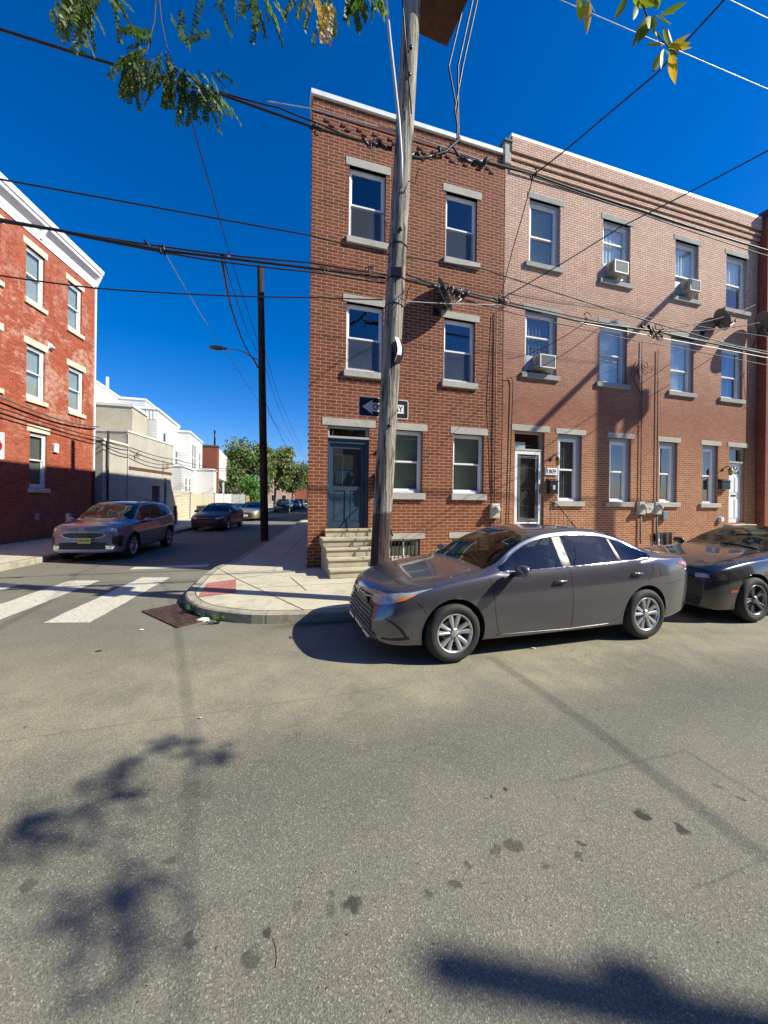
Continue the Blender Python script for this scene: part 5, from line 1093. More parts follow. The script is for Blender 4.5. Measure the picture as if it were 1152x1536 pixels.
for i, (px, py, lab, col) in enumerate(((212, 945, 'small white scrap of paper on the road left of centre', (.7, .72, .75)), (800, 973, 'white flattened scrap near the front wheel of the sedan', (.7, .7, .72)), (148, 977, 'tiny brown leaf on the road below the crossing', (.06, .04, .03)), (301, 1078, 'tiny white pebble-like scrap on the sandy road', (.7, .7, .7)), (412, 921, 'dark dry leaf in front of the kerb', (.06, .05, .04)))):
    m_ = MB(); q = random.Random(i); s_ = .035 if i != 3 else .015
    pts = [(s_ * q.uniform(.6, 1.3) * math.cos(a), s_ * q.uniform(.4, .9) * math.sin(a), .004 + q.uniform(0, .012)) for a in [k * .9 for k in range(7)]]; m_.add([(0, 0, .012)] + pts, [(0, k + 1, (k + 1) % 7 + 1) for k in range(7)])
    o = m_.build('leaf' if 'leaf' in lab else 'paper_scrap', mat('litter_%d' % i, col, .7, bump=0)); o.location = gp(px, py); tag(o, lab, 'leaf' if 'leaf' in lab else 'litter')
m_ = MB(); m_.tube([gp(410, 1408) + Vector((0, 0, .004)), gp(417, 1425) + Vector((0, 0, .008)), gp(417, 1440) + Vector((0, 0, .006)), gp(414, 1452) + Vector((0, 0, .004))], .0014, 5); tag(m_.build('twig', mat('twig_brown', (.34, .2, .1), .8)), 'thin curved brown twig on the foreground asphalt', 'twig')
# leaf and grit litter in the gutter (uncountable)
m_ = MB(); q = random.Random(12)
for k in range(900):
    if k < 500: p = un(q.uniform(-.6, 12), KN - abs(q.gauss(0, .10)) - .01)
    elif k < 620: p = un(q.gauss(9.0, .7), q.gauss(3.9, .18))
    else: p = gp(q.uniform(-40, 1190), 960 + 560 * q.random() ** 1.6)
    s_ = q.uniform(.004, .014) if k < 620 else q.uniform(.002, .006); a = q.uniform(0, 6.28); e = Vector((math.cos(a), math.sin(a), q.uniform(-.3, .6))) * s_; f = Vector((-math.sin(a), math.cos(a), q.uniform(-.2, .4))) * s_ * .6; c = p + Vector((0, 0, s_ * .5 + .002))
    m_.add([c - e, c - f, c + e, c + f], [(0, 1, 2, 3)], q.randint(0, 2))
tag(m_.build('gutter_grit', [mat('grit_a', (.16, .09, .04), .8, bump=0), mat('grit_b', (.30, .22, .12), .8, bump=0), mat('grit_c', (.08, .06, .04), .8, bump=0)]), kind='stuff')
# ================================================================= trees
BARK = mat('bark', (.10, .075, .055), .9, var=.3, vs=8, bump=.8, bs=30, bd=.02)
def tree(label, P, h, cr, n, leafs, seed, size=.3, low=.3, name='street_tree', group=None, lump=9, flat=1.):
    q = random.Random(seed); o = thing(name, label, 'tree', Matrix.Translation(P), group)
    tk = MB(); tk.tube([(0, 0, 0), (.05, 0, h * .2), (.1, .05, h * .45), (0, .1, h * .8)], [.045 * h * .5, .035 * h * .5, .025 * h * .5, .01 * h], 8)
    cl = []
    for k in range(lump):
        a = q.uniform(0, 6.28); rr_ = cr * math.sqrt(q.random()) * .75; z = h * (low + (1 - low) * q.uniform(.12, .85)); c = Vector((rr_ * math.cos(a), rr_ * math.sin(a), z)); cl.append((c, cr * q.uniform(.32, .55)))
        tk.tube([(.05, 0, h * q.uniform(.25, .5)), c * .6 + Vector((0, 0, z * .25)), c], [.01 * h, .006 * h, .003 * h], 5)
    tk.build('trunk', BARK, o)
    cv = MB()
    for k in range(n):
        c, r_ = q.choice(cl); d = Vector((q.gauss(0, 1), q.gauss(0, 1), q.gauss(0, 1) * .8)).normalized() * r_ * (q.random() ** .45) * q.uniform(.7, 1.25); p = c + d
        a = Vector((q.gauss(0, 1), q.gauss(0, 1), q.gauss(0, 1))).normalized(); b = a.orthogonal().normalized(); s_ = size * q.uniform(.5, 1.2)
        cv.add([p - a * s_, p - b * s_ * .5, p + a * s_, p + b * s_ * .5], [(0, 1, 2, 3)], 0 if q.random() < .62 else q.randint(0, len(leafs) - 1))
    cv.build('crown', leafs, o); return o
LG = leafmat('leaf_dusty_green', (.07, .13, .025)); LT = leafmat('leaf_tan', (.22, .17, .07)); LDK = leafmat('leaf_dark_green', (.035, .055, .02)); LB = leafmat('leaf_bright_green', (.06, .20, .02)); LR = leafmat('leaf_rusty', (.20, .10, .06)); LO_ = leafmat('leaf_olive', (.10, .15, .03))
def tp_(px, Z): p = at(px, HZ, Z); return Vector((p.x, p.y, 0))
tree('dusty green tree with tan seed clusters left of the dark pole', tp_(367, 56), 10.0, 3.9, 8200, [LG, LT, LO_], 1, .26, .2, group='trees up the side street', lump=16)
tree('darker tree rising behind the white bay house', tp_(352, 66), 10.2, 3.2, 4600, [LDK, LG], 2, .28, .3, group='trees up the side street')
tree('tan-tipped tree just right of the dark pole', tp_(412, 62), 10.2, 3.0, 7000, [LO_, LG, LT, LG, LR], 3, .26, .28, group='trees up the side street', lump=14)
tree('reddish-brown tinged tree over the far parked cars', tp_(438, 74), 8.8, 3.6, 7000, [LG, LR, LG, LDK, LT], 4, .28, .32, group='trees up the side street', lump=14)
tree('small distant tree right at the edge of the brick corner', tp_(461, 92), 9.6, 3.4, 2600, [LG, LO_, LR], 5, .3, .35, group='trees up the side street')
tree('low bright green vine-covered bush over the fence end', tp_(383, 50), 4.7, 1.9, 2600, [LB, LB, LO_], 6, .17, .0, name='bush', group='shrubs up the side street', lump=12)
tree('low dark shrub behind the whitish fences', tp_(340, 52), 3.6, 2.2, 1300, [LDK, LG], 7, .18, .0, name='bush', group='shrubs up the side street')
# overhanging locust branches
def compound(mb, base, dirv, L, q, m=0, lw=.0125, ll=.033, pairs=10, droop=.6):
    """one pinnate leaf: a rachis with pairs of leaflets"""
    d = dirv.normalized(); p = base.copy(); pts = [p.copy()]
    for k in range(pairs):
        d = (d + Vector((0, 0, -droop / pairs))).normalized(); p = p + d * L / pairs; pts.append(p.copy())
        s_ = d.cross(Vector((0, 0, 1))); s_ = s_.normalized() if s_.length > .05 else Vector((1, 0, 0)); nn = s_.cross(d).normalized(); tw = q.uniform(-.7, .7)
        for sg in (-1, 1):
            e = (s_ * sg * math.cos(tw) + nn * math.sin(tw) * .6 + d * .45 + Vector((0, 0, -.35))).normalized() * ll * q.uniform(.8, 1.15); f = e.cross(nn + Vector((q.uniform(-.5, .5), q.uniform(-.5, .5), 0))).normalized() * lw
            c = p + e * .55; mb.add([p, p + e * .35 + f, p + e * .8 + f * .7, p + e * 1.1, p + e * .8 - f * .7, p + e * .35 - f], [(0, 1, 2, 3, 4, 5)], m)
    mb.tube(pts, .0018, 4, 3)
LL1 = leafmat('locust_leaf', (.045, .10, .018), .45); LL2 = leafmat('locust_leaf_olive', (.10, .16, .025), .5); LL3 = leafmat('locust_leaf_yellow', (.42, .27, .04), .5); TW = mat('twig_bark', (.09, .05, .035), .8)
q = random.Random(44)
tl = thing('locust_tree', 'locust tree behind the camera whose fine-leaved twigs hang into the top left of the sky', 'tree', None)
tw_ = MB(); lf = MB(); Zt = 3.4
tw_.tube([Vector((-3.5, -4.6, 0)), Vector((-3.4, -4.4, 3)), Vector((-3.0, -3.0, 6)), Vector((-2.6, .2, 7.6)), at(236, -60, Zt) + Vector((0, 0, .25)), at(236, -30, Zt)], [.17, .15, .11, .05, .02, .008], 10, 0)
def twig(pts, leafs, r=.006, L=(.18, .30), mixm=(0, 0, 0, 1)):
    P = [at(*p) for p in pts]; tw_.tube(P, [r] + [r * .7] * (len(P) - 2) + [r * .35], 6, 0)
    for (x, y, z, ang, n) in leafs:
        for k in range(n):
            b = at(x + q.uniform(-11, 11), y + q.uniform(-9, 9), z + q.uniform(-.15, .15)); a = math.radians(ang + q.uniform(-45, 45)); dv = Vector((math.cos(a), q.uniform(-.5, .5), math.sin(a))); compound(lf, b, dv, q.uniform(*L), q, q.choice(mixm))
twig([(236, -30, Zt), (232, 30, Zt), (222, 70, Zt), (215, 90, 3.35)], [(222, 60, Zt, 180, 4), (214, 80, Zt, 200, 6), (190, 85, Zt, -100, 8), (205, 100, Zt, -90, 6), (188, 115, Zt, -85, 4), (225, 95, Zt, -70, 6)])
twig([(236, -30, Zt), (242, 30, Zt), (250, 70, Zt), (262, 100, Zt), (290, 130, Zt), (310, 150, 3.5)], [(245, 85, Zt, -100, 8), (262, 105, Zt, -90, 9), (278, 70, Zt, 80, 5), (285, 110, Zt, -60, 9), (300, 130, Zt, -80, 10), (315, 140, Zt, -50, 7), (298, 155, Zt, -90, 4), (250, 120, Zt, -110, 8), (270, 130, Zt, -90, 6), (310, 115, Zt, -20, 5)], mixm=(0, 0, 0, 1))
Z2 = 3.0
twig([(112, -60, Z2), (118, -20, Z2), (116, 10, Z2)], [(112, -8, Z2, -90, 10), (118, 10, Z2, -95, 8), (128, 0, Z2, -80, 5)], mixm=(0, 1, 1))
twig([(160, -60, Z2), (158, -20, Z2)], [(150, -12, Z2, -120, 6), (165, -8, Z2, -70, 6), (140, -14, Z2, -130, 3)], mixm=(0, 1))
for (x, y, m2) in ((320, -18, 2), (347, -12, 4), (372, -16, 3), (380, 5, 3), (388, -8, 5), (405, 5, 4), (455, -8, 4), (475, -5, 5), (495, 8, 5), (500, -5, 4)):
    twig([(x + 4, -80, 3.2), (x + 2, -30, 3.2), (x, y - 5, 3.2)], [(x, y, 3.2, -95, m2)], .003, mixm=(0, 0, 1) if x < 430 else (0, 0, 1, 1, 1, 1, 2))
for (x, y, m2) in ((524, -14, 3), (530, -6, 3), (556, -8, 4)): twig([(x, -90, 2.2), (x, -20, 2.2)], [(x, y, 2.2, -95, m2)], .003, L=(.08, .13))
tw_.build('trunk', TW, tl); lf.build('foliage', [LL1, LL2, LL3, TW], tl)
# second tree on the right: broad pointed leaves near the camera, shade on the foreground
tr_ = thing('ash_tree', 'broad-leaved tree on the near pavement whose pointed yellow-green leaves hang at the top right', 'tree', None)
tw_ = MB(); lf = MB(); q = random.Random(9)
base_ = Vector((6.6, -2.7, 0)); tw_.tube([base_, base_ + Vector((-.05, .1, 3)), base_ + Vector((-.3, .3, 5.2)), Vector((4.6, .0, 6.2)), Vector((2.6, 1.0, 5.9)), at(985, -60, 1.9)], [.16, .14, .08, .04, .02, .008], 10)

def blade(c, d, L, w, m, up=None):
    d = d.normalized(); s_ = d.cross(up or Vector((0, 1, .2))).normalized(); s_ = (s_ + Vector((0, q.uniform(-.7, .7), 0))).normalized(); n_ = d.cross(s_)
    vs = []; K = 8
    for k in range(K + 1):
        f = k / K; ww = w * math.sin(math.pi * min(1, f * 1.02 + .02)) ** .8 * (1 - f * .25); cc = c + d * L * f + n_ * (.10 * L * f * f)
        vs += [cc - s_ * ww, cc + n_ * ww * .25, cc + s_ * ww]
    b = [(3 * k + j, 3 * k + j + 1, 3 * k + 4 + j, 3 * k + 3 + j) for k in range(K) for j in (0, 1)]; lf.add(vs, b, m, True)
for (x, y, Z, ang, L, m) in ((873, -8, 1.7, -95, .12, 1), (880, -5, 1.7, -85, .11, 0), (868, -2, 1.7, -100, .09, 1), (884, 0, 1.65, -90, .10, 2), (940, -8, 1.8, -110, .11, 0), (958, 5, 1.8, -112, .09, 1), (950, -5, 1.8, -60, .06, 2),
        (983, 8, 1.8, 160, .10, 1), (990, 5, 1.8, 110, .08, 1), (992, 22, 1.8, 10, .08, 0), (976, 25, 1.8, -115, .13, 1), (978, 25, 1.8, -100, .12, 0), (983, 22, 1.8, -60, .09, 1), (985, 15, 1.8, 80, .09, 0),
        (986, 55, 1.8, 150, .05, 1), (994, 66, 1.8, 170, .06, 1), (1000, 70, 1.8, 0, .08, 2), (1002, 72, 1.8, 20, .07, 2), (996, 74, 1.8, -110, .12, 1), (1006, 78, 1.8, -70, .11, 2), (1008, 70, 1.8, -30, .07, 2), (1003, 66, 1.8, 130, .06, 2)):
    if y > 5 or x > 970:
        a = math.radians(ang + q.uniform(-40, 40)); blade(at(x + q.uniform(-6, 6), y + q.uniform(-5, 5), Z + .02), Vector((math.cos(a), q.uniform(-.5, .5), math.sin(a))), L, L * .16, q.choice((0, 1)))
    a = math.radians(ang); blade(at(x, y, Z), Vector((math.cos(a), q.uniform(-.35, .35), math.sin(a))), L * 1.25, L * .18, m if m < 2 or q.random() < .4 else 1)
tw_.tube([at(985, -60, 1.9), at(955, -20, 1.85), at(968, 18, 1.8), at(980, 45, 1.8), at(1003, 72, 1.8)], [.008, .006, .004, .003, .002], 6); tw_.tube([at(985, -60, 1.9), at(880, -50, 1.75), at(874, -5, 1.7)], [.006, .004, .002], 6)
# shade clumps: positions chosen off to the right of the view
def clump(c, r, n):
    for k in range(n):
        p = c + Vector((q.gauss(0, 1), q.gauss(0, 1), q.gauss(0, .6))) * r * .5; blade(p, Vector((q.uniform(-1, 1), q.uniform(-1, 1), q.uniform(-1, .2))), .12, .022, q.choice((0, 0, 1)))
shade = [(245, 1118, 5.2, .16, 60), (285, 1122, 5.2, .12, 26), (325, 1134, 5.2, .12, 40), (175, 1155, 5.2, .14, 40), (140, 1175, 5.2, .12, 24), (190, 1193, 5.4, .14, 34), (125, 1212, 5.4, .14, 30), (60, 1233, 5.4, .16, 50), (10, 1245, 5.4, .14, 40), (45, 1268, 5.4, .14, 44), (140, 1275, 5.4, .16, 20),
         (205, 1315, 5.6, .13, 34), (165, 1345, 5.6, .16, 46), (100, 1355, 5.6, .14, 30), (165, 1380, 5.6, .12, 30), (240, 1345, 5.6, .14, 24), (280, 1352, 5.6, .12, 18), (205, 1430, 5.6, .13, 46), (130, 1430, 5.6, .14, 26), (60, 1370, 5.6, .14, 20)]
for (x, y, hh, r_, n_) in shade: clump(up_(gp(x, y), hh + .5), r_ * .9, int(n_ * (.6 if y < 1290 else .42)))
for a, b in ((0, 3), (3, 5), (5, 8), (8, 10), (7, 8), (11, 12), (12, 14), (12, 17), (13, 18)):
    A, B = shade[a], shade[b]; tw_.tube([up_(gp(A[0], A[1]), A[2] + .5), up_(gp(B[0], B[1]), B[2] + .5)], .010, 5)
for k in range(160): clump(Vector((q.uniform(5.5, 8.5), q.uniform(-4.5, -1.4), q.uniform(5.5, 9))), .4, 14)
tw_.build('trunk', TW, tr_); lf.build('foliage', [leafmat('ash_leaf', (.12, .20, .02), .55), leafmat('ash_leaf_light', (.24, .32, .02), .55), leafmat('ash_leaf_gold', (.5, .33, .03), .5)], tr_)
# ================================================================= vehicles
def interp(tab, x):
    """smooth monotone interpolation through (x, y) pairs"""
    n = len(tab)
    if x <= tab[0][0]: return tab[0][1]
    if x >= tab[-1][0]: return tab[-1][1]
    sl = [(tab[i + 1][1] - tab[i][1]) / (tab[i + 1][0] - tab[i][0]) for i in range(n - 1)]
    def m(i):
        if i == 0: return sl[0]
        if i == n - 1: return sl[-1]
        a, b = sl[i - 1], sl[i]
        return 0 if a * b <= 0 else 2 * a * b / (a + b)
    for i in range(n - 1):
        if x <= tab[i + 1][0]:
            h = tab[i + 1][0] - tab[i][0]; t = (x - tab[i][0]) / h
            return (2 * t ** 3 - 3 * t * t + 1) * tab[i][1] + (t ** 3 - 2 * t * t + t) * h * m(i) + (-2 * t ** 3 + 3 * t * t) * tab[i + 1][1] + (t ** 3 - t * t) * h * m(i + 1)
TRIM = mat('car_black_trim', (.015, .015, .016), .45, var=.1, bump=0); UNDER = mat('car_underbody', (.012, .012, .012), .9, var=.1, bump=0)
SEAM = mat('panel_gap', (.01, .01, .01), .8, bump=0); SEAT = mat('seat_cloth', (.10, .10, .11), .8, var=.1, bump=.1)
REDL = mat('tail_lamp_red', (.42, .008, .012), .12, var=.1, bump=0, coat=1); CLRL = mat('lamp_clear', (.62, .66, .66), .08, .3, var=.15, vs=20, bump=0, coat=1); AMB = mat('lamp_amber', (.75, .22, .02), .15, var=.1, bump=0, coat=1); HAZE = mat('lamp_hazed', (.40, .44, .40), .25, .2, var=.25, vs=14, bump=0, coat=.8)
def section(P, d):
    w = interp(P['W'], d); zb = interp(P['bot'], d); zs = interp(P['belt'], d); zt = interp(P['top'], d); wr = interp(P['rail'], d)
    c = max(0, min(1, (zt - zs - .10) / .22)); c = c * c * (3 - 2 * c)
    zs = min(zs, zt - .02); H = zs - zb
    pts = [(w * .80, zb - .0), (w * .925, zb + .02), (w * .962, zb + .10 * (H / .7)), (w * .988, zb + .36 * H), (w * 1.0, zb + .62 * H), (w * .985, zb + .84 * H), (w * .945, zs)]
    zr = zt - .055 - .02 * (1 - c); zr = max(zr, zs + .03)
    hood = [(w * (.91 - .0), zs + (zt - zs) * .28), (w * .865, zs + (zt - zs) * .50), (w * .80, zs + (zt - zs) * .66), (w * .72, zs + (zt - zs) * .78), (w * .38, zs + (zt - zs) * .95), (0, zt)]
    cab = [(w * .90, zs + .018), (wr + .035, zr - .045), (wr, zr), (wr * .90, zr + (zt - zr) * .52), (wr * .5, zt - (zt - zr) * .14), (0, zt)]
    pts += [(a[0] + (b[0] - a[0]) * c, a[1] + (b[1] - a[1]) * c) for a, b in zip(hood, cab)]
    out = []
    S = 3; n = len(pts)
    for i in range(n - 1):
        p0 = pts[max(i - 1, 0)]; p1 = pts[i]; p2 = pts[i + 1]; p3 = pts[i + 2] if i + 2 < n else (-pts[n - 2][0], pts[n - 2][1])
        for k in range(S):
            t = k / S
            if i in (6, 7) and c > .3: out.append((p1[0] + (p2[0] - p1[0]) * t, p1[1] + (p2[1] - p1[1]) * t)); continue
            f = lambda j: .5 * (2 * p1[j] + (p2[j] - p0[j]) * t + (2 * p0[j] - 5 * p1[j] + 4 * p2[j] - p3[j]) * t * t + (3 * p1[j] - p0[j] - 3 * p2[j] + p3[j]) * t ** 3)
            out.append((f(0), f(1)))
    out.append(pts[-1]); return out
def wheel(par, x, y, r, rw, side, rim_m, style='ten', rr=None, rot=0):
    o = bpy.data.objects.new('wheel', None); COL.objects.link(o); o.parent = par; o.location = (x, y, r); o.rotation_euler = (0, 0, rot)
    M = Matrix.Rotation(-math.pi / 2 * side, 4, 'X')   # local +z -> outward
    R_ = rr or r * .66
    m_ = MB(); h = rw / 2
    m_.lathe([(R_ - .01, -h), (R_ + .015, -h - .004), (r - .035, -h + .0), (r - .008, -h + .03), (r, -h + .07), (r, h - .07), (r - .008, h - .03), (r - .03, h + .002), (R_ + .05, h + .01), (R_ + .012, h + .004), (R_ - .006, h - .012)], 48, 0, M)
    for k in range(4): 
        z = -h + .06 + (rw - .12) * (k + .5) / 4; m_.lathe([(r + .0006, z - .005), (r + .0007, z + .005)], 48, 1, M)
    m_.build('tyre', [RUBBER, SEAM], o)
    m_ = MB(); m_.lathe([(R_, h - .008), (R_ - .004, h - .002), (R_ - .02, h - .006), (R_ - .026, h - .05), (R_ - .03, -h + .03)], 48, 0, M)
    def spoke(a, w0, w1, z0, z1, tw=0.):
        c, s = math.cos(a), math.sin(a); r0, r1 = .035, R_ - .014
        def pt(rad, off, z): return (rad * c - off * s, rad * s + off * c, z)
        vs = [pt(r0, -w0, z0), pt(r0, w0, z0), pt(r1, w1 + tw, z1), pt(r1, -w1 + tw, z1), pt(r0, 0, z0 + .010), pt(r1 * .96, tw, z1 + .007), pt(r0, -w0, z0 - .03), pt(r0, w0, z0 - .03), pt(r1, w1 + tw, z1 - .03), pt(r1, -w1 + tw, z1 - .03)]
        m_.add(vs, [(0, 4, 5, 3), (4, 1, 2, 5), (0, 3, 9, 6), (2, 1, 7, 8), (3, 5, 2, 8, 9)], 0, False, M)
    if style == 'ten':
        for k in range(10): spoke(2 * math.pi * k / 10 + (.07 if k % 2 else -.07), .016, .026, h - .03, h - .012)
    elif style == 'five':
        for k in range(5):
            for s_ in (-.13, .13): spoke(2 * math.pi * k / 5 + s_, .016, .017, h - .045, h - .015)
    else:
        for k in range(7): spoke(2 * math.pi * k / 7, .02, .03, h - .03, h - .015)
    m_.lathe([(.06, h - .05), (.055, h - .018), (.03, h - .010), (0, h - .008)], 20, 0, M)
    for k in range(5): a = 2 * math.pi * k / 5 + .3; m_.lathe([(.009, h - .03), (.008, h - .008), (0, h - .007)], 8, 1, M @ Matrix.Translation((.05 * math.cos(a), .05 * math.sin(a), 0)))
    m_.build('rim', [rim_m, TRIM], o)
    m_ = MB(); m_.lathe([(R_ - .03, -h + .04), (.12, -h + .045), (0, -h + .045)], 24, 0, M); m_.lathe([(.13, h - .09), (0, h - .088)], 24, 1, M); m_.build('brake', [TRIM, GALV], o)
    return o
def split_build(mb, nm, mt, par):
    for s_ in (1, -1):
        c = MB(); mp = {}
        for f, m, sm in zip(mb.f, mb.m, mb.sm):
            if sum(mb.v[i][1] for i in f) / len(f) * s_ <= 0: continue
            for i in f:
                if i not in mp: mp[i] = len(c.v); c.v.append(mb.v[i])
            c.f.append([mp[i] for i in f]); c.m.append(m); c.sm.append(sm)
        if c.f: c.build(nm, mt, par)
def car(label, cat, P, M, paintm, group=None, name='parked_car', detail=1):
    o = thing(name, label, cat, M, group)
    L = P['L']; nst = 112 if detail else 70
    ds = sorted({0, .008, .02, .04, .07, .10, L - .008, L - .02, L - .04, L - .07, L - .1, L, *[L * k / nst for k in range(1, nst)]})
    secs = [section(P, d) for d in ds]; nr = len(secs[0]); FR = 2 * nr - 1
    X = lambda d: L / 2 - d
    V_ = []
    for d, s in zip(ds, secs):
        nose = P.get('bow', .10); tail = P.get('bowr', .07)
        row = [(y, z) for y, z in s] + [(-y, z) for y, z in s[-2::-1]]
        for y, z in row:
            # plan-view bow of the nose and tail: outer parts sit further back
            q_ = (abs(y) / .9) ** 2; fx = math.exp(-d / .5) * nose * q_; bxk = math.exp(-(L - d) / .45) * tail * q_
            rake = P.get('rake', 0) * math.exp(-d / .15) * max(0, z - .45)
            V_.append([X(d) - fx + bxk - rake, y, z])
    idx = lambda i, r: i * FR + r
    faces = []; kinds = []
    wx = [(P['fw'], P['wr']), (P['rw'], P['wr'])]; ar = P['arch']
    G = P['glass']
    def mirror_r(r): return r if r < nr else FR - 1 - r
    for i in range(len(ds) - 1):
        dm = (ds[i] + ds[i + 1]) / 2
        for r in range(FR - 1):
            rm = min(mirror_r(r), mirror_r(r + 1)); k = 'body'
            if G['ws'][0] < dm < G['ws'][1] and rm >= 27: k = 'windshield'
            elif G['rg'][0] < dm < G['rg'][1] and rm >= 27: k = 'rear_window'
            elif 21 <= rm < 24 and G['side'][0] < dm < G['side'][1]:
                k = 'side'
                for a, b in G['pillars']:
                    if a < dm < b: k = 'pillar'
            elif rm == 20 and G['side'][0] < dm < G['side'][1]: k = 'strip'
            elif rm in (25, 26) and False: k = 'body'
            f = (idx(i, r), idx(i + 1, r), idx(i + 1, r + 1), idx(i, r + 1))
            if rm < 18:
                ins = []
                for vi in f:
                    x, y, z = V_[vi]; dd = L / 2 - x
                    ins.append(any((dd - wd) ** 2 + (z - wr_) ** 2 < ar * ar for wd, wr_ in wx))
                if all(ins): continue
            faces.append(f); kinds.append(k)
    used = {v for f in faces for v in f}
    for vi in used:
        x, y, z = V_[vi]; dd = L / 2 - x
        if z > P['wr'] + ar: continue
        for wd, wr_ in wx:
            q_ = math.hypot(dd - wd, z - wr_)
            if q_ < ar and q_ > 1e-6:
                V_[vi][0] = L / 2 - (wd + (dd - wd) / q_ * ar); V_[vi][2] = wr_ + (z - wr_) / q_ * ar
    # end caps
    for i, fl in ((0, 1), (len(ds) - 1, 0)):
        for r in range(nr - 1):
            a, b, c, d_ = idx(i, r), idx(i, r + 1), idx(i, FR - 2 - r), idx(i, FR - 1 - r)
            faces.append((a, b, c, d_) if fl else (d_, c, b, a)); kinds.append('body')
    full = BVHTree.FromPolygons(V_, faces)
    def sub(kset, nm, mt, off=0, side=None):
        mp = {}; vs = []; fs = []
        for f, k in zip(faces, kinds):
            if k not in kset: continue
            if side is not None and V_[f[0]][1] * side <= 0: continue
            ff = []
            for vi in f:
                if vi not in mp: mp[vi] = len(vs); vs.append(V_[vi])
                ff.append(mp[vi])
            fs.append(ff)
        m_ = MB(); m_.add(vs, fs, 0, True); return m_.build(nm, mt, o, sharp=38)
    sub({'body'}, 'body', paintm)
    if any(k == 'windshield' for k in kinds): sub({'windshield'}, 'windshield', GCAR)
    sub({'rear_window'}, 'rear_window', GCAR); sub({'strip', 'pillar'}, 'window_trim', P.get('trim_m', TRIM))
    for s_ in (1, -1):
        lo = [g for g in (G['side'][0],)]; cuts = [G['side'][0]] + [x for p in G['pillars'] for x in p] + [G['side'][1]]
        for a, b in zip(cuts[::2], cuts[1::2]):
            mp = {}; vs = []; fs = []
            for f, k in zip(faces, kinds):
                if k != 'side' or V_[f[0]][1] * s_ <= 0: continue
                dm = L / 2 - sum(V_[vi][0] for vi in f) / 4
                if not (a - .03 < dm < b + .03): continue
                ff = []
                for vi in f:
                    if vi not in mp: mp[vi] = len(vs); vs.append(V_[vi])
                    ff.append(mp[vi])
                fs.append(ff)
            if fs: m_ = MB(); m_.add(vs, fs, 0, True); m_.build('side_window', GCAR, o)
    # trims along the window edges
    def rowline(r, a, b, off=.004):
        out = []
        for i, d in enumerate(ds):
            if a <= d <= b: v = Vector(V_[idx(i, r)]); out.append(v + Vector((0, math.copysign(off, v.y), 0)))
        return out
    if P.get('dlo'):
        for s_ in (1, -1):
            m_ = MB(); A = rowline(21 if s_ > 0 else FR - 22, *G['side']); B = rowline(24 if s_ > 0 else FR - 25, *G['side']); m_.tube(A, .008, 6); m_.tube(B, .008, 6); m_.build('window_moulding', P['dlo'], o)
    # wheel wells, underbody
    m_ = MB()
    for wd, wr_ in wx:
        for s_ in (1, -1):
            yo = 0; hits = full.find_nearest(Vector((X(wd), s_ * 1.2, wr_ + ar)))[0]; yy = abs(hits.y) - .012
            n_ = 20; vs = []
            for k in range(n_ + 1):
                a = math.pi * (-.08 + 1.16 * k / n_); cx = X(wd) + ar * math.cos(a); cz = wr_ + ar * math.sin(a)
                h2 = full.find_nearest(Vector((X(wd) + ar * 1.02 * math.cos(a), s_ * 1.1, max(.2, wr_ + ar * 1.02 * math.sin(a)))))[0]
                vs += [(cx, s_ * (min(abs(h2.y), yy + .02) - .004), cz), (cx, s_ * .50, cz)]
            m_.add(vs, [(2 * k, 2 * k + 2, 2 * k + 3, 2 * k + 1) for k in range(n_)], 0, True)
            m_.add([(X(wd), s_ * .5, wr_)] + [vs[2 * k + 1] for k in range(n_ + 1)], [(0, k + 1, k + 2) for k in range(n_)])
    m_.box(X(P['rw'] - ar), X(P['fw'] + ar), -P['W'][len(P['W']) // 2][1] * .80, P['W'][len(P['W']) // 2][1] * .80, interp(P['bot'], L / 2) + .0, interp(P['bot'], L / 2) + .06)
    m_.box(X(P['fw'] - ar), X(.25), -.62, .62, interp(P['bot'], .4) + .02, .36); m_.box(X(L - .3), X(P['rw'] + ar), -.62, .62, .24, .4); m_.box(X(P['rw'] + ar), X(P['rw'] - ar), -.49, .49, .26, .5); m_.box(X(P['fw'] + ar), X(P['fw'] - ar), -.49, .49, .26, .6)
    m_.build('underbody', UNDER, o)
    for (wd, wr_), rt_ in zip(wx, (P.get('steer', 0), 0)):
        for s_ in (1, -1): wheel(o, X(wd), s_ * (P['track'] - P.get('tw', .215) / 2), wr_, P.get('tw', .215), s_, P.get('rim', ALLOY), P.get('style', 'ten'), P.get('rimr'), rt_)
    # interior
    if detail:
        m_ = MB(); zf = interp(P['belt'], L / 2); wi = P['W'][len(P['W']) // 2][1] * .80
        m_.box(X(G['rg'][0]), X(G['ws'][0] + .25), -wi, wi, .4, .44); m_.box(X(G['ws'][0] + .60), X(G['ws'][0] + .12), -wi, wi, zf - .22, zf - .03); m_.box(X(G['rg'][1]), X(G['rg'][0]), -wi * .85, wi * .85, zf - .15, zf - .04)
        m_.build('cabin_floor', TRIM, o)
        for (dx, yy) in ((P['seat'], .36), (P['seat'], -.36), (P['seat'] + .85, .36), (P['seat'] + .85, -.36)):
            m_ = MB(); T = Matrix.Translation((X(dx), yy, 0)); m_.box(-.05, .42, -.24, .24, .44, .58, 0, T); m_.box(-.14, 0, -.22, .22, .5, 1.08, 0, T @ Matrix.Rotation(-.18, 4, 'Y')); m_.box(-.13, -.03, -.12, .12, 1.09, 1.25, 0, T @ Matrix.Rotation(-.18, 4, 'Y')); m_.build('seat', SEAT, o, bevel=.03)
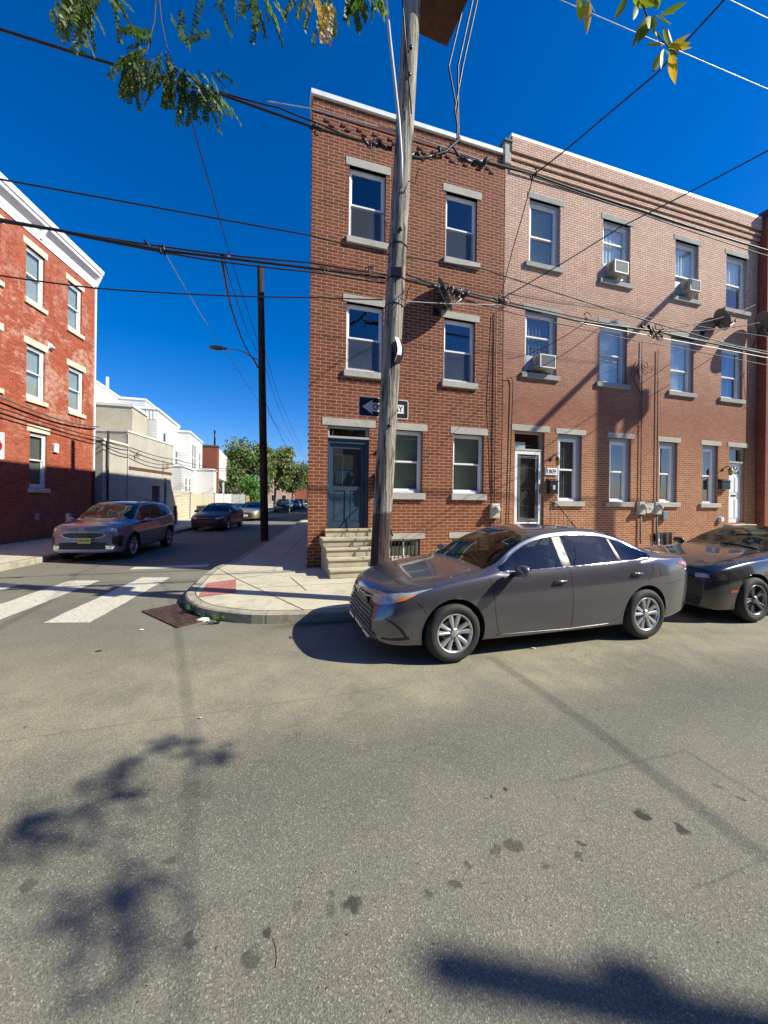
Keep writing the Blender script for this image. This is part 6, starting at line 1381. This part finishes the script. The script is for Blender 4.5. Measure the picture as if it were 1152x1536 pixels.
        m_ = MB(); T = Matrix.Translation((X(P['seat'] - .52), .36, zf - .02)) @ Matrix.Rotation(1.15, 4, 'Y'); m_.tube([T @ Vector((.18 * math.cos(k * math.pi / 12), .18 * math.sin(k * math.pi / 12), 0)) for k in range(25)], .014, 6); m_.build('steering_wheel', TRIM, o)
    # helpers that lay shapes on the body
    def P3(p): return Vector((X(p[0]), p[1], p[2]))
    def snap(p, off):
        h, nn, _, _ = full.find_nearest(p); 
        if nn.dot(Vector((p.x * .3, p.y, .05))) < 0 and abs(p.x) < L / 2 - .25: nn = -nn
        if abs(p.x) >= L / 2 - .25 and nn.dot(Vector((math.copysign(1, p.x), p.y, 0))) < 0: nn = -nn
        return h + nn * off
    def along(pts, f):
        pts = [P3(p) for p in pts]; le = [0]
        for a, b in zip(pts, pts[1:]): le.append(le[-1] + (b - a).length)
        t = f * le[-1]
        for k in range(len(pts) - 1):
            if t <= le[k + 1] or k == len(pts) - 2: return pts[k].lerp(pts[k + 1], (t - le[k]) / max(1e-6, le[k + 1] - le[k]))
    def patch(nm, top, bot, mt, off=.004, nu=14, nv=6, both=True, sub_of=None):
        for s_ in ((1, -1) if both else (1,)):
            m_ = MB(); vs = []
            for j in range(nv + 1):
                for i in range(nu + 1):
                    p = along(top, i / nu).lerp(along(bot, i / nu), j / nv); p.y *= s_; vs.append(snap(p, off))
            fs = [(j * (nu + 1) + i, j * (nu + 1) + i + 1, (j + 1) * (nu + 1) + i + 1, (j + 1) * (nu + 1) + i) for j in range(nv) for i in range(nu)]
            m_.add(vs, fs, 0, True)
            # rim so the piece has an edge
            ob_ = m_.build(nm, mt, sub_of or o)
        return ob_
    def line(pts, r=.0028, mt=SEAM, nm='panel_gap', both=True, n=26, off=.0, mbx=None):
        m_ = mbx or MB()
        for s_ in ((1, -1) if both else (1,)):
            pp_ = [];
            for i in range(n + 1): p = along(pts, i / n); p.y *= s_; pp_.append(snap(p, off))
            m_.tube(pp_, r, 5)
        return m_ if mbx is not None else m_.build(nm, mt, o)
    return o, dict(X=X, snap=snap, patch=patch, line=line, P3=P3, L=L, V=V_)
def mirror_part(o, X, d, y, z, m, s=1., detail=1):
    for s_ in (1, -1):
        c = MB(); T = Matrix.Translation((X(d), s_ * y, z)) @ Matrix.Scale(s_, 4, (0, 1, 0))
        vs = []; n_ = 12
        for k, (yy, sc) in enumerate(((0.02, .5), (.06, .85), (.13, 1), (.19, .95), (.225, .6))):
            for j in range(n_): a = 2 * math.pi * j / n_; vs.append((.075 * sc * math.cos(a) * (1 if math.cos(a) > 0 else .55), yy, .075 * sc * math.sin(a) * .95))
        fs = [(i * n_ + j, i * n_ + (j + 1) % n_, (i + 1) * n_ + (j + 1) % n_, (i + 1) * n_ + j) for i in range(4) for j in range(n_)] + [tuple(range(4 * n_, 5 * n_)), tuple(range(n_ - 1, -1, -1))]
        c.add(vs, fs, 0, True, T); mo = c.build('wing_mirror', m, o)
        c = MB(); c.tube([T @ Vector((-.0, -.06, -.07)), T @ Vector((0, .07, -.045))], .03, 8); c.build('mirror_arm', TRIM, mo)
        c = MB(); c.add([(-.045, .05, -.055), (-.045, .2, -.05), (-.045, .2, .055), (-.045, .05, .055)], [(0, 1, 2, 3)], 0, False, T); c.build('mirror_glass', CHROME, mo)
def place(u0, n_, L): # nose pointing toward -u, centre placed
    return Matrix.Translation(un(u0 + L / 2, n_)) @ Matrix.Rotation(PHI + math.pi, 4, 'Z')
CAMRYP = dict(L=4.85, fw=.955, rw=3.765, wr=.334, arch=.385, track=.905, tw=.215, seat=2.25, style='ten', rimr=.222, bow=.20, bowr=.10, rake=.35,
    W=[(0, .60), (.05, .70), (.15, .79), (.35, .86), (.8, .905), (1.6, .912), (2.6, .915), (3.6, .912), (4.2, .885), (4.55, .83), (4.75, .76), (4.85, .68)],
    top=[(0, .68), (.03, .725), (.10, .775), (.25, .83), (.6, .905), (1.0, .965), (1.32, 1.01), (1.42, 1.05), (1.75, 1.235), (2.1, 1.385), (2.4, 1.447), (2.75, 1.47), (3.15, 1.455), (3.5, 1.39), (3.85, 1.26), (4.15, 1.135), (4.35, 1.095), (4.6, 1.085), (4.74, 1.07), (4.80, 1.03), (4.85, .90)],
    belt=[(0, .60), (.1, .68), (.3, .74), (.7, .83), (1.1, .895), (1.5, .94), (2.4, .975), (3.2, 1.005), (3.8, 1.03), (4.3, 1.03), (4.65, 1.01), (4.8, .95), (4.85, .82)],
    bot=[(0, .24), (.15, .20), (.5, .19), (1.4, .19), (3.3, .19), (4.2, .22), (4.6, .26), (4.85, .34)],
    rail=[(0, .55), (1.3, .74), (1.6, .70), (2.1, .60), (2.6, .565), (3.3, .56), (3.8, .60), (4.3, .68), (4.85, .6)],
    glass=dict(ws=(1.40, 2.16), rg=(3.42, 4.20), side=(1.56, 3.93), pillars=[(2.47, 2.60), (3.36, 3.40)]), dlo=CHROME)
def camry():
    pm = paint('paint_grey_violet', (.130, .126, .150), .65, .24, dust=.03)
    P = CAMRYP
    o, K = car('grey-violet metallic four door sedan parked in front of the brick houses', 'car', P, place(1.06, 4.74, 4.85), pm)
    pa, ln, X = K['patch'], K['line'], K['X']
    # headlamp: wraps from the grille to the wing
    hl = pa('headlight', [(.10, .44, .735), (.22, .66, .785), (.42, .82, .835), (.70, .87, .868)], [(.06, .46, .685), (.10, .64, .655), (.24, .80, .685), (.70, .88, .862)], HAZE, .005, 22, 6)
    pa('turn_signal', [(.30, .79, .742), (.42, .84, .775), (.50, .86, .79)], [(.24, .78, .695), (.36, .83, .715), (.50, .87, .785)], AMB, .008, 10, 4)
    pa('headlight_lens', [(.13, .57, .748), (.20, .70, .770), (.24, .74, .775)], [(.10, .60, .69), (.17, .74, .69), (.22, .78, .70)], mat('lamp_bright', (.42, .45, .48), .35, .25, var=.35, vs=30, bump=0), .007, 8, 5)
    # upper grille and emblem
    pa('upper_grille', [(.03, 0, .725), (.05, .25, .735), (.10, .46, .735)], [(.0, 0, .64), (.03, .25, .65), (.07, .46, .685)], TRIM, .004, 14, 5)
    m_ = MB(); ln([(.01, 0, .685), (.035, .25, .692), (.09, .47, .712)], .008, mbx=m_, off=.008); m_.build('grille_bar', CHROME, o)
    c = K['snap'](K['P3']((0, 0, .685)), .018); m_ = MB()
    for (a, b, zc) in ((.062, .042, 0), (.020, .040, 0), (.042, .018, .018)): m_.tube([c + Vector((.002, a * math.cos(k * math.pi / 12), b * math.sin(k * math.pi / 12) + zc)) for k in range(25)], .0045, 6)
    m_.build('emblem', CHROME, o)
    # lower grille: broad trapezoid with slats
    gt, gb = [(0, 0, .60), (.03, .3, .60), (.08, .46, .595)], [(.04, 0, .285), (.08, .3, .285), (.16, .60, .29)]
    pa('lower_grille', gt, gb, TRIM, .004, 16, 10)
    for k in range(6):
        f = (k + .5) / 6; a = [tuple(p + (q_ - p) * f for p, q_ in zip(A, B)) for A, B in zip(gt, gb)]
        m_ = MB(); ln(a, .010, mbx=m_, off=.012, n=20); m_.build('grille_slat', mat('slat_grey', (.16, .16, .17), .3, .4, bump=0), o)
    m_ = MB(); ln([(0, 0, .262), (.07, .3, .262), (.16, .62, .27)], .008, mbx=m_, off=.0); m_.build('bumper_lip', TRIM, o)
    pa('fog_recess', [(.20, .72, .515), (.29, .79, .47), (.37, .83, .40), (.42, .84, .31)], [(.20, .72, .505), (.285, .785, .45), (.35, .825, .375), (.39, .835, .30)], TRIM, .004, 16, 3)
    pa('lower_vent', [(.20, .66, .30), (.30, .74, .31), (.44, .82, .33)], [(.20, .64, .285), (.30, .73, .285), (.44, .81, .30)], TRIM, .004, 10, 3)
    # seams
    m_ = MB()
    ln([(1.40, .89, .93), (1.43, .91, .80), (1.48, .91, .45), (1.52, .90, .30), (1.58, .89, .265), (2.45, .89, .25), (2.58, .89, .25)], mbx=m_, n=50)
    ln([(2.53, .88, .98), (2.545, .91, .7), (2.56, .91, .45), (2.56, .90, .25)], mbx=m_, n=30)
    ln([(3.90, .87, 1.03), (3.88, .90, .90), (3.78, .91, .78)], mbx=m_, n=20); ln([(2.56, .89, .25), (3.15, .89, .26), (3.32, .90, .33), (3.38, .91, .45)], mbx=m_, n=30)
    ln([(.70, .87, .868), (1.1, .80, .935), (1.38, .76, .985)], mbx=m_, n=24); ln([(.70, .88, .80), (.52, .87, .66), (.36, .86, .66)], mbx=m_) if False else None
    ln([(.52, .87, .70), (.60, .88, .62), (.62, .88, .56)], mbx=m_, n=10); ln([(.12, 0, .785), (.14, .3, .775), (.2, .55, .79), (.34, .74, .82)], mbx=m_, n=24)
    ln([(4.10, .88, .72), (4.35, .86, .74), (4.62, .80, .75)], mbx=m_, n=16); ln([(4.32, 0, 1.10), (4.32, .5, 1.085), (4.36, .62, 1.06), (4.74, .60, 1.03)], mbx=m_, n=24)
    for a in range(1): ln([(4.00, .88, .93), (4.02, .88, .84), (4.18, .88, .84), (4.18, .88, .95), (4.0, .88, .945)], mbx=m_, n=40, both=False)
    split_build(m_, 'panel_gap', SEAM, o)
    m_ = MB(); ln([(1.5, .90, .255), (2.5, .90, .235), (3.2, .90, .25)], .006, mbx=m_, off=.002); split_build(m_, 'sill_moulding', pm, o)
    for dd, zz_ in ((2.36, .845), (3.58, .885)):
        for s_ in (1, -1):
            c = K['snap'](K['P3']((dd, .92 * s_, zz_)), .0); m_ = MB(); q_ = s_
            m_.tube([c + Vector((.085, 0, 0)), c + Vector((.07, .030 * q_, .004)), c + Vector((-.07, .032 * q_, .004)), c + Vector((-.085, 0, 0))], [.010, .013, .013, .010], 8); hd = m_.build('door_handle', pm, o)
            m_ = MB(); m_.lathe([(.0, .001), (.045, .001), (.05, 0)], 16, 0, Matrix.Translation(c) @ Matrix.Rotation(-math.pi / 2 * q_, 4, 'X') @ Matrix.Scale(1.3, 4, (1, 0, 0)) @ Matrix.Scale(.6, 4, (0, 1, 0))); m_.build('handle_recess', TRIM, hd)
    pa('tail_light', [(4.40, .845, 1.0), (4.62, .80, 1.015), (4.76, .73, 1.005), (4.80, .6, .99)], [(4.41, .845, .985), (4.62, .81, .905), (4.78, .76, .84), (4.82, .6, .87)], REDL, .005, 16, 6)
    pa('reverse_lamp', [(4.50, .83, .985), (4.66, .795, .985), (4.74, .755, .98)], [(4.51, .83, .97), (4.66, .80, .925), (4.745, .76, .91)], CLRL, .008, 8, 4)
    mirror_part(o, X, 1.72, .92, 1.02, pm)
    m_ = MB(); c0 = K['P3']((1.40, .0, 1.035))
    for y0, y1 in ((.55, -.05), (-.05, -.60)): m_.tube([K['snap'](K['P3']((1.42, y0, 1.05)), .012), K['snap'](K['P3']((1.50, (y0 + y1) / 2, 1.10)), .014), K['snap'](K['P3']((1.47, y1, 1.08)), .012)], .007, 5)
    m_.build('wiper', TRIM, o)
    return o
camry()
MUSP = dict(L=4.78, fw=.94, rw=3.66, wr=.345, arch=.40, track=.935, tw=.235, seat=2.6, style='five', rimr=.235, bow=.16, bowr=.06, rake=.10, rim=ALLOYD,
    W=[(0, .72), (.05, .80), (.15, .86), (.35, .90), (.9, .925), (1.6, .90), (2.6, .90), (3.4, .935), (4.1, .93), (4.6, .87), (4.78, .80)],
    top=[(0, .72), (.04, .80), (.12, .85), (.4, .92), (.9, .985), (1.5, 1.035), (1.70, 1.055), (1.80, 1.09), (2.15, 1.25), (2.5, 1.36), (2.8, 1.395), (3.1, 1.38), (3.5, 1.28), (3.9, 1.15), (4.2, 1.11), (4.6, 1.10), (4.72, 1.07), (4.78, .92)],
    belt=[(0, .66), (.1, .76), (.4, .83), (.9, .90), (1.6, .93), (2.4, .94), (3.2, .98), (3.7, 1.01), (4.3, 1.03), (4.7, .98), (4.78, .85)],
    bot=[(0, .24), (.2, .19), (.5, .18), (1.5, .18), (3.3, .18), (4.2, .2), (4.78, .3)],
    rail=[(0, .7), (1.6, .76), (2.0, .67), (2.5, .57), (3.0, .55), (3.6, .60), (4.2, .66), (4.78, .6)],
    glass=dict(ws=(1.72, 2.50), rg=(3.10, 3.92), side=(1.95, 3.45), pillars=[(2.95, 3.08)]))
def mustang():
    pm = paint('paint_black', (.010, .012, .017), .2, .22, flake=.2, dust=.22)
    o, K = car('dusty black coupe with tinted windscreen parked behind the grey sedan, cut by the right edge', 'car', MUSP, place(6.20, 4.86, 4.78), pm)
    pa, ln, X = K['patch'], K['line'], K['X']
    pa('headlight', [(.07, .56, .79), (.14, .72, .785), (.34, .87, .755)], [(.03, .56, .655), (.12, .76, .645), (.38, .89, .665)], mat('lamp_smoked', (.05, .05, .055), .12, .2, coat=1, bump=0), .005, 12, 6)
    pa('headlight_lens', [(.07, .62, .76), (.16, .76, .75)], [(.07, .63, .69), (.16, .78, .69)], mat('lamp_bright', (.42, .45, .48), .35, .25, var=.35, vs=30, bump=0), .008, 6, 4)
    pa('side_marker', [(.42, .895, .52), (.62, .915, .52)], [(.42, .895, .48), (.62, .915, .48)], mat('marker_orange', (.40, .10, .02), .3, bump=0, coat=.5), .005, 6, 2)
    pa('grille', [(0, 0, .76), (.04, .3, .76), (.08, .5, .75)], [(0, 0, .50), (.04, .3, .50), (.08, .5, .55)], TRIM, .004, 12, 6)
    pa('lower_grille', [(0, 0, .40), (.06, .5, .40)], [(.02, 0, .27), (.08, .5, .28)], TRIM, .004, 12, 4)
    m_ = MB(); ln([(.30, .86, .84), (.36, .90, .70), (.40, .905, .60), (.54, .91, .56)], mbx=m_, n=20); ln([(.34, .80, .86), (.9, .80, .94), (1.6, .78, 1.0)], mbx=m_, n=24); ln([(1.62, .90, .92), (1.64, .91, .6), (1.66, .90, .25)], mbx=m_)
    ln([(.10, 0, .85), (.13, .5, .84), (.3, .76, .855)], mbx=m_, n=20); split_build(m_, 'panel_gap', SEAM, o)
    mirror_part(o, X, 2.05, .90, 1.03, pm)
    m_ = MB(); m_.tube([K['snap'](K['P3']((1.74, .5, 1.07)), .012), K['snap'](K['P3']((1.80, -.1, 1.10)), .012)], .008, 5); m_.build('wiper', TRIM, o)
mustang()
SUVP = dict(L=4.48, fw=.90, rw=3.57, wr=.355, arch=.41, track=.91, tw=.225, seat=2.05, style='five', rimr=.24, bow=.17, bowr=.08, rake=.06,
    W=[(0, .66), (.05, .76), (.15, .84), (.35, .895), (.8, .925), (1.6, .925), (3.0, .93), (3.8, .92), (4.2, .88), (4.4, .82), (4.48, .74)],
    top=[(0, .90), (.03, .955), (.10, .995), (.3, 1.04), (.7, 1.09), (1.0, 1.12), (1.12, 1.165), (1.5, 1.40), (1.8, 1.56), (2.1, 1.625), (2.6, 1.645), (3.2, 1.63), (3.8, 1.57), (4.05, 1.52), (4.2, 1.38), (4.35, 1.12), (4.42, 1.02), (4.48, .85)],
    belt=[(0, .80), (.1, .88), (.3, .94), (.8, 1.0), (1.3, 1.02), (2.4, 1.05), (3.2, 1.09), (3.9, 1.15), (4.2, 1.10), (4.4, .95), (4.48, .8)],
    bot=[(0, .27), (.2, .24), (.5, .23), (1.5, .24), (3.3, .24), (4.0, .28), (4.48, .42)],
    rail=[(0, .6), (1.0, .76), (1.4, .70), (1.9, .62), (2.5, .60), (3.4, .60), (4.1, .62), (4.48, .6)],
    glass=dict(ws=(1.08, 1.86), rg=(4.0, 4.34), side=(1.30, 3.95), pillars=[(2.15, 2.28), (3.08, 3.18)]), dlo=CHROME)
def place_side(Z, off, L):   # nose toward the camera, along the side street's left kerb; Z is where the nose is, off from kerb to centre
    p = LC + V * ((Z - LC.y) / V.y) + VL * off; return Matrix.Translation(p + V * (L / 2)) @ Matrix.Rotation(math.atan2(-V.y, -V.x), 4, 'Z')
def plate_(o, X, d, z, mt, txt=None, ink=None, y=0, tilt=.0, w=.305):
    M = Matrix.Translation((X(d), y, z)) @ Matrix.Rotation(math.pi / 2, 4, 'Z')
    m_ = MB(); plate(m_, rrect(w / 2, .076, .012), -.004, 0); m2 = MB(); m2.add(m_.v, m_.f, 0, False, M); p = m2.build('licence_plate', mt, o)
    if txt: conv_text(txt, .068, M @ Matrix.Translation((0, -.0055, -.004)) @ Matrix.Rotation(math.pi / 2, 4, 'X'), ink, 'plate_lettering', p, .0006, .001)
    return p
YEL = mat('plate_yellow', (.62, .52, .14), .4, bump=0, var=.12, vs=20)
def kia():
    pm = paint('paint_silver_pink', (.20, .22, .27), .3, .27, dust=.06)
    o, K = car('silver crossover facing the crossing with a yellow licence plate', 'car', SUVP, Matrix.Translation(Vector((0, 0, 0))) @ place_side(10.15, .94, 4.48) @ Matrix.Rotation(.045, 4, 'Z'), pm)
    pa, ln, X = K['patch'], K['line'], K['X']
    pa('headlight', [(.14, .50, .905), (.26, .70, .985), (.60, .87, 1.03)], [(.08, .48, .86), (.14, .66, .82), (.38, .85, .88)], mat('lamp_dark_clear', (.30, .32, .35), .10, .3, coat=1, bump=0, var=.5, vs=25), .005, 16, 6)
    m_ = MB(); c = K['snap'](K['P3']((.18, .68, .88)), .012)
    for s_ in (1, -1):
        c = K['snap'](K['P3']((.18, .68 * s_, .88)), .006); m_.lathe([(.045, 0), (.045, .012), (.03, .02), (0, .024)], 16, 0, Matrix.Translation(c) @ Vector((1, .5 * s_, .1)).to_track_quat('Z', 'Y').to_matrix().to_4x4())
    m_.build('headlight_lens', CLRL, o)
    pa('upper_grille', [(.02, 0, .795), (.05, .3, .80), (.09, .50, .785)], [(.0, 0, .665), (.04, .3, .665), (.08, .44, .69)], TRIM, .006, 16, 6)
    ch = MB()
    for r_ in ([(.02, 0, .80), (.05, .3, .805), (.085, .52, .79), (.09, .54, .745), (.08, .46, .685), (.04, .3, .658), (0, 0, .656)],): ln(r_, .009, mbx=ch, off=.008, n=44)
    ch.build('grille_surround', CHROME, o)
    m_ = MB()
    for k in range(5): z = .69 + k * .024; ln([(.0, 0, z), (.05, .3, z), (.08, .47, z)], .003, mbx=m_, off=.010, n=20)
    m_.build('grille_mesh', ALLOYD, o)
    pa('lower_grille', [(.0, 0, .545), (.04, .4, .545), (.10, .56, .53)], [(.02, 0, .36), (.06, .4, .36), (.16, .70, .37)], TRIM, .005, 16, 6)
    pa('fog_recess', [(.16, .68, .685), (.26, .80, .72), (.36, .865, .70)], [(.14, .68, .50), (.24, .80, .42), (.34, .86, .42)], TRIM, .005, 12, 6)
    pa('skid_trim', [(.10, .55, .46), (.18, .70, .43), (.28, .80, .39)], [(.10, .58, .36), (.18, .72, .345), (.28, .80, .345)], CHROME, .008, 10, 3)
    ln([(.02, 0, .325), (.10, .5, .325), (.22, .76, .335)], .014, ALLOY, 'bumper_lip', n=24, off=.003)
    c = K['snap'](K['P3']((.02, 0, .855)), .008); m_ = MB(); m_.tube([c + Vector((0, .07 * math.cos(k * math.pi / 12), .032 * math.sin(k * math.pi / 12))) for k in range(25)], .005, 6); 
    for (a, b) in (((-.045, -.015), (-.045, .015)), ((-.045, 0), (-.02, .015)), ((-.045, 0), (-.02, -.015)), ((-.005, -.015), (-.005, .015)), ((.012, -.015), (.028, .015)), ((.028, .015), (.044, -.015))): m_.tube([c + Vector((.003, a[0], a[1])), c + Vector((.003, b[0], b[1]))], .003, 4)
    m_.build('emblem', CHROME, o)
    s_ = K['snap'](K['P3']((0, .06, .60)), .02); plate_(o, X, -.030, .60, YEL, 'E90 YKB', mat('plate_ink', (.05, .05, .02), .5, bump=0), .10)
    m_ = MB(); ln([(1.12, .90, .99), (1.14, .92, .7), (1.22, .91, .33)], mbx=m_); ln([(2.2, .90, 1.04), (2.22, .92, .7), (2.24, .91, .3)], mbx=m_); ln([(.52, .84, 1.0), (.9, .80, 1.05), (1.1, .78, 1.08)], mbx=m_, n=16); ln([(.10, 0, .95), (.14, .4, .93), (.2, .52, .93)], mbx=m_, n=16); ln([(.4, .62, 1.02), (.8, .55, 1.07), (1.0, .5, 1.1)], .004, mbx=m_, n=16)
    ln([(3.15, .90, 1.08), (3.1, .92, .8)], mbx=m_, n=12); split_build(m_, 'panel_gap', SEAM, o)
    m_ = MB()
    for wd in (.90, 3.57):
        ln([(wd - .40, .90, .30), (wd - .36, .92, .55), (wd - .2, .925, .72), (wd, .925, .78), (wd + .2, .925, .72), (wd + .36, .92, .55), (wd + .40, .91, .30)], .016, mbx=m_, off=.0, n=30)
    ln([(1.4, .91, .30), (3.1, .92, .31)], .022, mbx=m_, off=0, n=20); split_build(m_, 'arch_cladding', TRIM, o)
    for dd in (2.1, 3.05):
        for q_ in (1, -1): c = K['snap'](K['P3']((dd, .93 * q_, .92)), 0); m_ = MB(); m_.tube([c + Vector((.08, 0, 0)), c + Vector((.06, .03 * q_, 0)), c + Vector((-.06, .03 * q_, 0)), c + Vector((-.08, 0, 0))], .012, 8); m_.build('door_handle', pm, o)
    mirror_part(o, X, 1.42, .93, 1.08, pm)
    m_ = MB(); [m_.tube([K['snap'](K['P3']((d_, s_ * .52, 1.62)), .03) for d_ in (1.95, 2.4, 3.0, 3.7)], .014, 6) for s_ in (1, -1)]; m_.build('roof_rail', TRIM, o)
kia()
def sedan(label, Z, off, pm, P=None, style='slot', plate_m=None, detail=1, group='cars parked up the side street'):
    P = dict(P or CAMRYP); P['dlo'] = TRIM; P['style'] = 'seven'
    o, K = car(label, 'car', P, place_side(Z, off, P['L']), pm, group, detail=detail)
    pa, ln, X = K['patch'], K['line'], K['X']; L = P['L']; sc = P['top'][3][1]
    suv = sc > .95; a = .16 if suv else 0
    pa('headlight', [(.12, .46, .74 + a), (.24, .68, .785 + a), (.50, .84, .83 + a)], [(.06, .46, .665 + a), (.12, .68, .66 + a), (.30, .82, .70 + a)], CLRL if style != 'slot' else HAZE, .005, 12, 5)
    if style == 'slot':
        pa('grille', [(.02, 0, .70 + a), (.04, .3, .70 + a), (.06, .42, .70 + a)], [(0, 0, .665 + a), (.03, .3, .665 + a), (.06, .42, .67 + a)], TRIM, .005, 10, 2); ln([(.02, 0, .725 + a), (.06, .42, .722 + a)], .009, CHROME, 'grille_bar', off=.006, n=12)
    else:
        pa('upper_grille', [(.02, 0, .72 + a), (.06, .40, .72 + a)], [(0, 0, .63 + a), (.06, .40, .64 + a)], TRIM, .005, 10, 3); pa('mid_grille', [(0, 0, .58), (.06, .42, .58)], [(0, 0, .45), (.06, .42, .46)], TRIM, .005, 10, 3); ln([(0, 0, .605), (.06, .42, .61)], .018, CHROME if style != 'gold' else mat('gold_trim', (.6, .55, .4), .3, .8, bump=0), 'grille_bar', off=.008, n=12)
    pa('lower_grille', [(0, 0, .40), (.08, .45, .40)], [(.03, 0, .29), (.1, .45, .30)], TRIM, .005, 10, 3)
    if plate_m: plate_(o, X, -.035, .44, plate_m)
    m_ = MB(); f = L / 4.85
    ln([(1.42 * f, .89, .93 + a), (1.46 * f, .91, .6), (1.5 * f, .90, .28)], mbx=m_); ln([(2.53 * f, .88, .98 + a), (2.55 * f, .91, .6), (2.56 * f, .90, .25)], mbx=m_); split_build(m_, 'panel_gap', SEAM, o)
    mirror_part(o, X, P['glass']['side'][0] + .16, .91, 1.0 + a * .4, pm)
    return o
SHORT = dict(CAMRYP)
sedan('dark maroon sedan in the shade behind the silver crossover', 19.7, 1.05, paint('paint_maroon', (.07, .006, .014), .0, .45, coat=.2), style='slot', group='cars parked up the side street')
sedan('pale gold sedan in the patch of sun, left of the dark pole', 28.6, 1.0, paint('paint_gold', (.36, .32, .22), .6, .3), style='gold', plate_m=SWHT)
SUV2 = dict(SUVP); SUV2['L'] = 4.48
sedan('dark navy sport utility car far up the side street, just right of the dark pole', 45, 1.15, paint('paint_navy', (.012, .016, .028), .4, .3), SUV2, style='grid', detail=0)
sedan('small dark blue car behind the navy one', 55, 1.3, paint('paint_blue', (.02, .035, .07), .4, .3), style='grid', detail=0)
sedan('blue-grey car near the end of the parked row', 62.5, 1.2, paint('paint_bluegrey', (.05, .07, .10), .4, .3), SUV2, style='grid', detail=0)
sedan('farthest dark car in the parked row, beside the brick corner', 74, 1.0, paint('paint_dark', (.02, .022, .03), .4, .3), style='grid', detail=0)
# ================================================================= camera, light
cam = bpy.data.objects.new('camera', bpy.data.cameras.new('camera')); COL.objects.link(cam); SC.camera = cam
cam.location = CAM; cam.rotation_euler = (math.pi / 2, 0, 0)
cam.rotation_euler = (Matrix.Rotation(math.pi / 2, 4, 'X') @ Matrix.Rotation(ROLL, 4, 'Z')).to_euler()
cam.data.sensor_fit = 'VERTICAL'; cam.data.sensor_height = 36; cam.data.sensor_width = 27; cam.data.lens = F / 1536 * 36; cam.data.shift_y = -(768 - HZ) / 1536
cam.data.clip_end = 2000; cam.data.clip_start = .05
sunv = Vector((.987, -.16, .80)).normalized()
su = bpy.data.lights.new('sun', 'SUN'); su.energy = 5.0; su.angle = math.radians(.53); su.color = (1, .94, .78)
so_ = bpy.data.objects.new('sun', su); COL.objects.link(so_); so_.rotation_euler = sunv.to_track_quat('Z', 'Y').to_euler(); so_.location = (20, -5, 30)
w = bpy.data.worlds.new('World'); SC.world = w; w.use_nodes = True; nt = w.node_tree; nt.nodes.clear()
sky = nt.nodes.new('ShaderNodeTexSky'); sky.sky_type = 'NISHITA'; sky.sun_disc = False; sky.sun_elevation = math.asin(sunv.z); sky.sun_rotation = math.atan2(sunv.x, sunv.y)
sky.altitude = 50; sky.air_density = 1.0; sky.dust_density = .45; sky.ozone_density = 4.0
hs = nt.nodes.new('ShaderNodeHueSaturation'); hs.inputs['Saturation'].default_value = 1.45; hs.inputs['Value'].default_value = 1.0
bg = nt.nodes.new('ShaderNodeBackground'); bg.inputs[1].default_value = .084; out = nt.nodes.new('ShaderNodeOutputWorld')
ml = nt.nodes.new('ShaderNodeMix'); ml.data_type = 'RGBA'; ml.blend_type = 'MULTIPLY'; ml.inputs[0].default_value = 1; ml.inputs[7].default_value = (.85, .90, 1.18, 1)
nt.links.new(sky.outputs[0], hs.inputs['Color']); nt.links.new(hs.outputs[0], ml.inputs[6]); nt.links.new(ml.outputs[2], bg.inputs[0]); nt.links.new(bg.outputs[0], out.inputs[0])
SC.view_settings.view_transform = 'Standard'; SC.view_settings.look = 'None'; SC.view_settings.gamma = 1; SC.view_settings.exposure = .72
SC.cycles.max_bounces = 8; SC.cycles.transparent_max_bounces = 16; SC.cycles.sample_clamp_indirect = 8
